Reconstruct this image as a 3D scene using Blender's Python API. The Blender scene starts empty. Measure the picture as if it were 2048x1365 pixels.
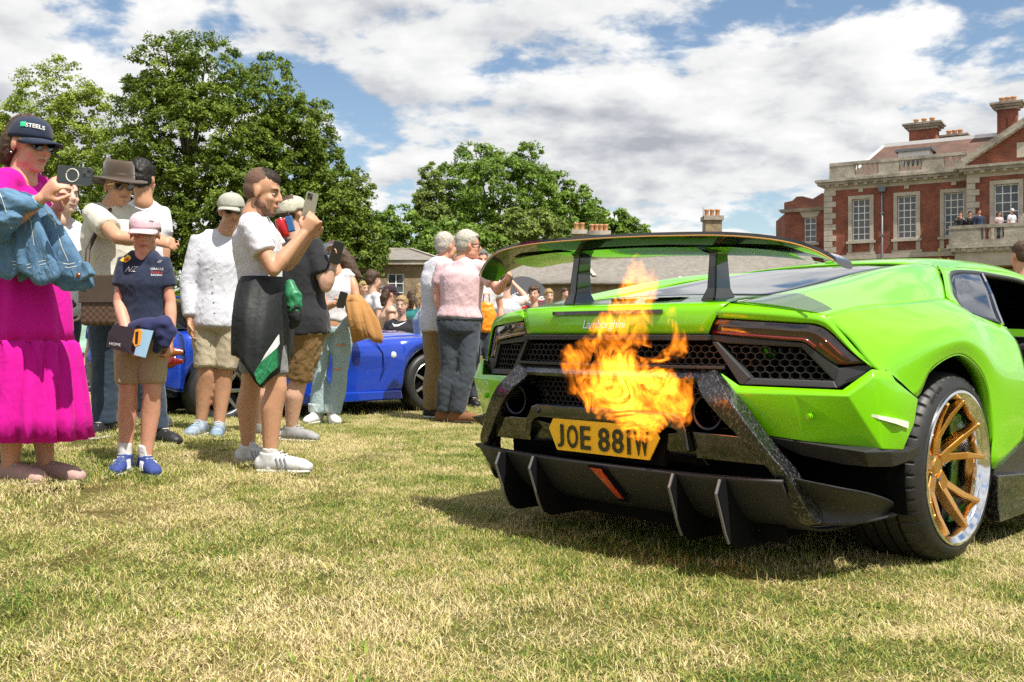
import bpy, bmesh, math, random
import numpy as np
from mathutils import Vector, Matrix, noise as mnoise
from mathutils.bvhtree import BVHTree
R = math.radians
rng = np.random.default_rng(7)
random.seed(7)
scene = bpy.context.scene
COL = scene.collection

# ---------------------------------------------------------------- camera, sky, sun, exposure
CAM_H = .83
cam_d = bpy.data.cameras.new('camera')
cam = bpy.data.objects.new('camera', cam_d); COL.objects.link(cam)
cam.location = (0, 0, CAM_H); cam.rotation_euler = (R(90), 0, 0)
cam_d.sensor_width = 36; cam_d.lens = 35.16
cam_d.shift_y = -(682.5 - 670) / 2048
cam_d.clip_start = .05; cam_d.clip_end = 3000
scene.camera = cam
SUN = Vector((.38, -.44, 1.06)).normalized()
SUN_EL = math.asin(SUN.z); SUN_AZ = math.atan2(SUN.x, SUN.y)

world = bpy.data.worlds.new('World'); scene.world = world; world.use_nodes = True
nt = world.node_tree; N = nt.nodes; L = nt.links; N.clear()
def nd(t, **k):
    n = N.new(t)
    for a, b in k.items(): setattr(n, a, b)
    return n
def math_(op, a, b=None, clamp=False):
    n = nd('ShaderNodeMath', operation=op, use_clamp=clamp)
    for i, v in enumerate((a, b)):
        if v is None: continue
        if isinstance(v, (int, float)): n.inputs[i].default_value = v
        else: L.new(v, n.inputs[i])
    return n.outputs[0]
wout = nd('ShaderNodeOutputWorld')
sky = nd('ShaderNodeTexSky', sky_type='NISHITA', sun_disc=False, sun_elevation=SUN_EL, sun_rotation=SUN_AZ, altitude=60, air_density=1.15, dust_density=.15, ozone_density=2.0)
bg_sky = nd('ShaderNodeBackground'); bg_sky.inputs[1].default_value = .088
L.new(sky.outputs[0], bg_sky.inputs[0])
tc = nd('ShaderNodeTexCoord'); sep = nd('ShaderNodeSeparateXYZ'); L.new(tc.outputs['Generated'], sep.inputs[0])
zc = math_('ADD', math_('MAXIMUM', sep.outputs[2], 0.0), .26)
px_ = math_('DIVIDE', sep.outputs[0], zc); py_ = math_('DIVIDE', sep.outputs[1], zc)
def cloud_noise(ox, oy, scale, detail, rough, dist=0.0, oz=0.0):
    c = nd('ShaderNodeCombineXYZ'); L.new(math_('ADD', px_, ox), c.inputs[0]); L.new(math_('ADD', py_, oy), c.inputs[1]); c.inputs[2].default_value = oz
    n = nd('ShaderNodeTexNoise'); n.inputs['Scale'].default_value = scale; n.inputs['Detail'].default_value = detail
    n.inputs['Roughness'].default_value = rough; n.inputs['Distortion'].default_value = dist
    L.new(c.outputs[0], n.inputs['Vector']); return n.outputs[0]
def ramp(v, stops, interp='EASE'):
    r = nd('ShaderNodeValToRGB'); r.color_ramp.interpolation = interp
    e = r.color_ramp.elements
    while len(e) < len(stops): e.new(.5)
    for i, (p, c) in enumerate(stops):
        e[i].position = p; e[i].color = (*c, 1) if len(c) == 3 else c
    L.new(v, r.inputs[0]); return r.outputs[0]
SKX, SKY_ = 11.9, 5.3
big = cloud_noise(SKX, SKY_, 1.7, 8, .55, .1)
fine = cloud_noise(SKX + 4, SKY_ + 9, 6.5, 7, .6, .2)
dens = math_('ADD', math_('MULTIPLY', big, .80), math_('MULTIPLY', fine, .26))
low_ = math_('SUBTRACT', 1.0, math_('MULTIPLY', sep.outputs[2], 4.5), True)
mask = ramp(math_('ADD', dens, math_('ADD', .014, math_('MULTIPLY', low_, .10))), [(.470, (0, 0, 0)), (.530, (1, 1, 1))])
lit = cloud_noise(SKX + .05, SKY_ - .07, 1.7, 8, .55, .1)
relief = math_('SUBTRACT', big, lit)
shade = math_('ADD', math_('MULTIPLY', relief, 3.6), math_('ADD', math_('MULTIPLY', fine, .75), math_('MULTIPLY', math_('SUBTRACT', .62, dens), 1.6)))
ccol = ramp(shade, [(.12, (.54, .57, .63)), (.34, (.80, .82, .86)), (.52, (1.03, 1.04, 1.04)), (.78, (1.22, 1.22, 1.21))], 'LINEAR')
bg_cl = nd('ShaderNodeBackground'); bg_cl.inputs[1].default_value = .58; L.new(ccol, bg_cl.inputs[0])
mixw = nd('ShaderNodeMixShader'); L.new(mask, mixw.inputs[0]); L.new(bg_sky.outputs[0], mixw.inputs[1]); L.new(bg_cl.outputs[0], mixw.inputs[2])
L.new(mixw.outputs[0], wout.inputs[0])

sun_d = bpy.data.lights.new('sun', 'SUN'); sun_d.energy = 5.0; sun_d.angle = R(.55); sun_d.color = (1, .95, .86)
sun = bpy.data.objects.new('sun', sun_d); COL.objects.link(sun)
sun.rotation_euler = (-SUN).to_track_quat('-Z', 'Y').to_euler(); sun.location = (6, -6, 16)
vs = scene.view_settings
scene.display_settings.display_device = 'sRGB'
vs.view_transform = 'Standard'; vs.look = 'None'; vs.exposure = .53; vs.gamma = 1; vs.use_curve_mapping = False
scene.render.engine = 'CYCLES'
cy = scene.cycles
cy.max_bounces = 7; cy.diffuse_bounces = 3; cy.glossy_bounces = 3; cy.transmission_bounces = 5; cy.transparent_max_bounces = 12; cy.volume_bounces = 0
cy.use_denoising = False; cy.sample_clamp_indirect = 2; cy.caustics_reflective = False; cy.caustics_refractive = False

# ---------------------------------------------------------------- helpers
def gz(x, y):
    """height of the lawn: it rises a little towards the left"""
    t = np.clip((10.5 - np.asarray(y, float)) / 5.5, 0, 1); fall = .12 + .88 * t * t * (3 - 2 * t)
    xx = np.clip(-np.asarray(x, float), 0, 3.0)
    return .030 * xx * xx * fall
def at(u, v, d): return Vector(((u - 1024) / 2000 * d, d, CAM_H - (v - 670) / 2000 * d))
def link(o, parent=None):
    COL.objects.link(o)
    if parent is not None: o.parent = parent
    return o
def tag(o, label=None, cat=None, group=None, kind=None):
    for k, v in (('label', label), ('category', cat), ('group', group), ('kind', kind)):
        if v: o[k] = v
    return o
def thing(name, label, cat, loc=(0, 0, 0), rz=0, group=None, kind=None):
    o = bpy.data.objects.new(name, None); COL.objects.link(o); o.location = loc; o.rotation_euler = (0, 0, rz)
    o.empty_display_size = .1
    return tag(o, label, cat, group, kind)
def mesh(name, verts, faces, mat=None, parent=None, smooth=False):
    me = bpy.data.meshes.new(name)
    me.from_pydata([tuple(v) for v in verts], [], [tuple(f) for f in faces]); me.update()
    if smooth: me.shade_smooth()
    if mat is not None: me.materials.append(mat)
    return link(bpy.data.objects.new(name, me), parent)
def big_mesh(name, V, Fq, mat, parent=None, smooth=False, n=4):
    V = np.asarray(V, np.float32); Fq = np.asarray(Fq, np.int32)
    me = bpy.data.meshes.new(name); me.vertices.add(len(V)); me.vertices.foreach_set('co', V.ravel())
    me.loops.add(Fq.size); me.loops.foreach_set('vertex_index', Fq.ravel())
    me.polygons.add(len(Fq)); me.polygons.foreach_set('loop_start', np.arange(len(Fq), dtype=np.int32) * n)
    me.polygons.foreach_set('loop_total', np.full(len(Fq), n, np.int32))
    me.polygons.foreach_set('use_smooth', np.full(len(Fq), smooth))
    me.update(calc_edges=True)
    if mat: me.materials.append(mat)
    return link(bpy.data.objects.new(name, me), parent)
class MB:
    """collects simple solids into one mesh"""
    def __init__(s): s.v = []; s.f = []
    def add(s, v, f):
        b = len(s.v); s.v += [tuple(p) for p in v]; s.f += [tuple(i + b for i in q) for q in f]; return s
    def box(s, lo, hi):
        x0, y0, z0 = lo; x1, y1, z1 = hi
        return s.add([(x0,y0,z0),(x1,y0,z0),(x1,y1,z0),(x0,y1,z0),(x0,y0,z1),(x1,y0,z1),(x1,y1,z1),(x0,y1,z1)],
                     [(3,2,1,0),(4,5,6,7),(0,1,5,4),(1,2,6,5),(2,3,7,6),(3,0,4,7)])
    def bar(s, a, b, w, h, up=(0, 0, 1), w2=None, h2=None):
        a = Vector(a); b = Vector(b); t = (b - a).normalized(); sd = t.cross(Vector(up))
        if sd.length < 1e-4: sd = t.cross(Vector((1, 0, 0)))
        sd.normalize(); u = sd.cross(t); w2 = w if w2 is None else w2; h2 = h if h2 is None else h2
        vs_ = []
        for p, ww, hh in ((a, w, h), (b, w2, h2)):
            for i, j in ((-1,-1),(1,-1),(1,1),(-1,1)): vs_.append(p + sd * (i * ww / 2) + u * (j * hh / 2))
        return s.add(vs_, [(3,2,1,0),(4,5,6,7),(0,1,5,4),(1,2,6,5),(2,3,7,6),(3,0,4,7)])
    def tube(s, pts, rad, n=8, cap=True):
        pts = [Vector(p) for p in pts]; rad = rad if isinstance(rad, (list, tuple)) else [rad] * len(pts)
        b = len(s.v); ref = None
        for i, p in enumerate(pts):
            t = (pts[min(i + 1, len(pts) - 1)] - pts[max(i - 1, 0)]).normalized()
            if ref is None or abs(ref.dot(t)) > .95: ref = Vector((0, 0, 1)) if abs(t.z) < .9 else Vector((1, 0, 0))
            sd = t.cross(ref).normalized(); u = sd.cross(t)
            for k in range(n):
                a = 2 * math.pi * k / n; s.v.append(tuple(p + (sd * math.cos(a) + u * math.sin(a)) * rad[i]))
        for i in range(len(pts) - 1):
            for k in range(n):
                s.f.append((b + i*n + k, b + i*n + (k+1) % n, b + (i+1)*n + (k+1) % n, b + (i+1)*n + k))
        if cap: s.f.append(tuple(b + k for k in range(n))[::-1]); s.f.append(tuple(b + (len(pts)-1)*n + k for k in range(n)))
        return s
    def lathe(s, prof, c=(0, 0, 0), n=16, axis='z'):
        b = len(s.v); m = len(prof)
        for k in range(n):
            a = 2 * math.pi * k / n; ca, sa = math.cos(a), math.sin(a)
            for r, h in prof:
                p = (r*ca, r*sa, h) if axis == 'z' else (h, r*ca, r*sa) if axis == 'x' else (r*sa, h, r*ca)
                s.v.append((p[0]+c[0], p[1]+c[1], p[2]+c[2]))
        for k in range(n):
            for i in range(m - 1):
                s.f.append((b + k*m + i, b + ((k+1) % n)*m + i, b + ((k+1) % n)*m + i + 1, b + k*m + i + 1))
        return s
    def prism(s, poly, d):
        """poly: 3-D outline; d: extrusion vector"""
        d = Vector(d); n = len(poly); p = [Vector(q) for q in poly]
        f = [tuple(range(n))[::-1], tuple(range(n, 2*n))] + [(i, (i+1) % n, n + (i+1) % n, n + i) for i in range(n)]
        return s.add(p + [q + d for q in p], f)
    def build(s, name, mat=None, parent=None, smooth=False, bevel=0, seg=2, sub=0):
        o = mesh(name, s.v, s.f, mat, parent, smooth)
        bm = bmesh.new(); bm.from_mesh(o.data); bmesh.ops.recalc_face_normals(bm, faces=bm.faces); bm.to_mesh(o.data); bm.free()
        if smooth: o.data.shade_smooth()
        if bevel:
            m = o.modifiers.new('bevel', 'BEVEL'); m.width = bevel; m.segments = seg; m.limit_method = 'ANGLE'; m.angle_limit = R(35)
            m.harden_normals = False
        return o
def sharp(o, deg=35):
    """smooth shading with sharp edges kept"""
    o.data.shade_smooth()
    o.data.set_sharp_from_angle(angle=R(deg)); return o
def copy_tree(o, parent=None):
    c = o.copy(); COL.objects.link(c); c.parent = parent
    for ch in list(o.children): copy_tree(ch, c)
    return c

MATS = {}
WORK = bpy.data.scenes.new('workbench')   # scratch scene for evaluating modifiers; removed at the end
def baked(o):
    WORK.collection.objects.link(o)
    with bpy.context.temp_override(scene=WORK, view_layer=WORK.view_layers[0]):
        dg = bpy.context.evaluated_depsgraph_get(); me = bpy.data.meshes.new_from_object(o.evaluated_get(dg))
    WORK.collection.objects.unlink(o); return me
def mat(name, col, rough=.6, metal=0, spec=.5, coat=0, noise=None, bump=None, trans=0, sss=0, emis=None, alpha=1, sheen=0):
    """noise = (scale, amount, second colour); bump = (scale, strength, distance)"""
    if name in MATS: return MATS[name]
    m = bpy.data.materials.new(name); m.use_nodes = True; t = m.node_tree; b = t.nodes['Principled BSDF']
    b.inputs['Base Color'].default_value = (*col, 1); b.inputs['Roughness'].default_value = rough; b.inputs['Metallic'].default_value = metal
    b.inputs['Specular IOR Level'].default_value = spec; b.inputs['Coat Weight'].default_value = coat; b.inputs['Coat Roughness'].default_value = .03
    b.inputs['Transmission Weight'].default_value = trans; b.inputs['Alpha'].default_value = alpha
    if sheen: b.inputs['Sheen Weight'].default_value = sheen
    if sss:
        b.inputs['Subsurface Weight'].default_value = sss; b.inputs['Subsurface Radius'].default_value = (.012, .005, .003)
    if emis: b.inputs['Emission Color'].default_value = (*emis[0], 1); b.inputs['Emission Strength'].default_value = emis[1]
    if noise or bump: c = t.nodes.new('ShaderNodeTexCoord')
    if noise:
        n = t.nodes.new('ShaderNodeTexNoise'); n.inputs['Scale'].default_value = noise[0]; n.inputs['Detail'].default_value = 6; n.inputs['Roughness'].default_value = .62
        t.links.new(c.outputs['Object'], n.inputs['Vector'])
        r = t.nodes.new('ShaderNodeValToRGB'); a = noise[1]
        r.color_ramp.elements[0].position = .5 - a / 2; r.color_ramp.elements[1].position = .5 + a / 2
        r.color_ramp.elements[0].color = (*col, 1); r.color_ramp.elements[1].color = (*noise[2], 1)
        t.links.new(n.outputs[0], r.inputs[0]); t.links.new(r.outputs[0], b.inputs['Base Color'])
    if bump:
        n = t.nodes.new('ShaderNodeTexNoise'); n.inputs['Scale'].default_value = bump[0]; n.inputs['Detail'].default_value = 5
        t.links.new(c.outputs['Object'], n.inputs['Vector'])
        p = t.nodes.new('ShaderNodeBump'); p.inputs['Strength'].default_value = bump[1]; p.inputs['Distance'].default_value = bump[2]
        t.links.new(n.outputs[0], p.inputs['Height']); t.links.new(p.outputs[0], b.inputs['Normal'])
    MATS[name] = m; return m
def text_mesh(s, size=1.0, extrude=0.0, align='CENTER', shear=0.0, space=1.0, offset=0.0):
    cu = bpy.data.curves.new('lettering', 'FONT'); cu.body = s; cu.size = size; cu.extrude = extrude; cu.align_x = align; cu.align_y = 'CENTER'
    cu.shear = shear; cu.space_character = space; cu.offset = offset; cu.resolution_u = 3
    o = bpy.data.objects.new('lettering', cu); me = baked(o); bpy.data.objects.remove(o); bpy.data.curves.remove(cu)
    return me
# ---------------------------------------------------------------- ground and grass
def grass_colour(t, fac_socket=None):
    """patchy dry / green lawn colour from world position"""
    geo = t.nodes.new('ShaderNodeNewGeometry')
    def nz(scale, detail, off):
        mp = t.nodes.new('ShaderNodeMapping'); mp.inputs['Location'].default_value = off; t.links.new(geo.outputs['Position'], mp.inputs[0])
        n = t.nodes.new('ShaderNodeTexNoise'); n.inputs['Scale'].default_value = scale; n.inputs['Detail'].default_value = detail; n.inputs['Roughness'].default_value = .6
        t.links.new(mp.outputs[0], n.inputs['Vector']); return n.outputs[0]
    return nz
def lawn_mat():
    m = bpy.data.materials.new('lawn_soil'); m.use_nodes = True; t = m.node_tree; b = t.nodes['Principled BSDF']; b.inputs['Roughness'].default_value = .9; b.inputs['Specular IOR Level'].default_value = .1
    nz = grass_colour(t); a = nz(1.1, 6, (3, 1, 0)); 
    r = t.nodes.new('ShaderNodeValToRGB'); e = r.color_ramp.elements; e[0].position = .35; e[1].position = .65
    e[0].color = (.17, .125, .05, 1); e[1].color = (.075, .085, .02, 1); t.links.new(a, r.inputs[0])
    c = nz(60, 5, (0, 0, 0)); mx = t.nodes.new('ShaderNodeMixRGB'); mx.blend_type = 'MULTIPLY'; mx.inputs[0].default_value = .8
    r2 = t.nodes.new('ShaderNodeValToRGB'); r2.color_ramp.elements[0].color = (.35, .35, .35, 1); r2.color_ramp.elements[1].color = (1.5, 1.5, 1.5, 1); r2.color_ramp.elements[0].position = .3; r2.color_ramp.elements[1].position = .7
    t.links.new(c, r2.inputs[0]); t.links.new(r.outputs[0], mx.inputs[1]); t.links.new(r2.outputs[0], mx.inputs[2]); t.links.new(mx.outputs[0], b.inputs['Base Color'])
    return m
def blade_mat():
    m = bpy.data.materials.new('grass_blades'); m.use_nodes = True; t = m.node_tree; b = t.nodes['Principled BSDF']; b.inputs['Roughness'].default_value = .62; b.inputs['Specular IOR Level'].default_value = .25
    nz = grass_colour(t)
    at_ = t.nodes.new('ShaderNodeAttribute'); at_.attribute_name = 'tone'; at_.attribute_type = 'GEOMETRY'
    def mth(op, x, y):
        n = t.nodes.new('ShaderNodeMath'); n.operation = op
        for i, v in enumerate((x, y)):
            if isinstance(v, (int, float)): n.inputs[i].default_value = v
            else: t.links.new(v, n.inputs[i])
        return n.outputs[0]
    big_ = nz(.95, 5, (3, 1, 0)); mid = nz(4.5, 3, (9, 4, 0))
    f = mth('ADD', mth('MULTIPLY', mth('SUBTRACT', big_, .5), 2.1), mth('MULTIPLY', mth('SUBTRACT', mid, .5), 1.9))
    f = mth('ADD', mth('ADD', f, at_.outputs['Fac']), .03)
    r = t.nodes.new('ShaderNodeValToRGB'); e = r.color_ramp.elements
    st = [(.0, (.72, .60, .35)), (.22, (.62, .51, .24)), (.42, (.48, .43, .14)), (.62, (.32, .36, .065)), (.82, (.18, .28, .04)), (1., (.065, .135, .022))]
    while len(e) < len(st): e.new(.5)
    for i, (p, c) in enumerate(st): e[i].position = p; e[i].color = (*c, 1)
    t.links.new(f, r.inputs[0]); t.links.new(r.outputs[0], b.inputs['Base Color'])
    tr = t.nodes.new('ShaderNodeBsdfTranslucent'); t.links.new(r.outputs[0], tr.inputs[0])
    mx = t.nodes.new('ShaderNodeMixShader'); mx.inputs[0].default_value = .26
    t.links.new(b.outputs[0], mx.inputs[1]); t.links.new(tr.outputs[0], mx.inputs[2]); t.links.new(mx.outputs[0], t.nodes['Material Output'].inputs[0])
    return m
def make_ground():
    xs = np.concatenate([np.linspace(-700, -12, 12), np.linspace(-10, 8, 73), np.linspace(10, 700, 12)])
    ys = np.concatenate([np.linspace(-200, -3, 6), np.linspace(-1, 18, 77), np.linspace(20, 1500, 16)])
    X, Y = np.meshgrid(xs, ys); Z = gz(X, Y)
    V = np.stack([X, Y, Z], -1).reshape(-1, 3); nx = len(xs); i = np.arange(len(ys) - 1)[:, None] * nx + np.arange(nx - 1)[None]
    i = i.ravel(); Fq = np.stack([i, i + 1, i + nx + 1, i + nx], 1)
    return tag(big_mesh('ground', V, Fq, lawn_mat(), None, True), kind='structure')
ground = make_ground()

def grass_patch(k, n, rad, hmin, hmax, tall=0, weeds=0):
    g = np.random.default_rng(100 + k)
    r = rad * np.sqrt(g.random(n)); a = g.random(n) * 2 * math.pi
    # tufted: pull blades to clump centres
    cx = g.normal(0, rad * .55, 60); cyy = g.normal(0, rad * .55, 60); ci = g.integers(0, 60, n)
    x = r * np.cos(a); y = r * np.sin(a); pull = g.random(n) * .55
    near = (np.abs(x - cx[ci]) + np.abs(y - cyy[ci])) < .3
    x = np.where(near, x + (cx[ci] - x) * pull, x); y = np.where(near, y + (cyy[ci] - y) * pull, y)
    h = hmin + (hmax - hmin) * g.random(n) ** 1.7; w = (.0007 + .0010 * g.random(n))
    if tall:
        ti = g.choice(n, tall, False); h[ti] = hmax * (1.4 + g.random(tall) * 1.3)
    if weeds:
        wi = g.choice(n, weeds, False); c_ = g.integers(0, 5, weeds); wx, wy = g.normal(0, .2, 5), g.normal(0, .2, 5); x[wi] = wx[c_] + g.normal(0, .035, weeds); y[wi] = wy[c_] + g.normal(0, .035, weeds); w[wi] = .004 + .004 * g.random(weeds); h[wi] = .022 + .02 * g.random(weeds)
    yaw = g.random(n) * 2 * math.pi; lean = (.3 + 1.7 * g.random(n)) * h
    if tall: lean[ti] = .25 * h[ti] * g.random(tall)
    dx, dy = np.cos(yaw), np.sin(yaw); sx, sy = -dy, dx
    tw = g.random(n) * 1.2 - .6; sx, sy = sx * np.cos(tw) - sy * np.sin(tw), sx * np.sin(tw) + sy * np.cos(tw)
    V = np.zeros((n, 5, 3), np.float32)
    for i, (tt, ww) in enumerate(((0, 1.), (0, -1.), (.55, .8), (.55, -.8), (1., 0.))):
        V[:, i, 0] = x + dx * lean * tt ** 1.7 + sx * w * ww; V[:, i, 1] = y + dy * lean * tt ** 1.7 + sy * w * ww
        V[:, i, 2] = h * (tt - .25 * tt ** 2 * np.clip(lean / h, 0, 1.2)) - .004
    b = (np.arange(n) * 5)[:, None]
    T = np.concatenate([b + [0, 1, 3], b + [0, 3, 2], b + [2, 3, 4]], 1).reshape(-1, 3)
    o = big_mesh('grass_tuft', V.reshape(-1, 3), T, M_BLADE, None, True, 3)
    tone = np.clip(g.normal(.40, .36, n), 0, 1).astype(np.float32)
    if weeds: tone[wi] = np.clip(g.normal(.95, .08, weeds), .8, 1.1)
    at_ = o.data.attributes.new('tone', 'FLOAT', 'POINT'); at_.data.foreach_set('value', np.repeat(tone, 5))
    COL.objects.unlink(o); return o
M_BLADE = blade_mat()
def make_grass():
    coll = bpy.data.collections.new('grass_tufts')
    for k in range(8): coll.objects.link(grass_patch(k, 7200, .52, .008, .029, (40, 12, 25, 80)[k % 4], 26 if k == 3 else 0))
    pts = []
    st = .42
    for iy in range(int(16 / st)):
        for ix in range(int(26 / st)):
            x = -14 + ix * st + random.uniform(-.2, .2); y = 1.5 + iy * st + random.uniform(-.2, .2)
            lim = .62 * y + 2.2
            if -lim - .6 < x < lim: pts.append((x, y, float(gz(x, y))))
    me = bpy.data.meshes.new('grass'); me.from_pydata(pts, [], []); o = link(bpy.data.objects.new('grass', me))
    tag(o, 'short patchy lawn of dry straw and green blades', 'grass', kind='stuff')
    ng = bpy.data.node_groups.new('grass_scatter', 'GeometryNodeTree')
    ng.interface.new_socket('Geometry', in_out='INPUT', socket_type='NodeSocketGeometry'); ng.interface.new_socket('Geometry', in_out='OUTPUT', socket_type='NodeSocketGeometry')
    n = ng.nodes; gi = n.new('NodeGroupInput'); go = n.new('NodeGroupOutput')
    ci = n.new('GeometryNodeCollectionInfo'); ci.inputs['Collection'].default_value = coll; ci.inputs['Separate Children'].default_value = True; ci.inputs['Reset Children'].default_value = True
    ip = n.new('GeometryNodeInstanceOnPoints'); ip.inputs['Pick Instance'].default_value = True
    rr = n.new('FunctionNodeRandomValue'); rr.data_type = 'FLOAT_VECTOR'; rr.inputs[0].default_value = (-.03, -.03, 0); rr.inputs[1].default_value = (.03, .03, 6.283)
    rs = n.new('FunctionNodeRandomValue'); rs.data_type = 'FLOAT_VECTOR'; rs.inputs[0].default_value = (.9, .9, .65); rs.inputs[1].default_value = (1.15, 1.15, 1.25)
    ng.links.new(gi.outputs[0], ip.inputs['Points']); ng.links.new(ci.outputs[0], ip.inputs['Instance'])
    ng.links.new(rr.outputs[0], ip.inputs['Rotation']); ng.links.new(rs.outputs[0], ip.inputs['Scale']); ng.links.new(ip.outputs[0], go.inputs[0])
    o.modifiers.new('scatter', 'NODES').node_group = ng
make_grass()
# ---------------------------------------------------------------- trees
def leaf_mat(name, c0, c1):
    m = bpy.data.materials.new(name); m.use_nodes = True; t = m.node_tree; b = t.nodes['Principled BSDF']; b.inputs['Roughness'].default_value = .55; b.inputs['Specular IOR Level'].default_value = .3
    a = t.nodes.new('ShaderNodeAttribute'); a.attribute_name = 'tone'
    r = t.nodes.new('ShaderNodeValToRGB'); r.color_ramp.elements[0].color = (*c0, 1); r.color_ramp.elements[1].color = (*c1, 1); t.links.new(a.outputs['Fac'], r.inputs[0])
    t.links.new(r.outputs[0], b.inputs['Base Color']); tr = t.nodes.new('ShaderNodeBsdfTranslucent'); t.links.new(r.outputs[0], tr.inputs[0])
    mx = t.nodes.new('ShaderNodeMixShader'); mx.inputs[0].default_value = .30; t.links.new(b.outputs[0], mx.inputs[1]); t.links.new(tr.outputs[0], mx.inputs[2]); t.links.new(mx.outputs[0], t.nodes['Material Output'].inputs[0])
    return m
LEAF_DARK = leaf_mat('beech_leaves', (.065, .115, .013), (.24, .33, .034))
LEAF_LIGHT = leaf_mat('plane_leaves', (.17, .25, .03), (.38, .47, .07))
LEAF_MID = leaf_mat('broad_leaves', (.080, .155, .022), (.27, .40, .05))
LEAF_PALE = leaf_mat('pale_leaves', (.14, .20, .045), (.30, .38, .08))
BARK = mat('bark', (.11, .085, .06), .9, 0, .2, 0, (9, .5, (.17, .14, .10)), (14, .6, .05))
def tree(name, label, lobes, d, n, leaf, lm, seed, group, droop=.3, depth=.8):
    g = np.random.default_rng(seed); L_ = []
    for (u, v, ru, rv) in lobes:
        c = at(u, v, d); k = d / 2000; L_.append((c.x, c.y + g.uniform(-.5, .5) * ru * k * depth, c.z, ru * k, ru * k * depth, rv * k))
    L_ = np.array(L_); base_x = L_[:, 0].mean(); base_y = d; top = (L_[:, 2] + L_[:, 5]).max()
    o = thing(name, label, 'tree', (base_x, base_y, 0), 0, group); off = np.array([base_x, base_y, 0])
    area = L_[:, 3] * L_[:, 5]; pr = area / area.sum()
    ncl = max(60, n // 60)
    li = g.choice(len(L_), ncl, p=pr); di = g.normal(size=(ncl, 3)); di /= np.linalg.norm(di, axis=1)[:, None]
    di[:, 1] = np.where(g.random(ncl) < .6, -np.abs(di[:, 1]), di[:, 1])
    rad = np.where(g.random(ncl) < .8, g.uniform(.82, 1.06, ncl), g.uniform(.35, .85, ncl))
    cl = L_[li, :3] + di * L_[li, 3:] * rad[:, None]
    ctone = g.normal(.48, .16, ncl); cr_ = g.uniform(.5, 1.25, ncl) * np.sqrt(area.sum() * 12 / ncl) * .62
    k = g.integers(0, ncl, n); p = g.normal(size=(n, 3)); p /= np.linalg.norm(p, axis=1)[:, None]; p *= (g.random(n) ** .5)[:, None]
    p[:, 2] *= .55; p[:, 2] -= droop * (p[:, 0] ** 2 + p[:, 1] ** 2)
    pos = cl[k] + p * cr_[k][:, None]; pos[:, 2] = np.maximum(pos[:, 2], .3)
    nrm = di[k] * .8 + g.normal(size=(n, 3)) * .75 + np.array([0, 0, .55]); nrm /= np.linalg.norm(nrm, axis=1)[:, None]
    a = np.cross(nrm, g.normal(size=(n, 3))); a /= np.linalg.norm(a, axis=1)[:, None]; b = np.cross(nrm, a)
    sz = leaf * g.uniform(.6, 1.35, n)[:, None]
    V = np.stack([pos - a * sz, pos + b * sz * .42 + nrm * sz * .12, pos + a * sz, pos - b * sz * .42 + nrm * sz * .12], 1) - off
    cro = big_mesh('crown', V.reshape(-1, 3), np.arange(4 * n).reshape(-1, 4), lm, o)
    tone = np.clip(ctone[k] + g.normal(0, .18, n), 0, 1).astype(np.float32); A = cro.data.attributes.new('tone', 'FLOAT', 'POINT'); A.data.foreach_set('value', np.repeat(tone, 4))
    t = MB(); zc = L_[:, 2].mean(); R0 = max(.16, .022 * top)
    t.tube([(0, 0, -.2), (g.normal(0, .05), 0, zc * .3), (g.normal(0, .15), .1, zc * .7), (g.normal(0, .2), 0, zc), (g.normal(0, .3), 0, top * .86)], [R0 * 1.35, R0, R0 * .8, R0 * .55, .03], 10).build('trunk', BARK, o, True)
    for q in L_:
        e = Vector(q[:3] - off); s0 = Vector((0, 0, max(1.2, min(e.z * .6, zc)))); 
        MB().tube([s0, s0.lerp(e, .5) + Vector((0, 0, .3)), e, e + (e - s0) * .25], [R0 * .42, R0 * .28, R0 * .15, .015], 7).build('limb', BARK, o, True)
    return o
GL, GC = 'tall trees beyond the blue car', 'trees behind the stone outbuilding'
tree('plane_tree', 'pale green round-headed tree at the far left edge', [(120, 235, 100, 112), (45, 300, 85, 125), (185, 330, 70, 150), (90, 420, 130, 120), (-40, 330, 90, 140), (-60, 480, 120, 120), (110, 540, 130, 90), (200, 430, 80, 140), (60, 600, 150, 60), (200, 590, 110, 60)], 49, 90000, .092, LEAF_LIGHT, 1, GL, .2)
tree('beech_tree', 'tallest dark green tree with feathery top, behind the man in the hat', [(345, 150, 75, 85), (410, 165, 85, 95), (290, 255, 78, 115), (390, 290, 125, 130), (470, 270, 75, 130), (330, 400, 120, 130), (440, 430, 120, 120), (270, 510, 90, 110), (390, 560, 150, 80), (500, 380, 80, 130), (240, 380, 70, 120), (480, 540, 110, 90)], 45, 128000, .087, LEAF_DARK, 2, GL, .5)
tree('beech_tree', 'dark green tree sloping down to the right, behind the white T-shirt man', [(545, 205, 52, 92), (590, 290, 72, 105), (545, 360, 95, 130), (640, 330, 48, 92), (660, 420, 70, 95), (710, 430, 42, 70), (600, 480, 120, 110), (700, 520, 60, 90), (560, 580, 130, 60), (680, 600, 80, 50), (640, 440, 80, 90), (735, 490, 40, 70), (715, 380, 30, 45), (620, 250, 45, 60)], 47, 112000, .087, LEAF_DARK, 3, GL, .6)
tree('oak_tree', 'tallest domed tree above the stone outbuilding', [(955, 322, 48, 40), (1035, 326, 54, 44), (905, 385, 60, 58), (985, 390, 100, 72), (1060, 395, 58, 68), (960, 460, 120, 58)], 82, 34000, .16, LEAF_MID, 4, GC, .25)
tree('poplar_tree', 'slim pale green tree on the left flank of the domed tree', [(862, 365, 22, 38), (858, 410, 32, 50), (872, 455, 40, 50)], 79, 9000, .16, LEAF_PALE, 5, GC, .2)
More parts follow.
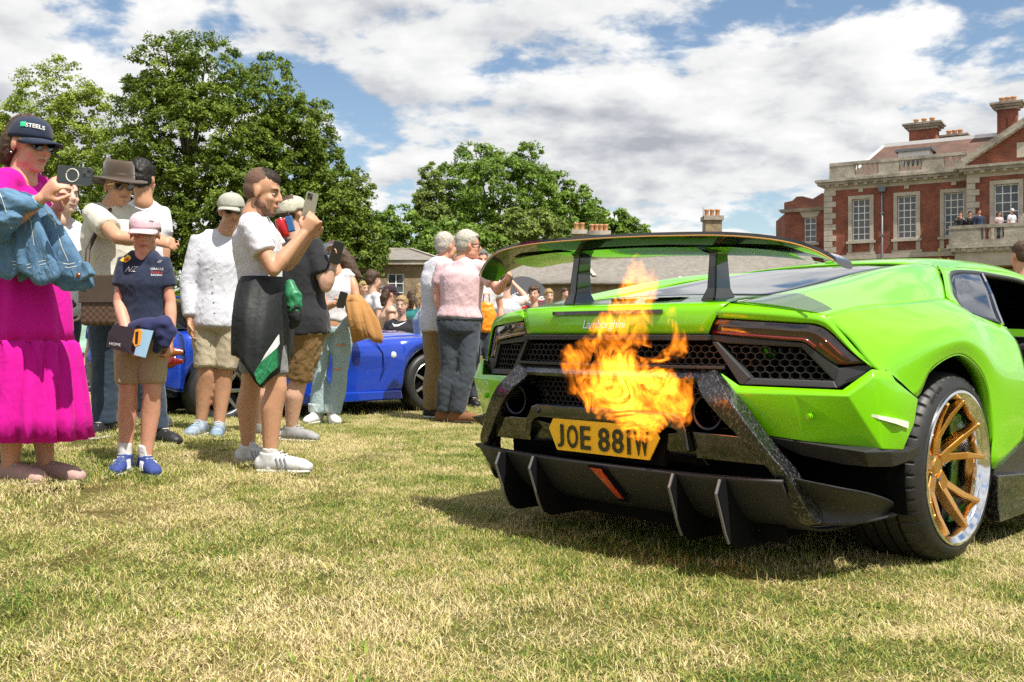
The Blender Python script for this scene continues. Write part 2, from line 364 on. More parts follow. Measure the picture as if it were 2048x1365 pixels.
tree('lime_tree', 'low bright green tree beside the big dark trees', [(800, 450, 42, 38), (770, 480, 45, 50), (835, 490, 50, 48), (800, 545, 80, 50), (750, 530, 50, 50)], 72, 15000, .17, LEAF_MID, 6, GC, .2)
tree('oak_tree', 'mid green tree sloping down to the right of the domed tree', [(1110, 382, 42, 40), (1152, 405, 42, 40), (1185, 432, 30, 34), (1130, 440, 66, 46)], 84, 13000, .18, LEAF_MID, 7, GC, .25)
tree('lime_tree', 'pale rounded tree low in front of the domed tree', [(1055, 460, 62, 42), (1110, 475, 52, 38), (1010, 490, 60, 40)], 76, 15000, .17, LEAF_PALE, 8, GC, .2)
tree('oak_tree', 'low dark tree behind the clustered chimney pots', [(1230, 447, 40, 30), (1265, 468, 32, 28), (1200, 470, 60, 35)], 86, 11000, .18, LEAF_MID, 9, GC, .2)
tree('oak_tree', 'bushy dark green tree behind the two grey-haired men', [(905, 480, 60, 45), (955, 500, 60, 40), (870, 510, 55, 45), (900, 540, 80, 40)], 74, 15000, .17, LEAF_MID, 10, GC, .2)

# ---------------------------------------------------------------- brick mansion
def brick_mat(name, c0, c1, cm, sx=4.4):
    m = bpy.data.materials.new(name); m.use_nodes = True; t = m.node_tree; b = t.nodes['Principled BSDF']; b.inputs['Roughness'].default_value = .85
    c = t.nodes.new('ShaderNodeTexCoord'); mp = t.nodes.new('ShaderNodeMapping'); mp.inputs['Rotation'].default_value = (R(90), 0, 0); t.links.new(c.outputs['Object'], mp.inputs[0])
    k = t.nodes.new('ShaderNodeTexBrick'); k.inputs['Scale'].default_value = sx; k.inputs['Color1'].default_value = (*c0, 1); k.inputs['Color2'].default_value = (*c1, 1); k.inputs['Mortar'].default_value = (*cm, 1)
    k.inputs['Mortar Size'].default_value = .012; k.inputs['Brick Width'].default_value = 1.0; k.inputs['Row Height'].default_value = .33
    t.links.new(mp.outputs[0], k.inputs['Vector'])
    n = t.nodes.new('ShaderNodeTexNoise'); n.inputs['Scale'].default_value = 1.3; n.inputs['Detail'].default_value = 7; t.links.new(c.outputs['Object'], n.inputs['Vector'])
    r = t.nodes.new('ShaderNodeValToRGB'); r.color_ramp.elements[0].color = (.62, .6, .6, 1); r.color_ramp.elements[1].color = (1.2, 1.15, 1.1, 1); r.color_ramp.elements[0].position = .3; r.color_ramp.elements[1].position = .7
    t.links.new(n.outputs[0], r.inputs[0]); mx = t.nodes.new('ShaderNodeMixRGB'); mx.blend_type = 'MULTIPLY'; mx.inputs[0].default_value = 1
    t.links.new(k.outputs[0], mx.inputs[1]); t.links.new(r.outputs[0], mx.inputs[2]); t.links.new(mx.outputs[0], b.inputs['Base Color'])
    bp = t.nodes.new('ShaderNodeBump'); bp.inputs['Strength'].default_value = .4; bp.inputs['Distance'].default_value = .02; t.links.new(k.outputs['Fac'], bp.inputs['Height']); bp.invert = True; t.links.new(bp.outputs[0], b.inputs['Normal'])
    return m
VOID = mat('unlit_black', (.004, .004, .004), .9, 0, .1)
BRICK = brick_mat('red_brick', (.32, .100, .058), (.24, .075, .044), (.36, .28, .22))
STONE = mat('pale_dressed_stone', (.62, .56, .46), .85, 0, .3, 0, (1.6, .55, (.34, .30, .24)), (9, .4, .02))
STONEW = mat('weathered_stone', (.52, .47, .39), .9, 0, .3, 0, (1.1, .35, (.19, .17, .14)), (8, .5, .03))
SLATE = mat('slate_roof', (.15, .135, .12), .8, 0, .3, 0, (3.2, .5, (.26, .24, .21)), (6, .8, .05))
TILE = brick_mat('red_roof_tile', (.15, .085, .065), (.12, .068, .052), (.09, .055, .045), 5)
WHITE = mat('white_painted_wood', (.84, .84, .82), .5)
PANE = mat('window_pane', (.035, .045, .055), .04, 0, .7, 0, (.6, .4, (.10, .115, .12)))
LEAD = mat('grey_lead', (.16, .18, .20), .5, .3)
POT = mat('clay_pot', (.50, .25, .12), .8)
def make_mansion():
    h = thing('mansion', 'red brick mansion with stone dressings, balustraded parapet and tall sash windows', 'house', (17.84, 57, 0), math.atan2(-.538, .843))
    def sz(u, v, y=0):
        """local (s, z) of a pixel on the plane y"""
        # world = P0 + e*s + f*y ; e=(.843,-.538) f=(.538,.843)
        t = (u - 1024) / 2000; s_ = (t * (57 + .843 * y) - 17.84 - .538 * y) / (.843 + .538 * t); d = 57 - .538 * s_ + .843 * y
        return s_, CAM_H + (670 - v) / 2000 * d
    def box(name, lo, hi, m_, par=h, bev=0): return MB().box(lo, hi).build(name, m_, par, bevel=bev)
    # walls, with window openings left free: piers and spandrels round each opening
    def wall_with_windows(name, s0, s1, z0, z1, y, wins, th=.5):
        mb = MB(); xs = sorted({s0, s1, *[w[0] for w in wins], *[w[1] for w in wins]}); zs = sorted({z0, z1, *[w[2] for w in wins], *[w[3] for w in wins]})
        for i in range(len(xs) - 1):
            for j in range(len(zs) - 1):
                cx, cz = (xs[i] + xs[i+1]) / 2, (zs[j] + zs[j+1]) / 2
                if any(w[0] < cx < w[1] and w[2] < cz < w[3] for w in wins): continue
                mb.box((xs[i], y, zs[j]), (xs[i+1], y + th, zs[j+1]))
        return mb.build(name, BRICK, h)
    def sash(s, z0, z1, w, y, cols, rows, surround=True, blind=0.0):
        f = MB()
        fw = .20
        root = bpy.data.objects.new('window', None); root.empty_display_size = .2; link(root, h)
        if surround:
            for a, b_ in (((s - w/2 - fw, y - .06, z0), (s - w/2, y + .10, z1 + fw)), ((s + w/2, y - .06, z0), (s + w/2 + fw, y + .10, z1 + fw)), ((s - w/2, y - .058, z1), (s + w/2, y + .10, z1 + fw)), ((s - w/2 - fw - .1, y - .14, z0 - .14), (s + w/2 + fw + .1, y + .10, z0 - .002))): MB().box(a, b_).build('stone_surround', STONE, root)
            for q in (-1, 1): MB().box((s + q * (w/2 + .10) - .11, y - .055, z0 - .62), (s + q * (w/2 + .10) + .11, y + .05, z0 - .142)).build('apron_block', STONE, root)
            MB().box((s - w/2 - .3, y - .05, z0 - .76), (s + w/2 + .3, y + .05, z0 - .622)).build('apron_block', STONE, root)
        yf = y + .16; pw, ph = w / cols, (z1 - z0) / rows
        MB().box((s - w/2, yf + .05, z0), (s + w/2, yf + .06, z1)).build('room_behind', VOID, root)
        for i in range(cols):
            for j in range(rows): MB().box((s - w/2 + i*pw + .012, yf + .012, z0 + j*ph + .012), (s - w/2 + (i+1)*pw - .012, yf + .018, z0 + (j+1)*ph - .012)).build('pane', PANE, root)
        bars = MB()
        for i in range(1, cols): bars.box((s - w/2 + i*pw - .022, yf - .02, z0), (s - w/2 + i*pw + .022, yf + .02, z1))
        for j in range(1, rows): bars.box((s - w/2, yf - .018 - (.02 if j == rows // 2 else 0), z0 + j*ph - .022), (s + w/2, yf + .019, z0 + j*ph + .022))
        for a, b_ in (((s - w/2, yf - .03, z0), (s - w/2 + .06, yf + .021, z1)), ((s + w/2 - .06, yf - .03, z0), (s + w/2, yf + .021, z1)), ((s - w/2, yf - .028, z0), (s + w/2, yf + .022, z0 + .09)), ((s - w/2, yf - .028, z1 - .06), (s + w/2, yf + .022, z1))): bars.box(a, b_)
        bars.build('sash_frame', WHITE, root)
        return root
    W = [(s, 6.08, 8.42, .98) for s in (1.99, 4.42, 6.80)]
    Wg = [(s, 1.2, 4.0, .98) for s in (1.99, 4.42, 6.80)]
    wall_with_windows('wall', 0, 7.6, 0, 9.05, 0, [(s - w/2, s + w/2, a, b) for s, a, b, w in W + Wg])
    for s, a, b, w in W: sash(s, a, b, w, 0, 3, 6)
    for s, a, b, w in Wg: sash(s, a, b, w, 0, 3, 6)
    Wc = [(9.42, 5.75, 8.55, 1.15), (12.6, 5.75, 8.55, 1.15), (9.42, 1.2, 4.0, 1.15)]
    wall_with_windows('wall', 7.6, 16, 0, 9.05, -.9, [(s - w/2, s + w/2, a, b) for s, a, b, w in Wc], 1.4)
    for s, a, b, w in Wc: sash(s, a, b, w, -.9, 3, 6)
    Wl = [(-1.25, 6.25, 7.75, .72)]
    wall_with_windows('wall', -2.75, -.001, 0, 8.1, 1.4, [(s - w/2, s + w/2, a, b) for s, a, b, w in Wl])
    for s, a, b, w in Wl:
        sash(s, a, b, w, 1.4, 2, 4, False); box('window_sill', (s - .55, 1.25, a - .16), (s + .55, 1.42, a - .005), STONE)
        MB().prism([(s - .42, 1.37, b + .002), (s + .42, 1.37, b + .002), (s + .62, 1.37, b + .36), (s - .62, 1.37, b + .36)], (0, .05, 0)).build('window_head', STONE, h)
    MB().prism([(-2.75, 1.5, 0), (-2.75, 1.5, 8.1), (-4.6, 5.5, 8.1), (-4.6, 5.5, 0)], (.4, .2, 0)).build('wall', BRICK, h)
    box('wall', (-.0, .5, 0), (.4, 11, 9.05), BRICK); box('wall', (-2.5, 5.4, 0), (16, 5.8, 8.9), BRICK)
    # string courses and cornices
    box('plinth_band', (-.06, -.08, 5.05), (7.58, .08, 5.30), STONE)
    MB().prism([(-2.95, 1.2, 8.1), (0, 1.2, 8.1), (0, 1.1, 8.28), (-3.05, 1.1, 8.28)], (0, .5, 0)).build('cornice', STONEW, h)
    MB().prism([(-2.8, 1.42, 8.28), (-.02, 1.42, 8.28), (-.02, 1.42, 9.0), (-.55, 1.42, 9.12), (-1.1, 1.42, 8.82), (-1.7, 1.42, 9.02), (-2.05, 1.42, 9.02), (-2.3, 1.42, 8.8), (-2.8, 1.42, 8.72)], (0, .25, 0)).build('parapet', brick_mat('dark_brick', (.17, .05, .03), (.10, .04, .025), (.20, .17, .13)), h)  # parapet in darker brick than the walls
    def cornice(s0, s1, y):
        for lo, hi, z0, z1, m_ in ((.03, .06, 9.00, 9.20, STONE), (.16, .12, 9.201, 9.30, STONE), (.36, .22, 9.301, 9.46, STONEW), (.46, .30, 9.461, 9.60, STONEW)): box('cornice', (s0 - lo, y - lo, z0), (s1, y + .5, z1), m_)
        n = int((s1 - s0) / .52)
        for i in range(n): box('bracket', (s0 + .12 + i * .52, y - .32, 9.205), (s0 + .32 + i * .52, y - .161, 9.30), STONE)
    cornice(0, 7.55, 0); cornice(7.6, 16, -.9)
    for s in (1.99, 4.42, 6.8): box('keystone', (s - .12, -.09, 8.80), (s + .12, .02, 9.0), STONE)
    # quoins, each stone by itself
    for i in range(28):
        z = .02 + i * .322; w = .62 if i % 2 else .42
        box('quoin', (-.05, -.05, z), (w, .05, z + .30), STONE); box('quoin', (-.049, .052, z), (.05, w, z + .30), STONE)
        box('quoin', (7.55, -.95, z), (7.55 + w, -.85, z + .30), STONE)
        box('quoin', (7.551, -.848, z), (7.65, -.9 + w, z + .30), STONE)
    # parapet balustrade
    bal = MB().lathe([(.05, 0), (.06, .06), (.04, .10), (.085, .24), (.075, .32), (.04, .46), (.06, .52), (.05, .56)], (0, 0, 0), 8)
    bm_ = bal.build('baluster', STONE, h, True); bm_.location = (0, 0, -20)
    first = [True]
    def balusters(s0, s1, y, z):
        n = int((s1 - s0) / .235)
        for i in range(n):
            o = bm_ if first[0] else bm_.copy()
            if not first[0]: COL.objects.link(o); o.parent = h
            first[0] = False; o.location = (s0 + (i + .5) * (s1 - s0) / n, y, z)
    def parapet(s0, s1, y, z, solids, rail=True):
        box('parapet_base', (s0, y - .16, z), (s1, y + .16, z + .20), STONEW); box('parapet_rail', (s0, y - .16, z + .78), (s1, y + .16, z + .96), STONEW)
        x = s0
        for a, b in solids + [(s1, s1)]:
            if a > x + .2: balusters(x, a, y, z + .205)
            if b > a: box('parapet_block', (a, y - .14, z + .20), (b, y + .14, z + .78), STONEW)
            x = b
    parapet(.25, 7.45, .12, 9.6, [(.25, 1.65), (2.95, 4.0), (5.2, 6.3), (7.2, 7.45)])
    # pediment over the projecting centre
    MB().prism([(7.4, -.86, 9.6), (16.4, -.86, 9.6), (11.9, -.86, 12.45)], (0, 1.3, 0)).build('pediment_wall', BRICK, h)
    for a, b in (((7.05, 9.62), (11.95, 12.72)), ((16.8, 9.62), (11.85, 12.72))):
        MB().bar((a[0], -.72, a[1]), (b[0], -.72, b[1]), .9, .30, (0, 0, 1)).build('raking_cornice', STONEW, h); MB().bar((a[0], -.95, a[1] - .16), (b[0], -.95, b[1] - .16), .3, .14, (0, 0, 1)).build('raking_cornice', STONE, h)
        for i in range(1, 15): MB().bar((a[0] + (b[0] - a[0]) * i / 15, -1.08, a[1] - .20 + (b[1] - a[1]) * i / 15), (a[0] + (b[0] - a[0]) * (i + .45) / 15, -1.08, a[1] - .20 + (b[1] - a[1]) * (i + .45) / 15), .14, .10).build('bracket', STONE, h)
    box('pediment_stone', (10.2, -.92, 10.0), (12.2, -.86, 10.45), STONE); box('pediment_stone', (9.9, -.93, 9.85), (10.3, -.861, 10.6), STONE)
    # balcony
    box('balcony_slab', (7.0, -2.5, 5.02), (16, -.9, 5.22), STONEW); box('balcony_slab', (6.85, -2.62, 5.221), (16, -.9, 5.42), STONEW)
    box('balcony_band', (7.2, -2.35, 4.3), (16, -.9, 5.02), STONE)
    for i in range(16): box('bracket', (7.05 + i * .5, -2.58, 5.08), (7.25 + i * .5, -2.48, 5.219), STONE)
    parapet(6.95, 15.9, -2.42, 5.42, [(6.95, 8.45), (9.5, 11.0), (12.1, 13)])
    box('parapet_return', (6.95, -2.26, 5.42), (7.2, -.9, 6.38), STONEW)
    for s in (7.5, 10.5, 13.5): MB().lathe([(.32, 0), (.30, 2.0), (.26, 4.0), (.36, 4.1), (.36, 4.3)], (s, -2.1, 0), 16).build('column', STONE, h, True)
    # downpipe
    dp = MB().tube([(3.15, -.12, 0), (3.15, -.12, 8.9)], .055, 8).build('downpipe', LEAD, h, True)
    MB().prism([(3.0, -.22, 8.72), (3.3, -.22, 8.72), (3.36, -.22, 9.0), (2.94, -.22, 9.0)], (0, .2, 0)).build('hopper', LEAD, dp)
    for z in (6.3, 7.5): MB().box((3.05, -.18, z), (3.25, -.02, z + .08)).build('pipe_bracket', LEAD, dp)
    # roof and chimneys
    rf = MB(); a0, a1 = sz(1745, 318, 1.2), sz(1772, 291, 4.0); b1 = sz(1990, 270, 4.0)
    rf.add([(1.0, .7, 9.7), (16, .7, 9.7), (16, 4.0, a1[1]), (a1[0], 4.0, a1[1]), (1.0, 9, 9.7), (16, 9, 9.7), (16, 6, a1[1]), (a1[0], 6, a1[1])], [(0, 1, 2, 3), (0, 3, 7, 4), (3, 2, 6, 7), (4, 7, 6, 5)]); roof = rf.build('roof', TILE, h)
    MB().bar((a1[0] - .1, 3.9, a1[1] - .05), (16, 3.9, a1[1] - .05), .2, .22).build('roof_fascia', WHITE, roof)
    MB().bar((1.0, .65, 9.75), (a1[0] - .1, 3.9, a1[1] - .05), .12, .1).build('roof_fascia', WHITE, roof)
    s0, z0 = sz(1797, 322, 1.6); s1, z1 = sz(1860, 300, 1.6)
    dm = MB().box((s0, 1.5, 9.6), (s1, 3.5, z1)).build('dormer', WHITE, roof); MB().box((s0 + .3, 1.47, 9.9), (s1 - .3, 1.499, z1 - .35)).build('dormer_pane', PANE, dm)
    MB().box((s0 - .15, 1.35, z1), (s1 + .15, 3.6, z1 + .14)).build('dormer_top', LEAD, dm)
    for (u0, u1, vt, vb, y) in ((1818, 1872, 247, 300, 5.2), (1888, 1926, 270, 292, 7.5), (1994, 2034, 205, 275, 3.4)):
        s0, zt = sz(u0, vt, y); s1, _ = sz(u1, vt, y); zb = 9.5
        ch = MB().box((s0, y, zb), (s1, y + (s1 - s0) * .7, zt - .45)).build('chimney', BRICK, roof)
        w = s1 - s0
        for q, (e, za, zc) in enumerate(((.10, -.449, -.30), (.24, -.299, -.17), (.34, -.169, -.06))): MB().box((s0 - e, y - e, zt + za), (s1 + e, y + w * .7 + e, zt + zc)).build('chimney_cap', STONEW, roof)
        MB().box((s0 + w*.18, y - .06, zb), (s0 + w*.45, y - .001, zt - .9)).build('chimney_panel', BRICK, roof); MB().box((s0 + w*.55, y - .06, zb), (s0 + w*.82, y - .001, zt - .9)).build('chimney_panel', BRICK, roof)
        for i in range(3): MB().lathe([(.15, 0), (.13, .25), (.16, .28), (.16, .34), (.10, .34)], (s0 + w * (.2 + .3 * i), y + w * .35, zt - .06), 10).build('chimney_pot', POT, roof, True)
    # climbing shrub at the foot of the wall
    return h
mansion = make_mansion()
def bush(name, label, c, r, n, leaf, lm, seed):
    g = np.random.default_rng(seed); o = thing(name, label, 'shrub', (c[0], c[1], 0))
    di = g.normal(size=(n, 3)); di /= np.linalg.norm(di, axis=1)[:, None]; pos = di * (g.random(n) ** .35)[:, None] * np.array(r) * g.uniform(.7, 1.15, n)[:, None] + np.array([0, 0, c[2]]); pos[:, 2] = np.maximum(pos[:, 2], .05)
    a = g.normal(size=(n, 3)); a /= np.linalg.norm(a, axis=1)[:, None]; b = np.cross(a, g.normal(size=(n, 3))); b /= np.linalg.norm(b, axis=1)[:, None]; sz = leaf * g.uniform(.6, 1.3, n)[:, None]
    V = np.stack([pos - a*sz, pos + b*sz*.5, pos + a*sz, pos - b*sz*.5], 1); f = big_mesh('foliage', V.reshape(-1, 3), np.arange(4*n).reshape(-1, 4), lm, o)
    A = f.data.attributes.new('tone', 'FLOAT', 'POINT'); A.data.foreach_set('value', np.repeat(g.random(n).astype(np.float32), 4))
    MB().tube([(0, 0, -.1), (0, 0, c[2])], [.08, .03], 6).build('stem', BARK, o); return o
p = at(1882, 520, 50); bush('shrub', 'yellow-green shrub at the foot of the brick mansion', (p.x, p.y, 2.4), (1.3, .8, 2.4), 2600, .12, leaf_mat('yellow_leaves', (.22, .24, .02), (.42, .40, .03)), 21)

# ---------------------------------------------------------------- stone outbuildings
RUBBLE = mat('rubble_stone', (.36, .28, .17), .9, 0, .3, 0, (2.2, .5, (.17, .13, .085)), (5, .8, .05))
def chimney_on(par, u0, u1, vt, d, pots, name='chimney'):
    a, b = at(u0, vt, d), at(u1, vt, d); w = b.x - a.x; lx, ly = par.location.x, par.location.y
    MB().box((a.x - lx, d - ly, 2.5), (b.x - lx, d - ly + w, a.z - .3)).build(name, RUBBLE, par)
    MB().box((a.x - lx - .1, d - ly - .1, a.z - .3), (b.x - lx + .1, d - ly + w + .1, a.z - .05)).build('chimney_cap', STONEW, par)
    for i in range(pots): MB().lathe([(.14, 0), (.12, .3), (.15, .34), (.15, .42), (.1, .42)], (a.x - lx + w * (i + .5) / pots, d - ly + w / 2, a.z - .05), 8).build('chimney_pot', POT, par, True)
def outbuildings():
    a, b = at(700, 530, 50), at(872, 530, 50)
    o = thing('stone_lodge', 'small stone lodge with hipped slate roof beside the dark trees', 'building', (a.x, 50, 0)); w = b.x - a.x; z = a.z
    sw = at(792, 560, 50).x - a.x
    mb = MB(); x0, x1, z0, z1 = sw - .42, sw + .42, 2.0, 3.9
    for lo, hi in (((0, 0, 0), (x0, .5, z)), ((x1, 0, 0), (w, .5, z)), ((x0, 0, 0), (x1, .5, z0)), ((x0, 0, z1), (x1, .5, z)), ((0, .5, 0), (.5, 6, z)), ((w - .5, .5, 0), (w, 6, z)), ((0, 6, 0), (w, 6.5, z))): mb.box(lo, hi)
    mb.build('wall', RUBBLE, o)
    wn = MB().box((x0, .12, z0), (x1, .14, z1)).build('window', PANE, o); f = MB()
    for i in range(3): f.box((x0 + i * .40 - .02 + (.02 if i == 0 else -.02 if i == 2 else 0), .06, z0), (x0 + i * .40 + .04, .119, z1))
    for j in range(5): f.box((x0, .061, z0 + j * .46), (x1, .118, z0 + j * .46 + .04))
    f.build('window_frame', WHITE, wn)
    MB().box((x0 - .15, -.06, z0 - .16), (x1 + .15, .1, z0 - .002)).build('window_sill', STONE, wn)
    for i in range(13):
        ww = .55 if i % 2 else .38; MB().box((w - ww, -.04, i * .33), (w + .04, .06, i * .33 + .31)).build('quoin', STONE, o)
    MB().box((-.2, -.28, z), (w + .28, 6.7, z + .22)).build('cornice', STONEW, o)
    zr = z + 1.05; rf = MB(); e = .34
    rf.add([(-e, -e, z + .221), (w + e, -e, z + .221), (w + e, 6.5 + e, z + .221), (-e, 6.5 + e, z + .221), (.8, 3.2, zr), (w - 1.6, 3.2, zr)], [(0, 1, 5, 4), (1, 2, 5), (2, 3, 4, 5), (3, 0, 4), (3, 2, 1, 0)]); roof = rf.build('roof', SLATE, o)
    MB().bar((w + e, -e, z + .26), (w - 1.6, 3.2, zr + .03), .16, .08).build('ridge_lead', STONEW, roof); MB().bar((.8, 3.2, zr + .03), (w - 1.6, 3.2, zr + .03), .16, .08).build('ridge_lead', STONEW, roof)
    c, d_ = at(874, 560, 54), at(1640, 560, 54)
    q = thing('stable_range', 'long low stone range with sagging slate roof behind the green car', 'building', (c.x, 54, 0)); w = d_.x - c.x; z = 3.62
    MB().box((0, 0, 0), (w, .5, z)).build('wall', RUBBLE, q); MB().box((0, .5, 0), (.5, 6, z)).build('wall', RUBBLE, q); MB().box((w - .5, .5, 0), (w, 6, z)).build('wall', RUBBLE, q)
    nx = 60; V = []; g = np.random.default_rng(5); sag = np.convolve(g.normal(0, .09, nx + 12), np.ones(7) / 7, 'same')
    for i in range(nx + 1):
        x = -.3 + (w + .6) * i / nx
        for t_, y, zz in ((0, -.45, z + .02), (0, .4, z + .45), (0, 1.8, z + 1.15), (0, 3.2, z + 1.85), (0, 6.4, z + .1)): V.append((x, y, zz + sag[i] * (1.0 if y > 0 else .6)))
    rf = mesh('roof', V, [(i*5 + k, (i+1)*5 + k, (i+1)*5 + k + 1, i*5 + k + 1) for i in range(nx) for k in range(4)], SLATE, q, True)
    m_ = rf.modifiers.new('skin', 'SOLIDIFY'); m_.thickness = .14
    for u in (1000, 1080, 1180, 1240, 1300, 1352, 1420, 1480, 1560):
        x = at(u, 600, 54).x - c.x; MB().box((x - .5, -.05, .9 + .3 * (u % 3)), (x + .5, -.001, 2.6)).build('stone_patch', STONE if u % 80 < 45 else VOID, q, bevel=.05)
    for u in (1358, 1506):
        x = at(u, 560, 54).x - c.x; MB().tube([(x, -.12, 0), (x + .05, -.12, z - .1), (x, -.4, z + .3)], .07, 8).build('downpipe', WHITE, q)
    x = at(1180, 520, 55).x - c.x; MB().bar((x - .5, 2.6, z + 1.62), (x + .2, .2, z + .42), .22, .04).build('lead_flashing', STONE, q)
    chimney_on(q, 1147, 1171, 458, 57, 2); chimney_on(q, 1180, 1218, 460, 57.5, 4); chimney_on(q, 1411, 1444, 430, 58, 3)
    MB().tube([at(1408, 470, 58) - Vector((c.x, 54, 0)), at(1406, 415, 58) - Vector((c.x, 54, 0))], .02, 5).build('aerial', LEAD, q)
outbuildings()

# ---------------------------------------------------------------- display banner beyond the green car
def banner():
    o = thing('display_banner', 'dark grey curved pop-up banner with white scribbled car drawing', 'banner', at(1045, 700, 19.0)); o.location.z = 0
    c = at(1045, 700, 19.0); n = 24; V = []
    for i in range(n + 1):
        a = math.pi * i / n; x = math.cos(a) * .75; z = 1.95 * max(.0, math.sin(a)) ** .62
        V += [(x, .12 * math.sin(a), z), (x, .12 * math.sin(a) + .05, z)]
    F = [(2*i, 2*i+2, 2*i+3, 2*i+1) for i in range(n)] + [tuple(2*i for i in range(n + 1)), tuple(2*i + 1 for i in range(n + 1))[::-1]]
    mesh('banner_cloth', V, F, mat('grey_banner', (.10, .10, .115), .7), o)
    g = np.random.default_rng(11); W = mat('banner_white', (.75, .75, .75), .7); Rd = mat('banner_red', (.55, .05, .08), .7)
    def scrib(cx, cz, w, h, k, m_, nm):
        P = [(cx + w * (t - .5) + .05 * math.sin(9 * t * k), -.05 + 0 * t, cz + h * math.sin(3.1 * t * k + k) * math.sin(math.pi * t) + .02 * g.normal()) for t in np.linspace(0, 1, 30)]; MB().tube(P, .012, 5).build(nm, m_, o)
    for k in range(4): scrib(.02, 1.52, .75, .10, 1.5 + k, W, 'scribble')
    scrib(.2, 1.47, .4, .03, 4.1, Rd, 'scribble'); scrib(.0, 1.36, .5, .03, 5.3, W, 'scribble')
    for k in range(6): scrib(-.05 + .08 * k, 1.0 - .05 * k, .9, .16, 1.2 + .6 * k, W, 'scribble')
banner()
p = at(1487, 545, 40); vn = thing('white_van', 'white van roof showing above the green car, under the wing', 'van', (p.x, 40, 0))
MB().prism([(-.9, 0, .4), (-.9, 0, 3.05), (-.6, 0, 3.28), (.7, 0, 3.28), (.95, 0, 2.9), (1.05, 0, .4)], (0, 4, 0)).build('van_body', WHITE, vn, bevel=.12, seg=3); MB().prism([(.74, -.01, 3.12), (.95, -.01, 2.86), (1.0, -.01, 2.3), (.7, -.01, 2.3)], (0, .02, 0)).build('van_window', PANE, vn)
for x in (-.8, .8):
    MB().lathe([(0, -.12), (.34, -.12), (.34, .12), (0, .12)], (x * .8, .5, .34), 20, 'x').build('wheel', VOID, vn); MB().lathe([(0, -.12), (.34, -.12), (.34, .12), (0, .12)], (x * .8, 3.4, .34), 20, 'x').build('wheel', VOID, vn)

def treeline():
    """far belt of trees behind the tall trees: reads as one mass"""
    g = np.random.default_rng(77); n = 36000; u = g.uniform(-260, 860, n); d = g.uniform(88, 104, n); x = (u - 1024) / 2000 * d
    top = 5.2 + 1.6 * np.sin(x * .31 + 1) + 1.0 * np.sin(x * .83) + .6 * np.sin(x * 2.1); z = top * g.random(n) ** .6 + g.normal(0, .25, n); z = np.maximum(z, .1)
    pos = np.stack([x, d, z], 1); a = g.normal(size=(n, 3)); a /= np.linalg.norm(a, axis=1)[:, None]; b = np.cross(a, g.normal(size=(n, 3))); b /= np.linalg.norm(b, axis=1)[:, None]; sz = .38 * g.uniform(.6, 1.3, n)[:, None]
    V = np.stack([pos - a*sz, pos + b*sz*.5, pos + a*sz, pos - b*sz*.5], 1); o = big_mesh('treeline', V.reshape(-1, 3), np.arange(4*n).reshape(-1, 4), LEAF_MID)
    A = o.data.attributes.new('tone', 'FLOAT', 'POINT'); A.data.foreach_set('value', np.repeat(np.clip(.42 + .2 * np.sin(x * .9) + g.normal(0, .2, n), 0, 1).astype(np.float32), 4))
    tag(o, 'distant belt of dark green trees behind the tall trees', 'treeline', kind='stuff')
treeline()
# ---------------------------------------------------------------- lime green sports car
def cr(p0, p1, p2, p3, t):
    return .5 * ((2 * p1) + (-p0 + p2) * t + (2 * p0 - 5 * p1 + 4 * p2 - p3) * t * t + (-p0 + 3 * p1 - 3 * p2 + p3) * t ** 3)
def spline(P, n):
    P = np.asarray(P, float); Q = np.concatenate([[2 * P[0] - P[1]], P, [2 * P[-1] - P[-2]]]); out = []
    for i in range(len(P) - 1):
        for k in range(n): out.append(cr(Q[i], Q[i+1], Q[i+2], Q[i+3], k / n))
    out.append(P[-1]); return np.array(out)
def patch_grid(rows, nu, nv):
    A = np.array([spline(r, nu) for r in rows]); B = np.array([spline(A[:, j], nv) for j in range(A.shape[1])]); return B.transpose(1, 0, 2)
def grid_faces(ny, nx):
    return [(j*nx + i, j*nx + i + 1, (j+1)*nx + i + 1, (j+1)*nx + i) for j in range(ny - 1) for i in range(nx - 1)]
def patch(name, rows, mat_, parent, s=1, nu=6, nv=6, thick=.004, flip=False):
    G = patch_grid(rows, nu, nv) * np.array([s, 1, 1]); ny, nx = G.shape[:2]
    f = grid_faces(ny, nx)
    if (s < 0) != flip: f = [q[::-1] for q in f]
    o = mesh(name, G.reshape(-1, 3), f, mat_, parent, True)
    if thick:
        m = o.modifiers.new('skin', 'SOLIDIFY'); m.thickness = thick; m.offset = -1
    return o
def carbon_mat():
    m = bpy.data.materials.new('forged_carbon'); m.use_nodes = True; t = m.node_tree; b = t.nodes['Principled BSDF']
    c = t.nodes.new('ShaderNodeTexCoord'); v = t.nodes.new('ShaderNodeTexVoronoi'); v.inputs['Scale'].default_value = 260; v.inputs['Randomness'].default_value = 1
    mp = t.nodes.new('ShaderNodeMapping'); mp.inputs['Scale'].default_value = (1, 1, .45); t.links.new(c.outputs['Object'], mp.inputs[0]); t.links.new(mp.outputs[0], v.inputs['Vector'])
    r = t.nodes.new('ShaderNodeValToRGB'); e = r.color_ramp.elements; e[0].color = (.012, .012, .014, 1); e[1].color = (.14, .14, .15, 1); e[0].position = .70; e[1].position = 1.0
    sx = t.nodes.new('ShaderNodeSeparateColor'); t.links.new(v.outputs['Color'], sx.inputs[0]); t.links.new(sx.outputs[0], r.inputs[0]); t.links.new(r.outputs[0], b.inputs['Base Color'])
    b.inputs['Roughness'].default_value = .38; b.inputs['Metallic'].default_value = .5; b.inputs['Coat Weight'].default_value = 1; b.inputs['Coat Roughness'].default_value = .06
    return m
PAINT = mat('lime_paint', (.175, .55, .0005), .26, 0, .35, .65)
CARBON = carbon_mat()
HEXM = mat('grille_black', (.020, .020, .022), .45, 0, .4)
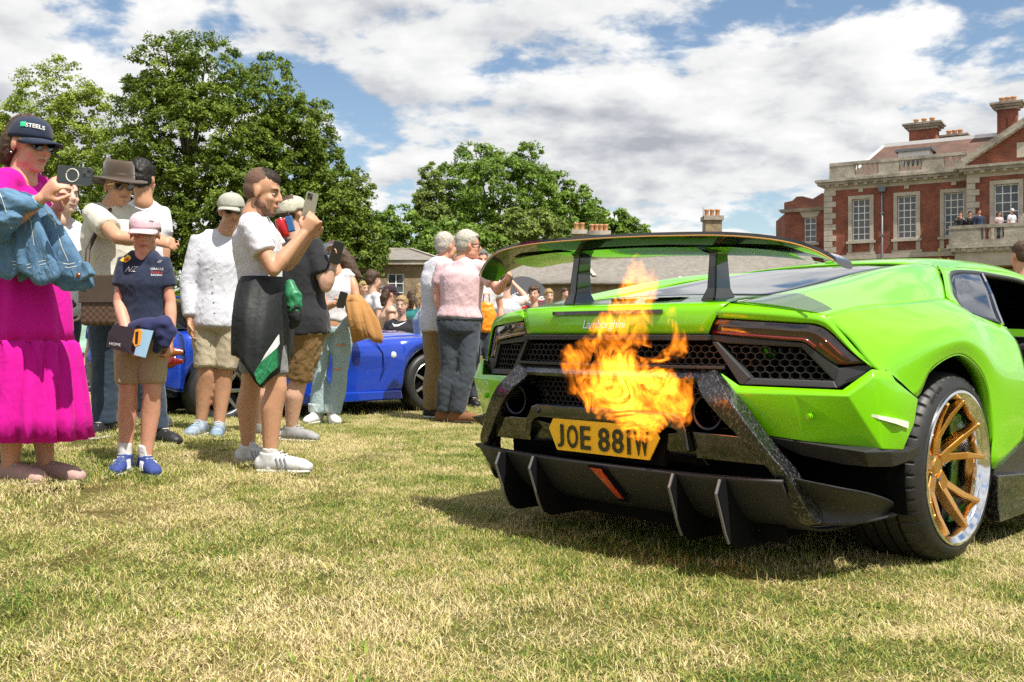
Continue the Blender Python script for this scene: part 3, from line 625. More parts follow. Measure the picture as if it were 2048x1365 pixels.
SATIN = mat('satin_black', (.018, .018, .020), .42, 0, .5, .15)
MATT = mat('matt_dark_plastic', (.022, .022, .024), .52, 0, .5)
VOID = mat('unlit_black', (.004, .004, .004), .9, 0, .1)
GLOSSB = mat('gloss_black', (.006, .006, .007), .08, 0, .5, 1)
SMOKE = mat('smoked_lens', (.030, .012, .008), .06, 0, .6, 1)
REDL = mat('red_lens', (.16, .006, .004), .12, 0, .5, 1)
AMBER = mat('amber_lens', (.28, .075, .008), .15, 0, .5, 1)
TGLASS = mat('tinted_glass', (.006, .010, .022), .03, 0, .45, .35)
CHROME = mat('polished_rim', (.80, .80, .82), .10, 1)
GOLD = mat('bronze_gold_spokes', (.82, .42, .10), .28, 1, .5, .6)
STEEL = mat('brake_steel', (.35, .35, .36), .35, 1)
CALI = mat('green_caliper', (.12, .62, .01), .3, 0, .5, 1)
WHITEP = mat('white_reflector', (.72, .70, .62), .25, 0, .5, .6)
PIPE = mat('burnt_steel_pipe', (.055, .055, .062), .28, 1, .5, 0, (18, .6, (.02, .025, .045)))
PLATEY = mat('yellow_plate', (.86, .50, .012), .38, 0, .5, .3)
PLATEK = mat('plate_black', (.012, .014, .012), .22, 0, .5, .6)
SEAT = mat('dark_upholstery', (.02, .02, .022), .7)
def rubber_mat():
    m = mat('tyre_rubber', (.012, .012, .013), .50, 0, .5, 0, (24, .5, (.024, .023, .021)), (220, .35, .001)); return m
RUBBER = rubber_mat()

def yr(X): return .25 * abs(X / .93) ** 2.6
def S(X, z, dy=0.): return (X, yr(X) + dy, z)

def hexgrid(poly, cell, wall, depth, place, inset=0.0):
    """honeycomb walls clipped to a 2-D polygon; place(x, z, deep) gives the 3-D point"""
    P = np.array(poly)
    def inside(x, z):
        c = False; n = len(P)
        for i in range(n):
            x1, z1 = P[i]; x2, z2 = P[(i+1) % n]
            if (z1 > z) != (z2 > z) and x < (x2 - x1) * (z - z1) / (z2 - z1) + x1: c = not c
        return c
    mb = MB(); r = cell / math.sqrt(3); x0, z0 = P.min(0) - cell; x1, z1 = P.max(0) + cell; seen = set()
    # elongated honeycomb: flat sides left and right stretched
    sx = 1.25; row = 0; z = z0
    while z < z1:
        x = x0 + (row % 2) * cell * sx / 2
        while x < x1:
            c = [(x + sx * r * math.sin(math.pi / 3 * k), z + r * math.cos(math.pi / 3 * k)) for k in range(6)]
            for k in range(6):
                a, b = c[k], c[(k+1) % 6]; key = tuple(sorted(((round(a[0], 4), round(a[1], 4)), (round(b[0], 4), round(b[1], 4)))))
                if key in seen: continue
                seen.add(key)
                if inside(*a) and inside(*b):
                    t = Vector((b[0]-a[0], b[1]-a[1])); n = Vector((-t.y, t.x)).normalized() * wall / 2
                    q = [(a[0]+n.x, a[1]+n.y), (b[0]+n.x, b[1]+n.y), (b[0]-n.x, b[1]-n.y), (a[0]-n.x, a[1]-n.y)]
                    V = [place(p[0], p[1], 0) for p in q] + [place(p[0], p[1], depth) for p in q]
                    mb.add(V, [(0,1,2,3),(0,4,5,1),(2,6,7,3),(4,7,6,5)])
            x += cell * sx
        z += 1.5 * r; row += 1
    return mb
def bend_text(me, place):
    for v in me.vertices: v.co = Vector(place(v.co.x, v.co.y, v.co.z))
    return me
def put(name, me, mat_, parent):
    me.materials.clear(); me.materials.append(mat_); return link(bpy.data.objects.new(name, me), parent)

def make_wheel(parent, loc, side, detailed=True):
    """wheel with its axle along x; outer face towards side"""
    w = bpy.data.objects.new('wheel', None); link(w, parent); w.location = loc; w.empty_display_size = .1
    R0, W, RR = .349, .152, .281
    # tyre: x is measured from the wheel's outer face inwards
    prof = [(RR - .006, .006), (RR + .012, .000), (RR + .030, .004), (RR + .048, .018)]
    nA = 288; V = []; Fc = []
    tread = [(.339, .030), (.345, .042)]
    for g0 in (.085, .135, .185, .235): tread += [(.349, g0 - .006), (.339, g0 - .0055), (.339, g0 + .0055), (.349, g0 + .006)]
    tread += [(.345, .285), (.336, .298)]
    prof = prof + tread + [(RR + .04, .31), (RR, .322)]
    m = len(prof)
    for k in range(nA):
        a = 2 * math.pi * k / nA; ph = k % 6
        for (r, x) in prof:
            rr = r
            if ph == 0 and r > .338 and (.028 < x < .078 or .25 < x < .30): rr = r - .008
            off = 0
            V.append((-x * side, rr * math.cos(a + off), rr * math.sin(a + off)))
    for k in range(nA):
        for i in range(m - 1):
            q = (k*m + i, ((k+1) % nA)*m + i, ((k+1) % nA)*m + i + 1, k*m + i + 1); Fc.append(q if side < 0 else q[::-1])
    ty = mesh('tyre', V, Fc, RUBBER, w); sharp(ty, 28)
    # raised lettering on the side wall
    def on_wall(txt, a0, r0, size):
        me = text_mesh(txt, size, .0012, space=1.08)
        def pl(x, y, z):
            r = r0 + y; a = a0 - x / r0
            rr = min(max(r, RR + .012), .338); xx = .000 + max(0, (rr - RR - .012)) * .42 if rr < RR + .03 else .004 + (rr - RR - .03) * .75
            return ((-xx + .0022 + z) * side, r * math.cos(a) * -side, r * math.sin(a))
        o = put('lettering', bend_text(me, pl), MATT if detailed else RUBBER, ty); return o
    if detailed:
        on_wall('MICHELIN', R(118), RR + .036, .045)
        on_wall('PILOT SPORT', R(58), RR + .040, .016)
    b = MB(); b.lathe([(RR + .002, .004), (RR + .001, -.004), (RR - .008, -.006), (RR - .014, .002), (.255, .010), (.248, .020), (.246, .05), (.240, .20), (.262, .29), (.27, .32)], (0, 0, 0), 96, 'x')
    for i, v in enumerate(b.v): b.v[i] = (-v[0] * side, v[1], v[2])
    sharp(b.build('rim', CHROME, w), 50)
    sp = bpy.data.objects.new('spokes', None); sp.empty_display_size = .1; link(sp, w)
    for k in range(5):
        a0 = 2 * math.pi * k / 5 + R(20)
        for sgn in (-1, 1):
            pts = []
            for r, da, x in ((.045, .10, .105), (.11, .13, .098), (.19, .215, .060), (.250, .285, .014)):
                a = a0 + sgn * da; pts.append((-x * side, r * math.cos(a), r * math.sin(a)))
            s_ = MB()
            for i in range(3):
                p, q = Vector(pts[i]), Vector(pts[i + 1]); rad = Vector((0, q.y, q.z)).normalized()
                wd = (.042, .030, .026, .016); hh = (.050, .048, .040, .024)
                s_.bar(p, q + (q - p) * .04, wd[i], hh[i], (side, 0, 0), wd[i + 1], hh[i + 1])
            s_.build('spoke', GOLD, sp, bevel=.004)
    h = MB(); h.lathe([(.0, .078), (.030, .078), (.036, .085), (.060, .092), (.075, .11), (.082, .13), (0, .13)], (0, 0, 0), 40, 'x')
    for i, v in enumerate(h.v): h.v[i] = (-v[0] * side, v[1], v[2])
    sharp(h.build('hub', GOLD, w), 40)
    for k in range(5):
        a = 2 * math.pi * k / 5; MB().lathe([(0, .0), (.009, .0), (.009, .03), (0, .03)], (-.092 * side - .015, .055 * math.cos(a), .055 * math.sin(a)), 6, 'x').build('wheel_bolt', STEEL, w)
    d = MB(); d.lathe([(.07, .165), (.19, .165), (.19, .195), (.07, .195), (.07, .165)], (0, 0, 0), 56, 'x')
    for i, v in enumerate(d.v): d.v[i] = (-v[0] * side, v[1], v[2])
    sharp(d.build('brake_disc', STEEL, w), 40)
    c = MB()
    for i in range(7):
        a = R(-12 + 10 * i); c.bar((-.145 * side, .172 * math.cos(a), .172 * math.sin(a)), (-.215 * side, .172 * math.cos(a), .172 * math.sin(a)), .055, .062, (0, math.cos(a), math.sin(a)))
    c.build('brake_caliper', CALI, w, bevel=.006)
    bk = MB(); bk.lathe([(.0, .23), (.262, .23), (.262, .235), (0, .235)], (0, 0, 0), 40, 'x')
    for i, v in enumerate(bk.v): bk.v[i] = (-v[0] * side, v[1], v[2])
    bk.build('wheel_back', VOID, w)
    return w

def make_green_car():
    car = thing('sports_car', 'lime green mid-engined supercar with high rear wing, seen from behind', 'car', (.345, 3.755, 0), R(-46.4))
    # ---- centre tail panel
    def arc(x0, x1, n, z, dy=0., dz=0.): return [(X, yr(X) + dy, z + dz * abs(X)) for X in np.linspace(x0, x1, n)]
    tail = patch('tail_panel', [arc(-.445, .445, 9, .833), arc(-.462, .462, 9, .870, -.004), arc(-.480, .480, 9, .908, .002), arc(-.493, .493, 9, .930, .014), arc(-.498, .498, 9, .9405, .034), arc(-.50, .50, 9, .944, .058)], PAINT, car, 1, 3, 3, .006)
    b = MB(); sl = [(X, yr(X) - .004, .9135) for X in np.linspace(-.268, .268, 9)]
    for p, q in zip(sl[:-1], sl[1:]): b.bar(p, q, .012, .014)
    b.build('high_brake_light', SMOKE, tail)
    me = text_mesh('Lamborghini', .046, .0022, shear=.32, space=.92)
    put('script_badge', bend_text(me, lambda x, y, z: (x, yr(x) - .0045 - z, .868 + y)), CHROME, tail)
    # ---- deck between tail edge and engine glass
    deck = patch('rear_deck', [[(X, yr(X) + .060, .944) for X in np.linspace(-.5, .5, 7)], [(X, .19, .958) for X in np.linspace(-.47, .47, 7)], [(X, .40 - .03 * (1 - abs(X) / .45), .976 + .010 * (1 - (X / .45) ** 2)) for X in np.linspace(-.452, .452, 7)]], PAINT, car, 1, 3, 6, .006)
    for s in (-1, 1): MB().box((s * .12 - .055, .24, .966), (s * .12 + .055, .30, .974)).build('vent_slot', VOID, deck, bevel=.004)
    MB().box((.04, .19, .955), (.15, .235, .9662)).build('vent_slot', VOID, deck, bevel=.004)
    # ---- engine glass
    gl = []
    for Y, xe, ze, zc in ((.385, .448, .9765, .987), (.60, .450, 1.003, 1.020), (.80, .447, 1.036, 1.055), (1.2, .425, 1.098, 1.120), (1.5, .395, 1.135, 1.155), (1.66, .36, 1.152, 1.168)):
        gl.append([(X * xe, Y + .03 * (1 - abs(X)), zc - (zc - ze) * X * X) for X in np.linspace(-1, 1, 7)])
    patch('engine_cover_glass', gl, TGLASS, car, 1, 3, 4, .006)
    # ---- roof
    ro = []
    for Y, zs in ((1.63, (1.172, 1.168, 1.158, 1.136, 1.118)), (2.0, (1.214, 1.211, 1.200, 1.172, 1.140)), (2.4, (1.216, 1.213, 1.202, 1.174, 1.136)), (2.72, (1.190, 1.187, 1.175, 1.145, 1.105))):
        xs = (0, .2, .38, .52, .60); ro.append([(-x, Y - .05 * (x / .6) ** 2 * (Y < 1.8), z) for x, z in list(zip(xs, zs))[:0:-1]] + [(x, Y - .05 * (x / .6) ** 2 * (Y < 1.8), z) for x, z in zip(xs, zs)])
    roof = patch('roof_panel', ro, PAINT, car, 1, 3, 5, .01)
    MB().box((-.05, 1.72, 1.183), (.05, 1.86, 1.196)).build('roof_aerial', PAINT, roof, bevel=.01)
    ws = [[(X * w_, Y, zc - .05 * X * X) for X in np.linspace(-1, 1, 7)] for Y, w_, zc in ((2.74, .60, 1.175), (3.1, .66, 1.03), (3.55, .74, .83))]
    patch('windscreen', ws, TGLASS, car, 1, 3, 4, .006)
    # ---- both sides
    for s in (-1, 1):
        m_ = lambda P: [(p[0] * s, p[1], p[2]) for p in P]
        r0 = [(.505, yr(.505) + .06, .9435), (.456, .40, .9765), (.452, .78, 1.034), (.435, 1.13, 1.092), (.41, 1.5, 1.137), (.40, 1.66, 1.152)]
        r1 = [(.62, yr(.62) + .045, .927), (.60, .42, .985), (.60, .76, 1.043), (.585, 1.08, 1.098), (.56, 1.36, 1.132), (.56, 1.565, 1.138)]
        r1b = [(.72, yr(.72) + .02, .910), (.72, .40, .958), (.73, .66, .998), (.725, .92, 1.035), (.71, 1.14, 1.058), (.70, 1.33, 1.058)]
        r2 = [(.805, yr(.805) + .006, .893), (.825, .34, .919), (.843, .56, .938), (.850, .78, .953), (.838, .97, .967), (.80, 1.133, .976)]
        qp = patch('rear_quarter_panel', [r0, r1, r1b, r2], PAINT, car, s, 8, 8, .006, True)
        # side of the fender down to the arch
        a2 = [(.805, yr(.805) + .006, .893), (.825, .34, .919), (.843, .56, .938), (.850, .78, .953), (.838, .97, .967), (.80, 1.133, .976), (.852, 1.20, .925), (.885, 1.36, .885), (.897, 1.49, .862)]
        a2b = [(.872, .225, .817), (.905, .35, .842), (.940, .56, .862), (.952, .80, .884), (.942, 1.00, .895), (.918, 1.14, .890), (.926, 1.25, .852), (.935, 1.39, .815), (.936, 1.525, .775)]
        a3 = [(.936, .258, .726), (.962, .38, .752), (.982, .57, .792), (.990, .815, .818), (.986, 1.00, .792), (.978, 1.13, .740), (.975, 1.25, .680), (.968, 1.42, .62), (.957, 1.565, .585)]
        a4 = [(.966, .30, .712), (.972, .485, .617), (.978, .60, .712), (.980, .818, .759), (.979, 1.0, .703), (.976, 1.10, .609), (.972, 1.15, .45), (.968, 1.178, .311), (.955, 1.545, .40)]
        patch('rear_fender', [a2, a2b, a3, a4], PAINT, qp, s, 6, 7, .006, True)
        # arch lip turned inwards, and the dark wheel housing
        lip = [(.973, .478, .600)] + [tuple(p) for p in spline([(.972, .485, .617), (.978, .60, .712), (.980, .818, .759), (.979, 1.0, .703), (.976, 1.10, .609), (.972, 1.15, .45), (.968, 1.178, .311)], 5)]
        patch('arch_lip', [lip, [(p[0] - .05, p[1], p[2] + .004) for p in lip]], PAINT, qp, s, 1, 1, .003)
        wl = MB(); n = 26
        for i in range(n + 1):
            a = R(200 - 220 * i / n); cyv, czv = .835 + .395 * math.cos(a), .355 + .40 * math.sin(a)
            wl.v += [(s * .955, cyv, czv), (s * .52, cyv, czv)]
        for i in range(n): wl.f.append((2*i, 2*i+1, 2*i+3, 2*i+2))
        k = len(wl.v); wl.v += [(s * .52, .44, .1), (s * .52, 1.23, .1)]
        wl.f.append(tuple([2*i + 1 for i in range(n + 1)] + [k + 1, k]))
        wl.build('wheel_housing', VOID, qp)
        # tail of the fender above the lamp
        t0 = [S(.495, .9395, .030), S(.62, .925, .012), S(.72, .909, .004), S(.805, .893, .006), S(.845, .845, .008), S(.895, .775, .008), S(.936, .726, .008)]
        t1 = [S(.482, .915, -.002), S(.62, .903, -.004), S(.73, .889, -.004), S(.803, .876, -.004), S(.838, .839, -.002), S(.888, .770, .0), S(.930, .727, .002)]
        t2 = [S(.468, .889, .002), S(.62, .879, .002), S(.73, .871, .002), S(.783, .866, .002), S(.820, .844, .004), S(.872, .782, .006), S(.917, .735, .008)]
        patch('tail_rim', [t0, t1, t2], PAINT, qp, s, 5, 4, .008, True)
        # lamp
        ln_t = [S(.467, .888, .010), S(.62, .878, .010), S(.73, .870, .010), S(.781, .865, .010), S(.818, .843, .012), S(.870, .781, .014), S(.914, .735, .016)]
        ln_b = [S(.450, .834, .014), S(.58, .821, .014), S(.70, .810, .014), S(.745, .805, .014), S(.775, .780, .016), S(.805, .752, .018), S(.832, .730, .02)]
        lamp = patch('tail_lamp', [ln_t, [tuple((np.array(p) + np.array(q)) / 2 + np.array([0, -.006, 0])) for p, q in zip(ln_t, ln_b)], ln_b], SMOKE, car, s, 4, 4, .01, True)
        def blend(f): return [tuple(np.array(p) * (1 - f) + np.array(q) * f + np.array([0, -.0055, 0])) for p, q in zip(ln_t, ln_b)]
        patch('red_strip', [blend(.80)[:5], blend(.96)[:5]], REDL, lamp, s, 4, 1, .002, True)
        patch('red_tip', [blend(.35)[4:], blend(.75)[4:]], mat('deep_red_lens', (.22, .02, .008), .1, 0, .5, 1), lamp, s, 4, 1, .002, True)
        e0, e1 = blend(.08), blend(.55)
        patch('indicator_lens', [[e0[0], tuple(np.array(e0[0]) * .62 + np.array(e0[1]) * .38)], [e1[0], tuple(np.array(e1[0]) * .75 + np.array(e1[1]) * .25)]], AMBER, lamp, s, 4, 3, .002, True)
        # dark surround of the outer grille
        fr = MB()
        def bars(P, w_, h_):
            for p, q in zip(P[:-1], P[1:]): fr.bar(p, q, w_, h_, (0, 1, 0))
        gf = lambda X, z, dy=.0: (X * s, yr(X) + dy, z)
        quad = lambda A: fr.prism([gf(*a) for a in A], (0, .03, 0))
        quad([(.440, .832, .010), (.745, .803, .014), (.745, .787, .016), (.505, .800, .016), (.452, .808, .014)])
        quad([(.745, .803, .014), (.838, .722, .018), (.868, .690, .016), (.829, .672, .018), (.735, .787, .016)])
        quad([(.838, .722, .018), (.916, .733, .016), (.934, .722, .010), (.843, .655, .004), (.829, .672, .010)])
        quad([(.829, .678, .012), (.843, .654, .000), (.556, .661, .000), (.581, .684, .012)])
        quad([(.453, .806, .004), (.472, .806, .004), (.585, .684, .006), (.566, .660, .000), (.552, .661, .000)])
        fr.build('grille_surround', MATT, car, bevel=.004)
        hexgrid([(.49, .795), (.74, .79), (.832, .675), (.578, .680)], .0245, .0030, .020, lambda x, z, d: (x * s, yr(x) + .030 + d, z)).build('grille_mesh', HEXM, car)
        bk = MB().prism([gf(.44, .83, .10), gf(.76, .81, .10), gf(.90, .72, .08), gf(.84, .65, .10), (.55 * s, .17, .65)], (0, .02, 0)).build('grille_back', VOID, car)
        if s > 0: MB().lathe([(0, 0), (.018, 0), (.018, .05), (0, .05)], (.60, .14, .765), 14, 'y').build('strut_end', CALI, car)
        # bumper corner
        bp = MB()
        A = dict(a=gf(.466, .712, .004), b=gf(.552, .655, .002), c=(.872 * s, .172, .648), d=gf(.937, .717, -.018), e=(.968 * s, .300, .711),
                 a2=gf(.480, .694, -.010), b2=gf(.540, .634, -.014), c2=(.902 * s, .150, .633), d2=(.952 * s, .222, .692),
                 f=gf(.607, .497, -.002), g=(.960 * s, .262, .459), h=(.976 * s, .485, .614), i=(.976 * s, .455, .53), j=(.970 * s, .385, .447), e2=(.978 * s, .315, .68),
                 k=(.74 * s, .094, .634), l=(.76 * s, .128, .480))
        idx = {k: n for n, k in enumerate(A)}; fs = ['a a2 b2 b', 'b b2 k c2 c', 'c c2 d2 d', 'd d2 e2 e', 'a2 f b2', 'b2 f l k', 'k l g c2', 'c2 g d2', 'd2 g j e2', 'e2 j i h']
        bp.add(list(A.values()), [tuple(idx[q] for q in f_.split()) for f_ in fs])
        bo = bp.build('bumper_corner', PAINT, car)
        if s < 0:
            bo.data.flip_normals()
        mm = bo.modifiers.new('skin', 'SOLIDIFY'); mm.thickness = .012; mm.offset = 0
        mm = bo.modifiers.new('bevel', 'BEVEL'); mm.width = .007; mm.segments = 3; mm.limit_method = 'ANGLE'; mm.angle_limit = R(14)
        bo.data.shade_smooth()
        MB().lathe([(.0, -.006), (.008, -.006), (.009, .0), (.0125, .0), (.0125, .006)], (.785 * s, .113, .563), 18, 'y').build('parking_sensor', PAINT, bo)
        rf_ = MB(); rt_ = [(.929 * s, .196, .578), (.962 * s, .236, .571), (.985 * s, .310, .558), (.986 * s, .405, .541)]; rb_ = [(.931 * s, .200, .573), (.964 * s, .240, .558), (.986 * s, .312, .540), (.986 * s, .400, .519)]; io_ = Vector((-.012 * s, .008, 0))
        rf_.v = [tuple(p) for p in rt_ + rb_] + [tuple(Vector(p) + io_) for p in rt_ + rb_]
        rf_.f = [(i, i + 1, 5 + i, 4 + i) for i in range(3)] + [(i, 8 + i, 9 + i, i + 1) for i in range(3)] + [(4 + i, 5 + i, 13 + i, 12 + i) for i in range(3)] + [(0, 4, 12, 8), (3, 11, 15, 7)]
        rf_.build('side_reflector', WHITEP, bo)
        MB().prism([gf(.80, .655, .02), gf(.937, .716, -.012), (.964 * s, .302, .708), (.968 * s, .470, .612), (.80 * s, .45, .60)], (0, 0, -.012)).build('bumper_filler', MATT, bo)
        # upper and lower side blades of the diffuser
        def wingblade(top, low, depth, name):
            w_ = MB(); n_ = len(top); t_ = [Vector(p) for p in top]; l_ = [Vector(p) for p in low]; d_ = Vector((0, depth, .012))
            w_.v = [tuple(p) for p in t_ + l_] + [tuple(p + d_) for p in t_] + [tuple(p + d_) for p in l_]
            for i in range(n_ - 1):
                w_.f += [(i, i+1, n_+i+1, n_+i), (2*n_+i, 3*n_+i, 3*n_+i+1, 2*n_+i+1), (i, 2*n_+i, 2*n_+i+1, i+1), (n_+i, n_+i+1, 3*n_+i+1, 3*n_+i)]
            w_.f += [(0, n_, 3*n_, 2*n_), (n_-1, 3*n_-1, 4*n_-1, 2*n_-1)]
            return w_.build(name, MATT, car, bevel=.006)
        wingblade([gf(.605, .493, -.006), (.75 * s, .112, .478), (.88 * s, .155, .463), (.950 * s, .172, .456), (.972 * s, .30, .448), (.974 * s, .42, .438)], [gf(.62, .470, .035), (.74 * s, .15, .428), (.86 * s, .20, .405), (.930 * s, .24, .400), (.955 * s, .36, .392), (.962 * s, .43, .400)], .10, 'upper_side_blade')
        lt = spline([(.735, .075, .358), (.80, .10, .347), (.875, .135, .334), (.915, .24, .312), (.918, .38, .275), (.908, .475, .240)], 3); lb = spline([(.735, .17, .205), (.79, .20, .198), (.845, .27, .196), (.880, .36, .200), (.896, .44, .208), (.902, .475, .222)], 3)
        lm = (lt + lb) / 2 + np.array([-.02, .055, -.02])
        patch('lower_side_blade', [[tuple(p) for p in r_] for r_ in (lt + [0, .012, .004], lt, lm, lb, lb + [-.03, .05, .004])], MATT, car, s, 1, 3, .01, True)
        # forged carbon leg framing the diffuser
        out = [(.478, .020, .711), (.520, .000, .668), (.560, -.020, .625), (.602, -.018, .576), (.657, -.003, .503), (.705, .020, .435), (.749, .048, .372), (.775, .12, .255), (.79, .17, .205)]
        inn = [(.405, .020, .686), (.432, .000, .648), (.470, -.020, .611), (.520, -.018, .563), (.576, -.003, .506), (.636, .020, .436), (.696, .048, .364), (.738, .12, .220), (.755, .17, .192)]
        lg = MB(); P1 = spline(out, 4) * [s, 1, 1]; P2 = spline(inn, 4) * [s, 1, 1]; n_ = len(P1); dp = np.array([0, .07, 0]); pr = np.array([0, -.006, .0])
        lg.v = [tuple(p) for p in np.concatenate([P1 + pr * .55, P2 + pr, P1 + dp, P2 + dp])]
        for i in range(n_ - 1): lg.f += [(i, n_+i, n_+i+1, i+1), (i, i+1, 2*n_+i+1, 2*n_+i), (n_+i, 3*n_+i, 3*n_+i+1, n_+i+1)]
        lg.f += [(0, 2*n_, 3*n_, n_), (n_-1, 2*n_-1, 4*n_-1, 3*n_-1)]
        lg.build('carbon_leg', CARBON, car, bevel=.007)
        # exhaust
        ex = MB(); ex.lathe([(.050, .20), (.050, -.005), (.053, -.018), (.060, -.020), (.0605, .005), (.058, .03), (.058, .20)], (.472 * s, .012, .565), 40, 'y')
        exo = sharp(ex.build('exhaust_pipe', PIPE, car), 40)
        MB().lathe([(0, .12), (.0495, .12)], (.472 * s, .012, .565), 24, 'y').build('exhaust_inside', VOID, exo)
        MB().lathe([(.060, .10), (.070, .095), (.072, .11), (.070, .12)], (.472 * s, .012, .565), 32, 'y').build('exhaust_shroud', GLOSSB, exo, True)
        # diffuser fins
        for X in (.345, .54):
            MB().prism([(X * s - .007, -.030, .347), (X * s - .007, -.052, .300), (X * s - .007, -.046, .285), (X * s - .007, .000, .165), (X * s - .007, .022, .125), (X * s - .007, .07, .100), (X * s - .007, .52, .095), (X * s - .007, .52, .20), (X * s - .007, .06, .34)], (.014, 0, 0)).build('diffuser_fin', mat('fin_black', (.006, .006, .007), .75, 0, .12), car, bevel=.002)
            MB().tube([(X * s, -.032, .346), (X * s, -.054, .300), (X * s, -.048, .284), (X * s, -.002, .165), (X * s, .020, .125)], .0055, 8).build('fin_edge', mat('scuffed_alloy', (.20, .20, .21), .45, .6), car)
        # sill, side intake, pillar strip, side window
        MB().prism([(.965 * s, 1.182, .305), (.955 * s, 1.54, .392), (.935 * s, 1.9, .36), (.93 * s, 2.72, .30), (.90 * s, 2.72, .12), (.915 * s, 1.22, .12)], (-.16 * s, 0, 0)).build('side_skirt', SATIN, car, bevel=.006)
        MB().prism([(.975 * s, 1.19, .285), (.985 * s, 1.45, .27), (.975 * s, 2.6, .20), (.965 * s, 2.6, .12), (.975 * s, 1.215, .10), (.972 * s, 1.205, .18)], (-.05 * s, 0, 0)).build('skirt_blade', CARBON, car, bevel=.004)
        rid = [(.60, 1.513, 1.133), (.66, 1.42, 1.092), (.72, 1.30, 1.045), (.765, 1.205, 1.008), (.80, 1.133, .976)]
        wed = [(.648, 1.53, 1.098), (.688, 1.43, 1.066), (.742, 1.32, 1.022), (.790, 1.22, .984), (.842, 1.165, .936)]
        patch('pillar_edge', [rid, wed], PAINT, qp, s, 4, 2, .006, True)
        patch('roof_rail', [[(.58, 1.56, 1.134), (.60, 1.75, 1.137), (.602, 2.05, 1.136), (.602, 2.4, 1.132), (.602, 2.72, 1.102)], [(.648, 1.53, 1.10), (.640, 1.75, 1.118), (.628, 2.05, 1.116), (.628, 2.4, 1.106), (.645, 2.80, 1.05)]], PAINT, roof, s, 4, 3, .006, True)
        seal = MB().tube(spline([(.842 * s, 1.165, .930), (.742 * s, 1.32, 1.016), (.648 * s, 1.53, 1.092), (.634 * s, 1.78, 1.110), (.622 * s, 2.1, 1.108), (.622 * s, 2.45, 1.092), (.66 * s, 2.85, 1.01), (.78 * s, 3.45, .82)], 5), .012, 8).build('window_seal', SATIN, car, True)
        if s > 0:
            win = [[(.838, 1.172, .928), (.790, 1.235, .975), (.742, 1.335, 1.012), (.690, 1.44, 1.056), (.652, 1.54, 1.088)], [(.866, 1.26, .900), (.81, 1.35, .957), (.752, 1.47, 1.012), (.700, 1.58, 1.062), (.642, 1.70, 1.104)], [(.893, 1.445, .876), (.84, 1.535, .930), (.775, 1.65, 1.000), (.70, 1.785, 1.062), (.630, 1.915, 1.110)]]
            patch('side_window', win, TGLASS, car, s, 4, 4, .004)
            MB().tube([(.897, 1.45, .874), (.842, 1.54, .932), (.777, 1.655, 1.002), (.702, 1.79, 1.064), (.632, 1.92, 1.112)], .007, 6).build('window_edge', CHROME, car)
            pts = [(.897, 1.47, .866), (.937, 1.535, .775), (.957, 1.572, .58), (.952, 1.555, .40)]
            patch('door_jamb', [pts, [(p[0] - .06, p[1] + .03, p[2]) for p in pts], [(p[0] - .16, p[1] + .02, p[2]) for p in pts]], SATIN, car, s, 4, 2, .004)
        else:
            patch('door', [[(-.897, 1.50, .862), (-.91, 2.0, .845), (-.905, 2.72, .83)], [(-.957, 1.58, .58), (-.945, 2.1, .58), (-.945, 2.72, .60)], [(-.955, 1.56, .40), (-.93, 2.1, .37), (-.93, 2.72, .31)]], PAINT, car, 1, 5, 5, .01, True)
        # front part
        f0 = [(.905, 2.72, .83), (.86, 3.2, .84), (.80, 3.6, .80), (.72, 4.0, .70), (.62, 4.35, .52)]
        f1 = [(.945, 2.72, .60), (.955, 3.15, .76), (.96, 3.5, .74), (.90, 3.95, .62), (.76, 4.36, .44)]
        f2 = [(.93, 2.72, .30), (.95, 3.06, .45), (.955, 3.5, .70), (.93, 3.93, .45), (.80, 4.36, .22)]
        fe = patch('front_fender', [f0, f1, f2], PAINT, car, s, 5, 5, .008, True)
        h0 = [(.0, 3.5, .80), (.0, 3.8, .74), (.0, 4.1, .66), (0, 4.4, .50)]
        patch('bonnet_half', [[(0, 3.52, .80), (0, 3.75, .755), (0, 4.05, .67), (0, 4.40, .50)], [(.45, 3.5, .795), (.42, 3.75, .75), (.36, 4.05, .66), (.30, 4.40, .50)], [(.80, 3.56, .80), (.76, 3.78, .77), (.70, 4.05, .68), (.62, 4.36, .52)]], PAINT, fe, s, 5, 5, .008, True)
        MB().prism([(.0, 4.40, .50), (.62 * s, 4.36, .52), (.80 * s, 4.34, .22), (.70 * s, 4.40, .12), (0, 4.46, .12)], (0, -.05, 0)).build('front_bumper_half', PAINT, fe, bevel=.01)
        make_wheel(car, (.962 * s, .863, .345), s, s > 0)
        fwl = make_wheel(car, (.955 * s, 3.483, .345), s, False)
        # seats
        st = MB(); st.box((.12 if s > 0 else -.60, 1.75, .25), (.60 if s > 0 else -.12, 2.3, .42)); st.prism([(.13 * s, 1.62, .40), (.13 * s, 1.85, .40), (.13 * s, 1.72, 1.0), (.13 * s, 1.56, 1.0)], (.46 * s, 0, 0)); st.build('seat', SEAT, car, bevel=.04, seg=3)
    # ---- centre: black strip, centre grille, beam, mesh, ledge, diffuser
    b = MB(); a1 = arc(-.452, .452, 11, .820, -.002)
    for p, q in zip(a1[:-1], a1[1:]): b.bar(p, q, .030, .020, (0, 0, 1))
    b.build('centre_trim', MATT, car, bevel=.003)
    hexgrid([(-.455, .806), (.455, .806), (.535, .720), (-.535, .720)], .0245, .0030, .020, lambda x, z, d: (x, yr(x) + .022 + d, z)).build('centre_grille', HEXM, car)
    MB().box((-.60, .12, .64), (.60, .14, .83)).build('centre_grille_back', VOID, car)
    b = MB(); a1 = arc(-.505, .505, 11, .717, -.004)
    for p, q in zip(a1[:-1], a1[1:]): b.bar(p, q, .020, .012, (0, 0, 1))
    b.build('lower_trim', MATT, car, bevel=.003)
    b = MB(); xs = np.linspace(-.462, .462, 13)
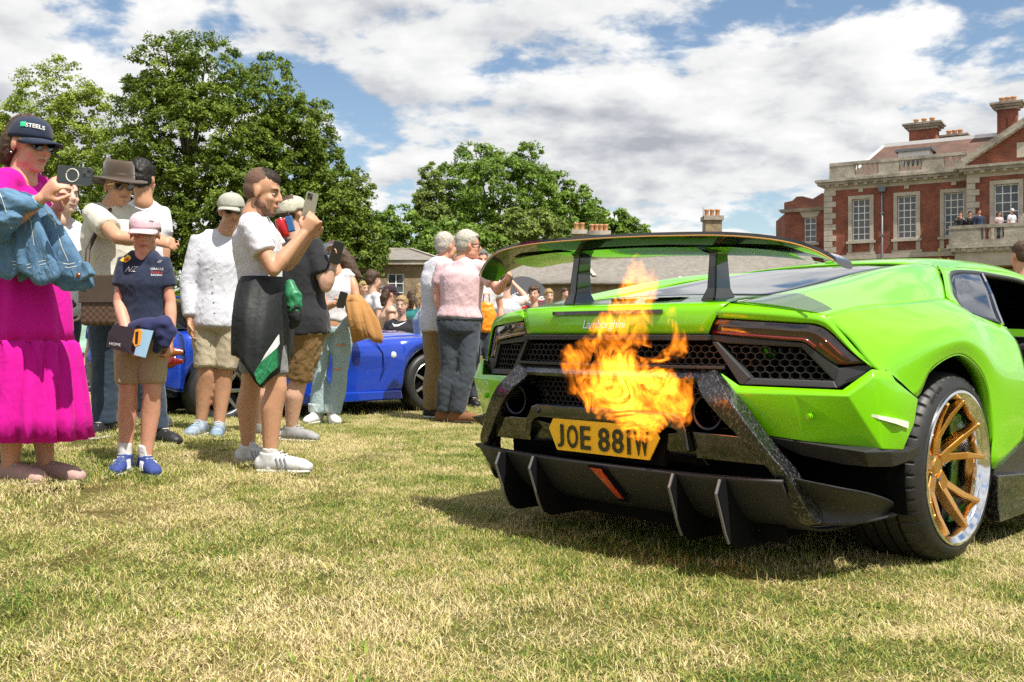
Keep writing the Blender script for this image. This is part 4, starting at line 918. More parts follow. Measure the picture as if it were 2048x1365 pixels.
    for i in range(12):
        xa, xb = xs[i], xs[i+1]; P = lambda X, z, dy: (X, yr(X) + dy, z)
        b.add([P(xa,.709,.0),P(xb,.709,.0),P(xb,.680,-.030),P(xa,.680,-.030),P(xa,.668,-.022),P(xb,.668,-.022),P(xb,.668,.09),P(xa,.668,.09),P(xa,.709,.09),P(xb,.709,.09)], [(0,1,2,3),(3,2,5,4),(4,5,6,7),(0,8,9,1)])
    bm_ = b.build('carbon_beam', CARBON, car)
    hexgrid([(-.42, .665), (.42, .665), (.56, .50), (-.56, .50)], .022, .0034, .014, lambda x, z, d: (x, .085 + d, z)).build('exhaust_mesh', HEXM, car)
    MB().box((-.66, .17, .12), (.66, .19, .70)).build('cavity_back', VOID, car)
    MB().tube([(-.30, .125, .52), (.30, .125, .52)], .028, 14).build('silencer_pipe', PIPE, car, True)
    b = MB()   # carbon ledge above the plate and the shelf left and right of it
    prof_t = [(-.405, .425), (-.392, .50), (-.370, .545), (-.335, .556), (.335, .556), (.370, .545), (.392, .50), (.405, .425)]
    prof_b = [(-.375, .425), (-.365, .475), (-.350, .496), (-.325, .503), (.325, .503), (.350, .496), (.365, .475), (.375, .425)]
    n_ = len(prof_t)
    for dy, off in ((-.028, 0), (.06, 1)): b.v += [(x, dy + .02 * abs(x), z) for x, z in prof_t] + [(x, dy + .02 * abs(x), z) for x, z in prof_b]
    for i in range(n_ - 1): b.f += [(i, i+1, n_+i+1, n_+i), (i, 2*n_+i, 2*n_+i+1, i+1), (n_+i, n_+i+1, 3*n_+i+1, 3*n_+i), (2*n_+i, 3*n_+i, 3*n_+i+1, 2*n_+i+1)]
    b.f += [(0, n_, 3*n_, 2*n_), (n_-1, 3*n_-1, 4*n_-1, 2*n_-1)]
    ledge = b.build('carbon_ledge', GLOSSB, car, bevel=.006)
    for s in (-1, 1):
        MB().lathe([(0, -.004), (.011, -.004), (.012, .004)], (.33 * s, -.026, .53), 14, 'y').build('ledge_sensor', SATIN, ledge)
        MB().prism([(s * .40, .005, .494), (s * .62, .03, .488), (s * .66, .055, .395), (s * .41, .02, .40)], (0, .02, 0)).build('diffuser_shelf', GLOSSB, car, bevel=.003)
        MB().prism([(s * .24, .012, .47), (s * .36, -.002, .49), (s * .44, .05, .375), (s * .22, .045, .375)], (0, .02, 0)).build('plate_wing', GLOSSB, car, bevel=.003)
    pl = MB().prism([(-.248, -.018, .503), (.248, -.018, .503), (.276, -.017, .463), (.226, -.012, .380), (-.232, -.012, .380), (-.272, -.017, .463)], (0, .006, 0)).build('number_plate', PLATEY, car, bevel=.001)
    x = -.236
    for ch, w_ in (('J', .058), ('O', .068), ('E', .066), (' ', .026), ('8', .068), ('8', .066), ('1', .040), ('W', .078)):
        if ch != ' ':
            me = text_mesh(ch, .104, .0012, offset=.0018); xs_ = [v.co.x for v in me.vertices]; cx_ = (min(xs_) + max(xs_)) / 2; sc_ = min(1.15, (w_ - .011) / (max(xs_) - min(xs_)))
            ys_ = [v.co.y for v in me.vertices]; cy_ = (min(ys_) + max(ys_)) / 2; sy_ = .090 / (max(ys_) - min(ys_))
            put('plate_letter', bend_text(me, lambda a, c, d: (x + w_ / 2 + (a - cx_) * sc_, -.0192 + (c - cy_) * sy_ * -.045 - d, .438 + (c - cy_) * sy_)), PLATEK, pl)
        x += w_
    MB().box((-.27, .02, .36), (.27, .04, .51)).build('plate_back', VOID, car)
    # diffuser pan
    rows = []
    for z, dy in ((.351, -.008), (.347, -.020), (.338, -.022), (.29, .012), (.23, .062), (.18, .125), (.145, .26), (.135, .55)):
        rows.append([(X, dy + .05 * (abs(X) / .72) ** 3, z + .008 * (abs(X) / .72) ** 2) for X in np.linspace(-.735, .735, 9)])
    dif = patch('diffuser_pan', rows, MATT, car, 1, 2, 3, .010, True)
    MB().prism([(-.060, -.034, .340), (.030, -.034, .340), (.075, .055, .205), (.030, .055, .205)], (0, .012, -.004)).build('fog_lamp_recess', VOID, dif, bevel=.004)
    MB().prism([(-.040, -.040, .332), (.014, -.040, .332), (.058, .040, .216), (.032, .040, .216)], (0, .012, -.004)).build('fog_lamp', mat('fog_red', (.60, .05, .02), .25, 0, .5, .6, (160, .4, (.25, .02, .01))), dif, bevel=.003)
    MB().box((-.70, .56, .125), (.70, 4.2, .17)).build('underbody', VOID, car)  # plain dark box as underbody, added to block light under the car
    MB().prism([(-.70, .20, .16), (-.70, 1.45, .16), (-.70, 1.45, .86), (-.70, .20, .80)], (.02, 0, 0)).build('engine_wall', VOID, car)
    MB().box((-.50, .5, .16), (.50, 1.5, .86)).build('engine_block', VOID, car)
    MB().box((-.86, 1.50, .16), (.86, 1.56, .92)).build('cabin_bulkhead', SEAT, car, bevel=.02)
    MB().prism([(-.80, 2.9, .45), (-.80, 2.85, .78), (-.80, 3.2, .82), (-.80, 3.4, .45)], (1.6, 0, 0)).build('dashboard', SEAT, car, bevel=.03)
    st = MB(); pts = [(-.36 + .17 * math.cos(a), 2.72 - .05 * math.sin(a), .72 + .16 * math.sin(a)) for a in np.linspace(0, 2 * math.pi, 25)]; st.tube(pts, .016, 8, False).build('steering_wheel', SEAT, car, True)
    # ---- rear wing
    tilt = -.036
    for s in (-1, 1):
        gp = MB(); gp.tube([(X * s, yr(X) + dy, z) for X, dy, z in ((.4495, .004, .834), (.466, -.003, .870), (.484, .003, .908), (.4965, .015, .930), (.502, .036, .941), (.503, .058, .9445))], .0024, 6); gp.build('panel_gap', VOID, tail)
        MB().tube([(.960 * s, .292, .713), (.971 * s, .380, .668), (.9755 * s, .486, .614)], .0035, 6).build('panel_gap', VOID, tail)
    wv = []
    tx = [-.860, -.842, -.80, -.72, -.60, -.45, -.25, 0, .25, .45, .60, .72, .80, .842, .860]
    zt = [1.060, 1.086, 1.122, 1.158, 1.178, 1.190, 1.196, 1.200, 1.197, 1.191, 1.178, 1.158, 1.130, 1.108, 1.096]
    grid_t, grid_b = [], []
    for X, z in zip(tx, zt):
        z = z + tilt * X; e = (abs(X) / .872) ** 4
        # chord from trailing edge (rear, high) to leading edge (front, lower)
        Yt, Yl = .095 + .06 * e, .425 - .17 * e
        k_ = (Yl - Yt) / .33; sec = [(Yt, 0), (Yt + .03 * k_, -.012 * k_), (Yt + .10 * k_, -.036 * k_), (Yt + .20 * k_, -.052 * k_), (Yl - .04 * k_, -.052 * k_), (Yl, -.036 * k_)]
        grid_b.append([(X, y_, z + q) for y_, q in sec]); grid_t.append([(X, y_, z + q + t_) for (y_, q), t_ in zip(sec, (.016, .015, .022, .026, .024, .008))])
    def wing_surf(name, G, m__, flip):
        A = patch_grid(G, 3, 3); ny, nx = A.shape[:2]; f = grid_faces(ny, nx); f = [q[::-1] for q in f] if flip else f
        return A, f
    At, ft = wing_surf('t', grid_t, None, False); Ab, fb = wing_surf('b', grid_b, None, True)
    ny, nx = At.shape[:2]; V = np.concatenate([At.reshape(-1, 3), Ab.reshape(-1, 3)]); nn = ny * nx; F_ = list(ft) + [tuple(i + nn for i in q) for q in fb]
    for j in range(ny - 1): F_ += [(j*nx, (j+1)*nx, nn + (j+1)*nx, nn + j*nx), (j*nx + nx-1, nn + j*nx + nx-1, nn + (j+1)*nx + nx-1, (j+1)*nx + nx-1)]
    for i in range(nx - 1): F_ += [(i, nn + i, nn + i + 1, i + 1), ((ny-1)*nx + i, (ny-1)*nx + i + 1, nn + (ny-1)*nx + i + 1, nn + (ny-1)*nx + i)]
    wing = mesh('rear_wing', V, F_, mat('green_black_carbon', (.010, .013, .012), .12, 0, .5, 1), car)
    bm = bmesh.new(); bm.from_mesh(wing.data); bmesh.ops.recalc_face_normals(bm, faces=bm.faces); bm.to_mesh(wing.data); bm.free(); sharp(wing, 30)
    ed = [(X, .093 + .05 * (abs(X) / .872) ** 4, z + tilt * X + .002) for X, z in zip(tx, zt)]
    MB().tube(spline(ed, 3), .0030, 6).build('wing_edge', mat('bronze_edge', (.52, .27, .06), .3, 0, .5, .8), wing, True)
    # lime green panels along the middle of the underside
    for x0, x1 in ((-.69, -.33), (-.285, .285), (.33, .69)):
        G = []
        for X in np.linspace(x0, x1, 7):
            z = np.interp(X, tx, zt) + tilt * X; inset = .02 * (min(abs(X - x0), abs(X - x1)) < .02)
            G.append([(X, y_, z + q - .0025) for y_, q in ((.170 + inset, -.0315), (.235, -.045), (.295, -.0525), (.355, -.0535), (.385 - inset, -.052))])
        A = patch_grid(G, 2, 2); f = [q[::-1] for q in grid_faces(*A.shape[:2])]; mesh('underside_lime', A.reshape(-1, 3), f, PAINT, wing, True)
    for s in (-1, 1):
        po = MB(); zz = 1.158 + tilt * s * .35
        def ring(cx_, z, y0, y1, w_): return [(cx_ - w_/2, y0, z), (cx_ + w_/2, y0, z), (cx_ + w_/2, y1, z), (cx_ - w_/2, y1, z)]
        rr = [ring(.345*s, .925, .15, .34, .080), ring(.345*s, .962, .175, .315, .058), ring(.345*s, 1.0, .195, .295, .040), ring(.342*s, 1.08, .205, .290, .034), ring(.338*s, zz - .018, .215, .290, .034), ring(.338*s, zz, .20, .34, .060), ring(.338*s, zz + .018, .16, .39, .13)]
        for q in rr: po.v += q
        for i in range(len(rr) - 1):
            for k in range(4): po.f.append((4*i + k, 4*i + (k+1) % 4, 4*i + 4 + (k+1) % 4, 4*i + 4 + k))
        po.f += [(3,2,1,0), tuple(4 * (len(rr)-1) + k for k in range(4))]
        po.build('wing_post', GLOSSB, wing, bevel=.006)
    return car
green_car = make_green_car()
# ---------------------------------------------------------------- flame from the exhausts
def flame_mat():
    m = bpy.data.materials.new('fire'); m.use_nodes = True; t = m.node_tree; t.nodes.clear(); out = t.nodes.new('ShaderNodeOutputMaterial')
    c = t.nodes.new('ShaderNodeNewGeometry')
    mp = t.nodes.new('ShaderNodeMapping'); mp.inputs['Scale'].default_value = (1, .32, .72); t.links.new(c.outputs['Position'], mp.inputs[0])
    n = t.nodes.new('ShaderNodeTexNoise'); n.inputs['Scale'].default_value = 9.5; n.inputs['Detail'].default_value = 6; n.inputs['Roughness'].default_value = .62; n.inputs['Distortion'].default_value = 1.7; t.links.new(mp.outputs[0], n.inputs['Vector'])
    n2 = t.nodes.new('ShaderNodeTexNoise'); n2.inputs['Scale'].default_value = 26; n2.inputs['Detail'].default_value = 2; n2.inputs['Distortion'].default_value = 1.2; t.links.new(mp.outputs[0], n2.inputs['Vector'])
    def mth(op, x, y, cl=False):
        k = t.nodes.new('ShaderNodeMath'); k.operation = op; k.use_clamp = cl
        for i, v in enumerate((x, y)):
            if isinstance(v, (int, float)): k.inputs[i].default_value = v
            else: t.links.new(v, k.inputs[i])
        return k.outputs[0]
    ridge = mth('SUBTRACT', 1.0, mth('MULTIPLY', mth('ABSOLUTE', mth('SUBTRACT', n.outputs[0], .5), 0), 6.5), True)
    ridge2 = mth('SUBTRACT', 1.0, mth('MULTIPLY', mth('ABSOLUTE', mth('SUBTRACT', n2.outputs[0], .5), 0), 4.0), True)
    v = mth('MULTIPLY', mth('POWER', ridge, 3.0), mth('ADD', .12, mth('MULTIPLY', ridge2, 1.2)))
    ds = t.nodes.new('ShaderNodeVectorMath'); ds.operation = 'DISTANCE'; t.links.new(c.outputs['Position'], ds.inputs[0]); ds.inputs[1].default_value = tuple(at(1262, 785, 3.22))
    core = mth('ADD', 1.0, mth('MULTIPLY', 1.7, mth('POWER', mth('SUBTRACT', 1.0, mth('DIVIDE', ds.outputs['Value'], .20), True), 1.6)))
    v = mth('MULTIPLY', mth('MULTIPLY', mth('ADD', v, .004), core), FLAME_GAIN)
    e = t.nodes.new('ShaderNodeEmission'); e.inputs[0].default_value = (1.0, .25, .014, 1); t.links.new(v, e.inputs[1]); t.links.new(e.outputs[0], out.inputs['Volume'])
    return m
FLAME_GAIN = 28.0
def make_flame():
    FIRE = flame_mat(); c0 = at(1265, 790, 3.22)
    f = thing('flame', 'bright orange flame bursting from the exhausts of the green car', 'flame', c0)
    g = np.random.default_rng(3)
    T = [[(1150, 770, 18), (1195, 775, 46), (1255, 785, 60), (1325, 795, 56), (1372, 802, 32), (1388, 806, 4)],
         [(1140, 790, 8), (1148, 760, 28), (1152, 725, 30), (1175, 692, 24), (1205, 655, 15), (1222, 628, 3)],
         [(1175, 795, 18), (1220, 808, 30), (1270, 820, 30), (1308, 842, 18), (1322, 862, 4)],
         [(1240, 745, 28), (1250, 690, 36), (1262, 640, 34), (1272, 590, 32), (1268, 545, 21), (1275, 505, 2)],
         [(1280, 690, 20), (1293, 640, 22), (1300, 580, 17), (1303, 532, 2)],
         [(1180, 700, 16), (1205, 665, 20), (1222, 630, 17), (1238, 595, 10), (1243, 565, 2)],
         [(1335, 712, 10), (1352, 690, 17), (1345, 655, 13), (1322, 640, 9), (1335, 626, 9), (1362, 628, 8), (1372, 652, 2)],
         [(1318, 745, 20), (1345, 715, 16), (1368, 688, 11), (1380, 672, 2)],
         [(1250, 770, 40), (1246, 725, 24), (1254, 690, 12), (1262, 668, 2)],
         [(1300, 775, 42), (1318, 735, 22), (1330, 705, 2)],
         [(1340, 790, 42), (1372, 770, 22), (1380, 745, 2)],
         [(1350, 808, 32), (1362, 835, 22), (1345, 856, 4)],
         [(1215, 775, 46), (1205, 735, 24), (1192, 702, 2)]]
    for i, ch in enumerate(T):
        d0 = 3.22 + g.uniform(-.05, .05); pts, rad = [], []
        P = spline([(u, v, r) for u, v, r in ch], 6)
        b = MB(); n = 18; prev = None
        for k, (u, v, r) in enumerate(P):
            p = at(u, v, d0) - c0; r = max(r * 1.18, 1.5) / 2000 * d0; q = P[min(k + 1, len(P) - 1)] - P[max(k - 1, 0)]; t = Vector((q[0], 0, -q[1])).normalized(); sd = Vector((-t.z, 0, t.x))
            for j in range(n):
                a = 2 * math.pi * j / n; dirv = sd * math.cos(a) + Vector((0, .50, 0)) * math.sin(a); nn = mnoise.noise((p + dirv * r) * 11 + Vector((i * 3.1, 0, 0))) * .75
                b.v.append(tuple(p + dirv * r * (1 + nn)))
        m_ = len(P)
        for k in range(m_ - 1):
            for j in range(n): b.f.append((k*n + j, k*n + (j+1) % n, (k+1)*n + (j+1) % n, (k+1)*n + j))
        b.f.append(tuple(range(n))[::-1]); b.f.append(tuple((m_-1)*n + j for j in range(n)))
        b.build('flame_tongue', FIRE, f, True)
    return f
make_flame()

# ---------------------------------------------------------------- blue roadster
BLUE = mat('deep_blue_paint', (.004, .045, .42), .25, .15, .5, 1)
BLUED = mat('dark_blue_trim', (.004, .012, .055), .35, 0, .5, .5)
ALLOY = mat('silver_alloy', (.42, .42, .43), .28, 1)
def make_blue_car():
    c = thing('blue_roadster', 'glossy blue open roadster with its boot lid raised', 'car', (-2.63 - .62 * .738 - .80 * .675, 9.1 - .62 * .675 + .80 * .738, .02), -math.atan2(.738, .675))
    RA, FA, WR = .62, 3.0, .318
    Xm = lambda Y: float(np.interp(Y, [0, .06, .15, .3, .62, 1.0, 1.5, 2.2, 2.7, 3.0, 3.4, 3.65, 3.85], [.52, .64, .73, .79, .84, .815, .79, .79, .815, .83, .76, .64, .42]))
    zs = lambda Y: float(np.interp(Y, [0, .2, .62, 1.1, 1.5, 2.2, 2.7, 3.0, 3.4, 3.65, 3.85], [.80, .84, .86, .82, .78, .77, .79, .80, .73, .64, .52]))
    low = [(0, .46), (.08, .36), (.2, .31), (.262, .30)]
    low += [(RA + .36 * math.cos(a), .315 + .375 * math.sin(a)) for a in np.linspace(math.pi, 0, 11)]
    low += [(.99, .22), (1.25, .21), (1.6, .20), (2.0, .20), (2.4, .21), (2.62, .23)]
    low += [(FA + .36 * math.cos(a), .315 + .375 * math.sin(a)) for a in np.linspace(math.pi, 0, 11)]
    low += [(3.37, .26), (3.6, .26), (3.85, .34)]
    for s in (-1, 1):
        rows = []
        for f, dx, br in ((1.0, -.20, .0), (.97, -.09, 0), (.88, -.03, 0), (.70, .0, 0), (.45, .012, 0), (.2, .0, 0), (0, -.015, 0)):
            rows.append([(Xm(Y) + dx - (.0 if f > .5 else .03 * (1 - abs(f - .45) * 2) * (1.0 < Y < 2.6)), Y, zl + (zs(Y) - zl) * f) for Y, zl in low])
        side = patch('body_side', rows, BLUE, c, s, 1, 3, .01, True)
        lp = [(Xm(Y) - .014, Y, z) for Y, z in low]
        patch('arch_lip', [lp, [(p[0] - .07, p[1], p[2]) for p in lp]], BLUED, side, s, 1, 1, .004)
        MB().tube([(s * (Xm(Y) + q), Y, z) for Y, z, q in ((2.18, .79, -.13), (2.30, .74, -.02), (2.38, .62, .006), (2.40, .45, .0), (2.34, .30, -.022), (2.25, .24, -.025))], .0045, 6).build('door_gap', VOID, side)
        MB().tube([(s * (Xm(Y) + q), Y, z) for Y, z, q in ((1.16, .81, -.13), (1.12, .72, .0), (1.12, .5, .004), (1.18, .30, -.02))], .0045, 6).build('door_gap', VOID, side)
        MB().lathe([(0, .01), (.028, .008), (.036, 0)], (s * (Xm(2.52) - .004), 2.52, .60), 14, 'x').build('side_repeater', WHITEP, side, True)
        MB().prism([(s * (Xm(Y) - .03), Y, z) for Y, z in ((1.0, .235), (2.6, .235), (2.62, .14), (1.0, .13))], (s * .05, 0, 0)).build('sill', BLUE, side, bevel=.015)
        # wheels
        for Y in (RA, FA):
            w = bpy.data.objects.new('wheel', None); w.empty_display_size = .1; link(w, c); w.location = (s * (Xm(Y) - .03), Y, WR - .02)
            b = MB(); b.lathe([(.215, .0), (.235, -.012), (.285, -.012), (.305, .004), (.318, .03), (.318, .19), (.30, .21), (.215, .21)], (0, 0, 0), 48, 'x')
            for i, v in enumerate(b.v): b.v[i] = (-v[0] * s, v[1], v[2])
            sharp(b.build('tyre', RUBBER, w), 40)
            b = MB(); b.lathe([(.222, .0), (.215, -.006), (.205, .004), (.195, .03), (.19, .18)], (0, 0, 0), 40, 'x')
            for i, v in enumerate(b.v): b.v[i] = (-v[0] * s, v[1], v[2])
            sharp(b.build('rim', ALLOY, w), 50)
            MB().lathe([(0, -.10 * s), (.2, -.10 * s)], (0, 0, 0), 30, 'x').build('wheel_back', VOID, w)
            for k in range(7):
                a = 2 * math.pi * k / 7; MB().bar((-.02 * s, .03 * math.cos(a), .03 * math.sin(a)), (-.006 * s, .205 * math.cos(a), .205 * math.sin(a)), .042, .025, (s, 0, 0), .026, .02).build('spoke', ALLOY, w, bevel=.004)
            MB().lathe([(0, .01 * s), (.045, .006 * s), (.05, -.03 * s)], (0, 0, 0), 16, 'x').build('hub', ALLOY, w, True)
            MB().tube([(-.13 * s, 0, 0), (-.5 * s, 0, 0)], .05, 8).build('axle', VOID, w)
        # tail lamp wrapping the corner
        L0 = bpy.data.objects.new('tail_lamp', None); L0.empty_display_size = .1; link(L0, c)
        for nm, zz, hh, m_ in (('red_lens', .570, .055, REDL), ('amber_lens', .655, .040, AMBER)):
            P = [[(s * (Xm(Y) + .007 - .02 * abs(k) ** 2), Y, zz + k * hh * math.sin(math.pi * min(1, max(.12, (Y + .02) / .30))) ** .6) for Y in (.03, .06, .11, .17, .225, .255)] for k in (-1, -.5, 0, .5, 1)]
            patch(nm, P, m_, L0, 1, 3, 2, .01, s > 0)
        # mirror
        mi = MB().prism([(s * .80, 2.0, .86), (s * .80, 2.0, .96), (s * .98, 2.02, .965), (s * 1.0, 2.02, .88)], (0, .09, 0)).build('mirror', BLUE, c, bevel=.02); MB().prism([(s * .82, 1.995, .875), (s * .82, 1.995, .95), (s * .97, 2.012, .952), (s * .985, 2.012, .89)], (0, .006, 0)).build('mirror_glass', CHROME, mi)
        MB().bar((s * .72, 2.08, .78), (s * .82, 2.05, .90), .05, .04).build('mirror_arm', BLUE, mi)
        MB().bar((s * .70, 2.15, .79), (s * .56, 1.62, 1.12), .05, .04).build('screen_pillar', ALLOY, c)
        MB().prism([(s * .10, .98, .35), (s * .10, 1.3, .35), (s * .10, 1.18, 1.0), (s * .10, 1.05, 1.0)], (s * .46, 0, 0)).build('seat', SEAT, c, bevel=.05, seg=3)
    # bonnet, scuttle, tail
    def span(Y, f=1.0, dz=0., w=.20): return [(x * (Xm(Y) - w), Y, zs(Y) * f + dz * (1 - x * x)) for x in np.linspace(-1, 1, 7)]
    patch('bonnet', [span(2.16, 1, .03), span(2.5, 1, .05), span(3.0, 1, .06), span(3.4, 1, .05), span(3.65, 1, .03), [(x * .22, 3.85, .52) for x in np.linspace(-1, 1, 7)]], BLUE, c, 1, 3, 4, .01)
    patch('nose', [[(x * .42, 3.86, .52) for x in np.linspace(-1, 1, 5)], [(x * .44, 3.90, .42) for x in np.linspace(-1, 1, 5)], [(x * .42, 3.85, .30) for x in np.linspace(-1, 1, 5)]], BLUE, c, 1, 3, 3, .01)
    patch('windscreen', [[(x * .70, 2.15 - .06 * x * x, .80) for x in np.linspace(-1, 1, 5)], [(x * .57, 1.64, 1.12) for x in np.linspace(-1, 1, 5)]], TGLASS, c, 1, 3, 3, .006)
    MB().tube([(x * .57, 1.63, 1.125) for x in np.linspace(-1, 1, 5)], .02, 8).build('screen_rail', ALLOY, c)
    patch('rear_deck', [span(.95), span(.70, 1, .02), span(.55, 1, .02)], BLUE, c, 1, 3, 3, .01, True)
    # boot: opening, inner floor, bumper, plate surround, lid
    MB().box((-.66, .10, .46), (.66, .90, .50)).build('boot_floor', SEAT, c); MB().box((-.66, .88, .45), (.66, .92, .84)).build('boot_wall', SEAT, c)
    patch('rear_bumper', [[(x * (.60), .02 + .10 * abs(x) ** 3, .60) for x in np.linspace(-1, 1, 7)], [(x * .66, -.03 + .10 * abs(x) ** 3, .55) for x in np.linspace(-1, 1, 7)], [(x * .68, -.05 + .12 * abs(x) ** 3, .46) for x in np.linspace(-1, 1, 7)], [(x * .66, -.01 + .12 * abs(x) ** 3, .36) for x in np.linspace(-1, 1, 7)]], BLUE, c, 1, 4, 4, .01, True)
    MB().box((-.60, -.045, .24), (.60, .3, .36)).build('rear_valance', BLUED, c, bevel=.02)
    MB().lathe([(0, -.02), (.035, -.015), (.04, .01)], (-.40, -.06, .42), 16, 'y').build('fog_lamp', REDL, c, True)
    lid = patch('boot_lid', [[(x * .62, .96, .86 + .03 * (1 - x*x)) for x in np.linspace(-1, 1, 7)], [(x * .64, .62, 1.05 + .04 * (1 - x*x)) for x in np.linspace(-1, 1, 7)], [(x * .62, .25, 1.16 + .03 * (1 - x*x)) for x in np.linspace(-1, 1, 7)], [(x * .56, .10, 1.15) for x in np.linspace(-1, 1, 7)]], BLUE, c, 1, 3, 4, .012, True)
    patch('lid_underside', [[(x * .58, .92, .845) for x in np.linspace(-1, 1, 5)], [(x * .60, .60, 1.01) for x in np.linspace(-1, 1, 5)], [(x * .58, .26, 1.11) for x in np.linspace(-1, 1, 5)]], mat('lid_underside', (.22, .20, .14), .5), lid, 1, 3, 3, .01)  # yellowish reflection put into the colour of the lid's underside
    MB().box((-.60, .2, .14), (.60, 3.6, .22)).build('underbody', VOID, c); MB().box((-.66, .95, .24), (.66, 2.15, .40)).build('cabin_floor', SEAT, c)
    MB().box((-.70, 2.05, .40), (.70, 2.16, .78)).build('dashboard', SEAT, c); MB().box((-.5, 2.3, .25), (.5, 3.5, .6)).build('engine', VOID, c)
    return c
make_blue_car()
# ---------------------------------------------------------------- people: machinery
def V3(p): return p if isinstance(p, Vector) else Vector(p)
class Prims:
    """closed solids that are fused into one continuous skin"""
    def __init__(s): s.v = []; s.f = []
    def _rings(s, rings):
        b = len(s.v); n = len(rings[0])
        for r in rings: s.v += [tuple(p) for p in r]
        for i in range(len(rings) - 1):
            for k in range(n): s.f.append((b + i*n + k, b + i*n + (k+1) % n, b + (i+1)*n + (k+1) % n, b + (i+1)*n + k))
        s.f.append(tuple(b + k for k in range(n))[::-1]); s.f.append(tuple(b + (len(rings)-1)*n + k for k in range(n)))
        return s
    def tube(s, pts, rad, n=12, side=None, flat=1.0, ends=(1, 1)):
        """side: direction of the ring's first axis; flat: second axis / first axis (number or list)"""
        pts = [V3(p) for p in pts]; rad = list(rad) if isinstance(rad, (list, tuple)) else [rad] * len(pts); m = len(pts)
        flat = list(flat) if isinstance(flat, (list, tuple)) else [flat] * m; rings = []
        def ring(c, t, r, fl, sdv):
            sd = sdv - t * sdv.dot(t)
            if sd.length < 1e-4: sd = t.orthogonal()
            sd.normalize(); u = t.cross(sd)
            return [c + sd * (math.cos(2*math.pi*k/n) * r) + u * (math.sin(2*math.pi*k/n) * r * fl) for k in range(n)]
        sds = side if isinstance(side, list) else [side] * m
        for i in range(m):
            t = (pts[min(i+1, m-1)] - pts[max(i-1, 0)]).normalized(); sd = V3(sds[i]) if sds[i] is not None else (Vector((1, 0, 0)) if abs(t.x) < .8 else Vector((0, 1, 0)))
            if i == 0 and ends[0]:
                for th in (80, 50, 25): rings.append(ring(pts[0] - t * (rad[0] * min(flat[0], 1) * math.sin(R(th)) * ends[0]), t, rad[0] * math.cos(R(th)), flat[0], sd))
            rings.append(ring(pts[i], t, rad[i], flat[i], sd))
            if i == m - 1 and ends[1]:
                for th in (25, 50, 80): rings.append(ring(pts[i] + t * (rad[i] * min(flat[i], 1) * math.sin(R(th)) * ends[1]), t, rad[i] * math.cos(R(th)), flat[i], sd))
        return s._rings(rings)
    def ell(s, c, ax, n=12, m=8):
        """ax: three axis vectors with their lengths"""
        c = V3(c); a, b, d = [V3(q) for q in ax]; rings = []
        for i in range(m + 1):
            th = -math.pi/2 + math.pi * (i + .0) / m; th = max(-1.5, min(1.5, th))
            rings.append([c + d * math.sin(th) + (a * math.cos(2*math.pi*k/n) + b * math.sin(2*math.pi*k/n)) * math.cos(th) for k in range(n)])
        return s._rings(rings)
    def build(s, name, vox, mat_, parent, it=3, wr=None, fac=.5, origin=None):
        me = bpy.data.meshes.new('tmp'); me.from_pydata(s.v, [], s.f); me.update()
        bm = bmesh.new(); bm.from_mesh(me); bmesh.ops.recalc_face_normals(bm, faces=bm.faces); bm.to_mesh(me); bm.free()
        o = bpy.data.objects.new('tmp', me)
        r = o.modifiers.new('r', 'REMESH'); r.mode = 'VOXEL'; r.voxel_size = vox
        if it: q = o.modifiers.new('s', 'SMOOTH'); q.factor = fac; q.iterations = it
        nm = baked(o); bpy.data.objects.remove(o); bpy.data.meshes.remove(me)
        nm.name = name; n = len(nm.vertices); co = np.empty(n * 3, np.float32); nm.vertices.foreach_get('co', co); co = co.reshape(-1, 3)
        if wr:
            no = np.empty(n * 3, np.float32); nm.vertices.foreach_get('normal', no); no = no.reshape(-1, 3); amp, fr, seed = wr; g = np.random.default_rng(seed); h = np.zeros(n)
            for k in range(7):
                w = g.normal(size=3) * np.array([1, 1, 1.1]) * fr * (.55 + .28 * k); ph = g.random() * 6.28; w2 = g.normal(size=3) * fr * .5
                h += np.sin(co @ w + ph + 1.6 * np.sin(co @ w2)) / (1 + .35 * k)
            h = h / 3.2; h = .5 - np.abs(h) * 1.1
            co = co + no * (h * amp)[:, None]
        if parent is not None: co = co - np.array(parent.location, np.float32)
        nm.vertices.foreach_set('co', co.astype(np.float32).ravel()); nm.update(); nm.shade_smooth(); nm.materials.clear(); nm.materials.append(mat_)
        return link(bpy.data.objects.new(name, nm), parent)
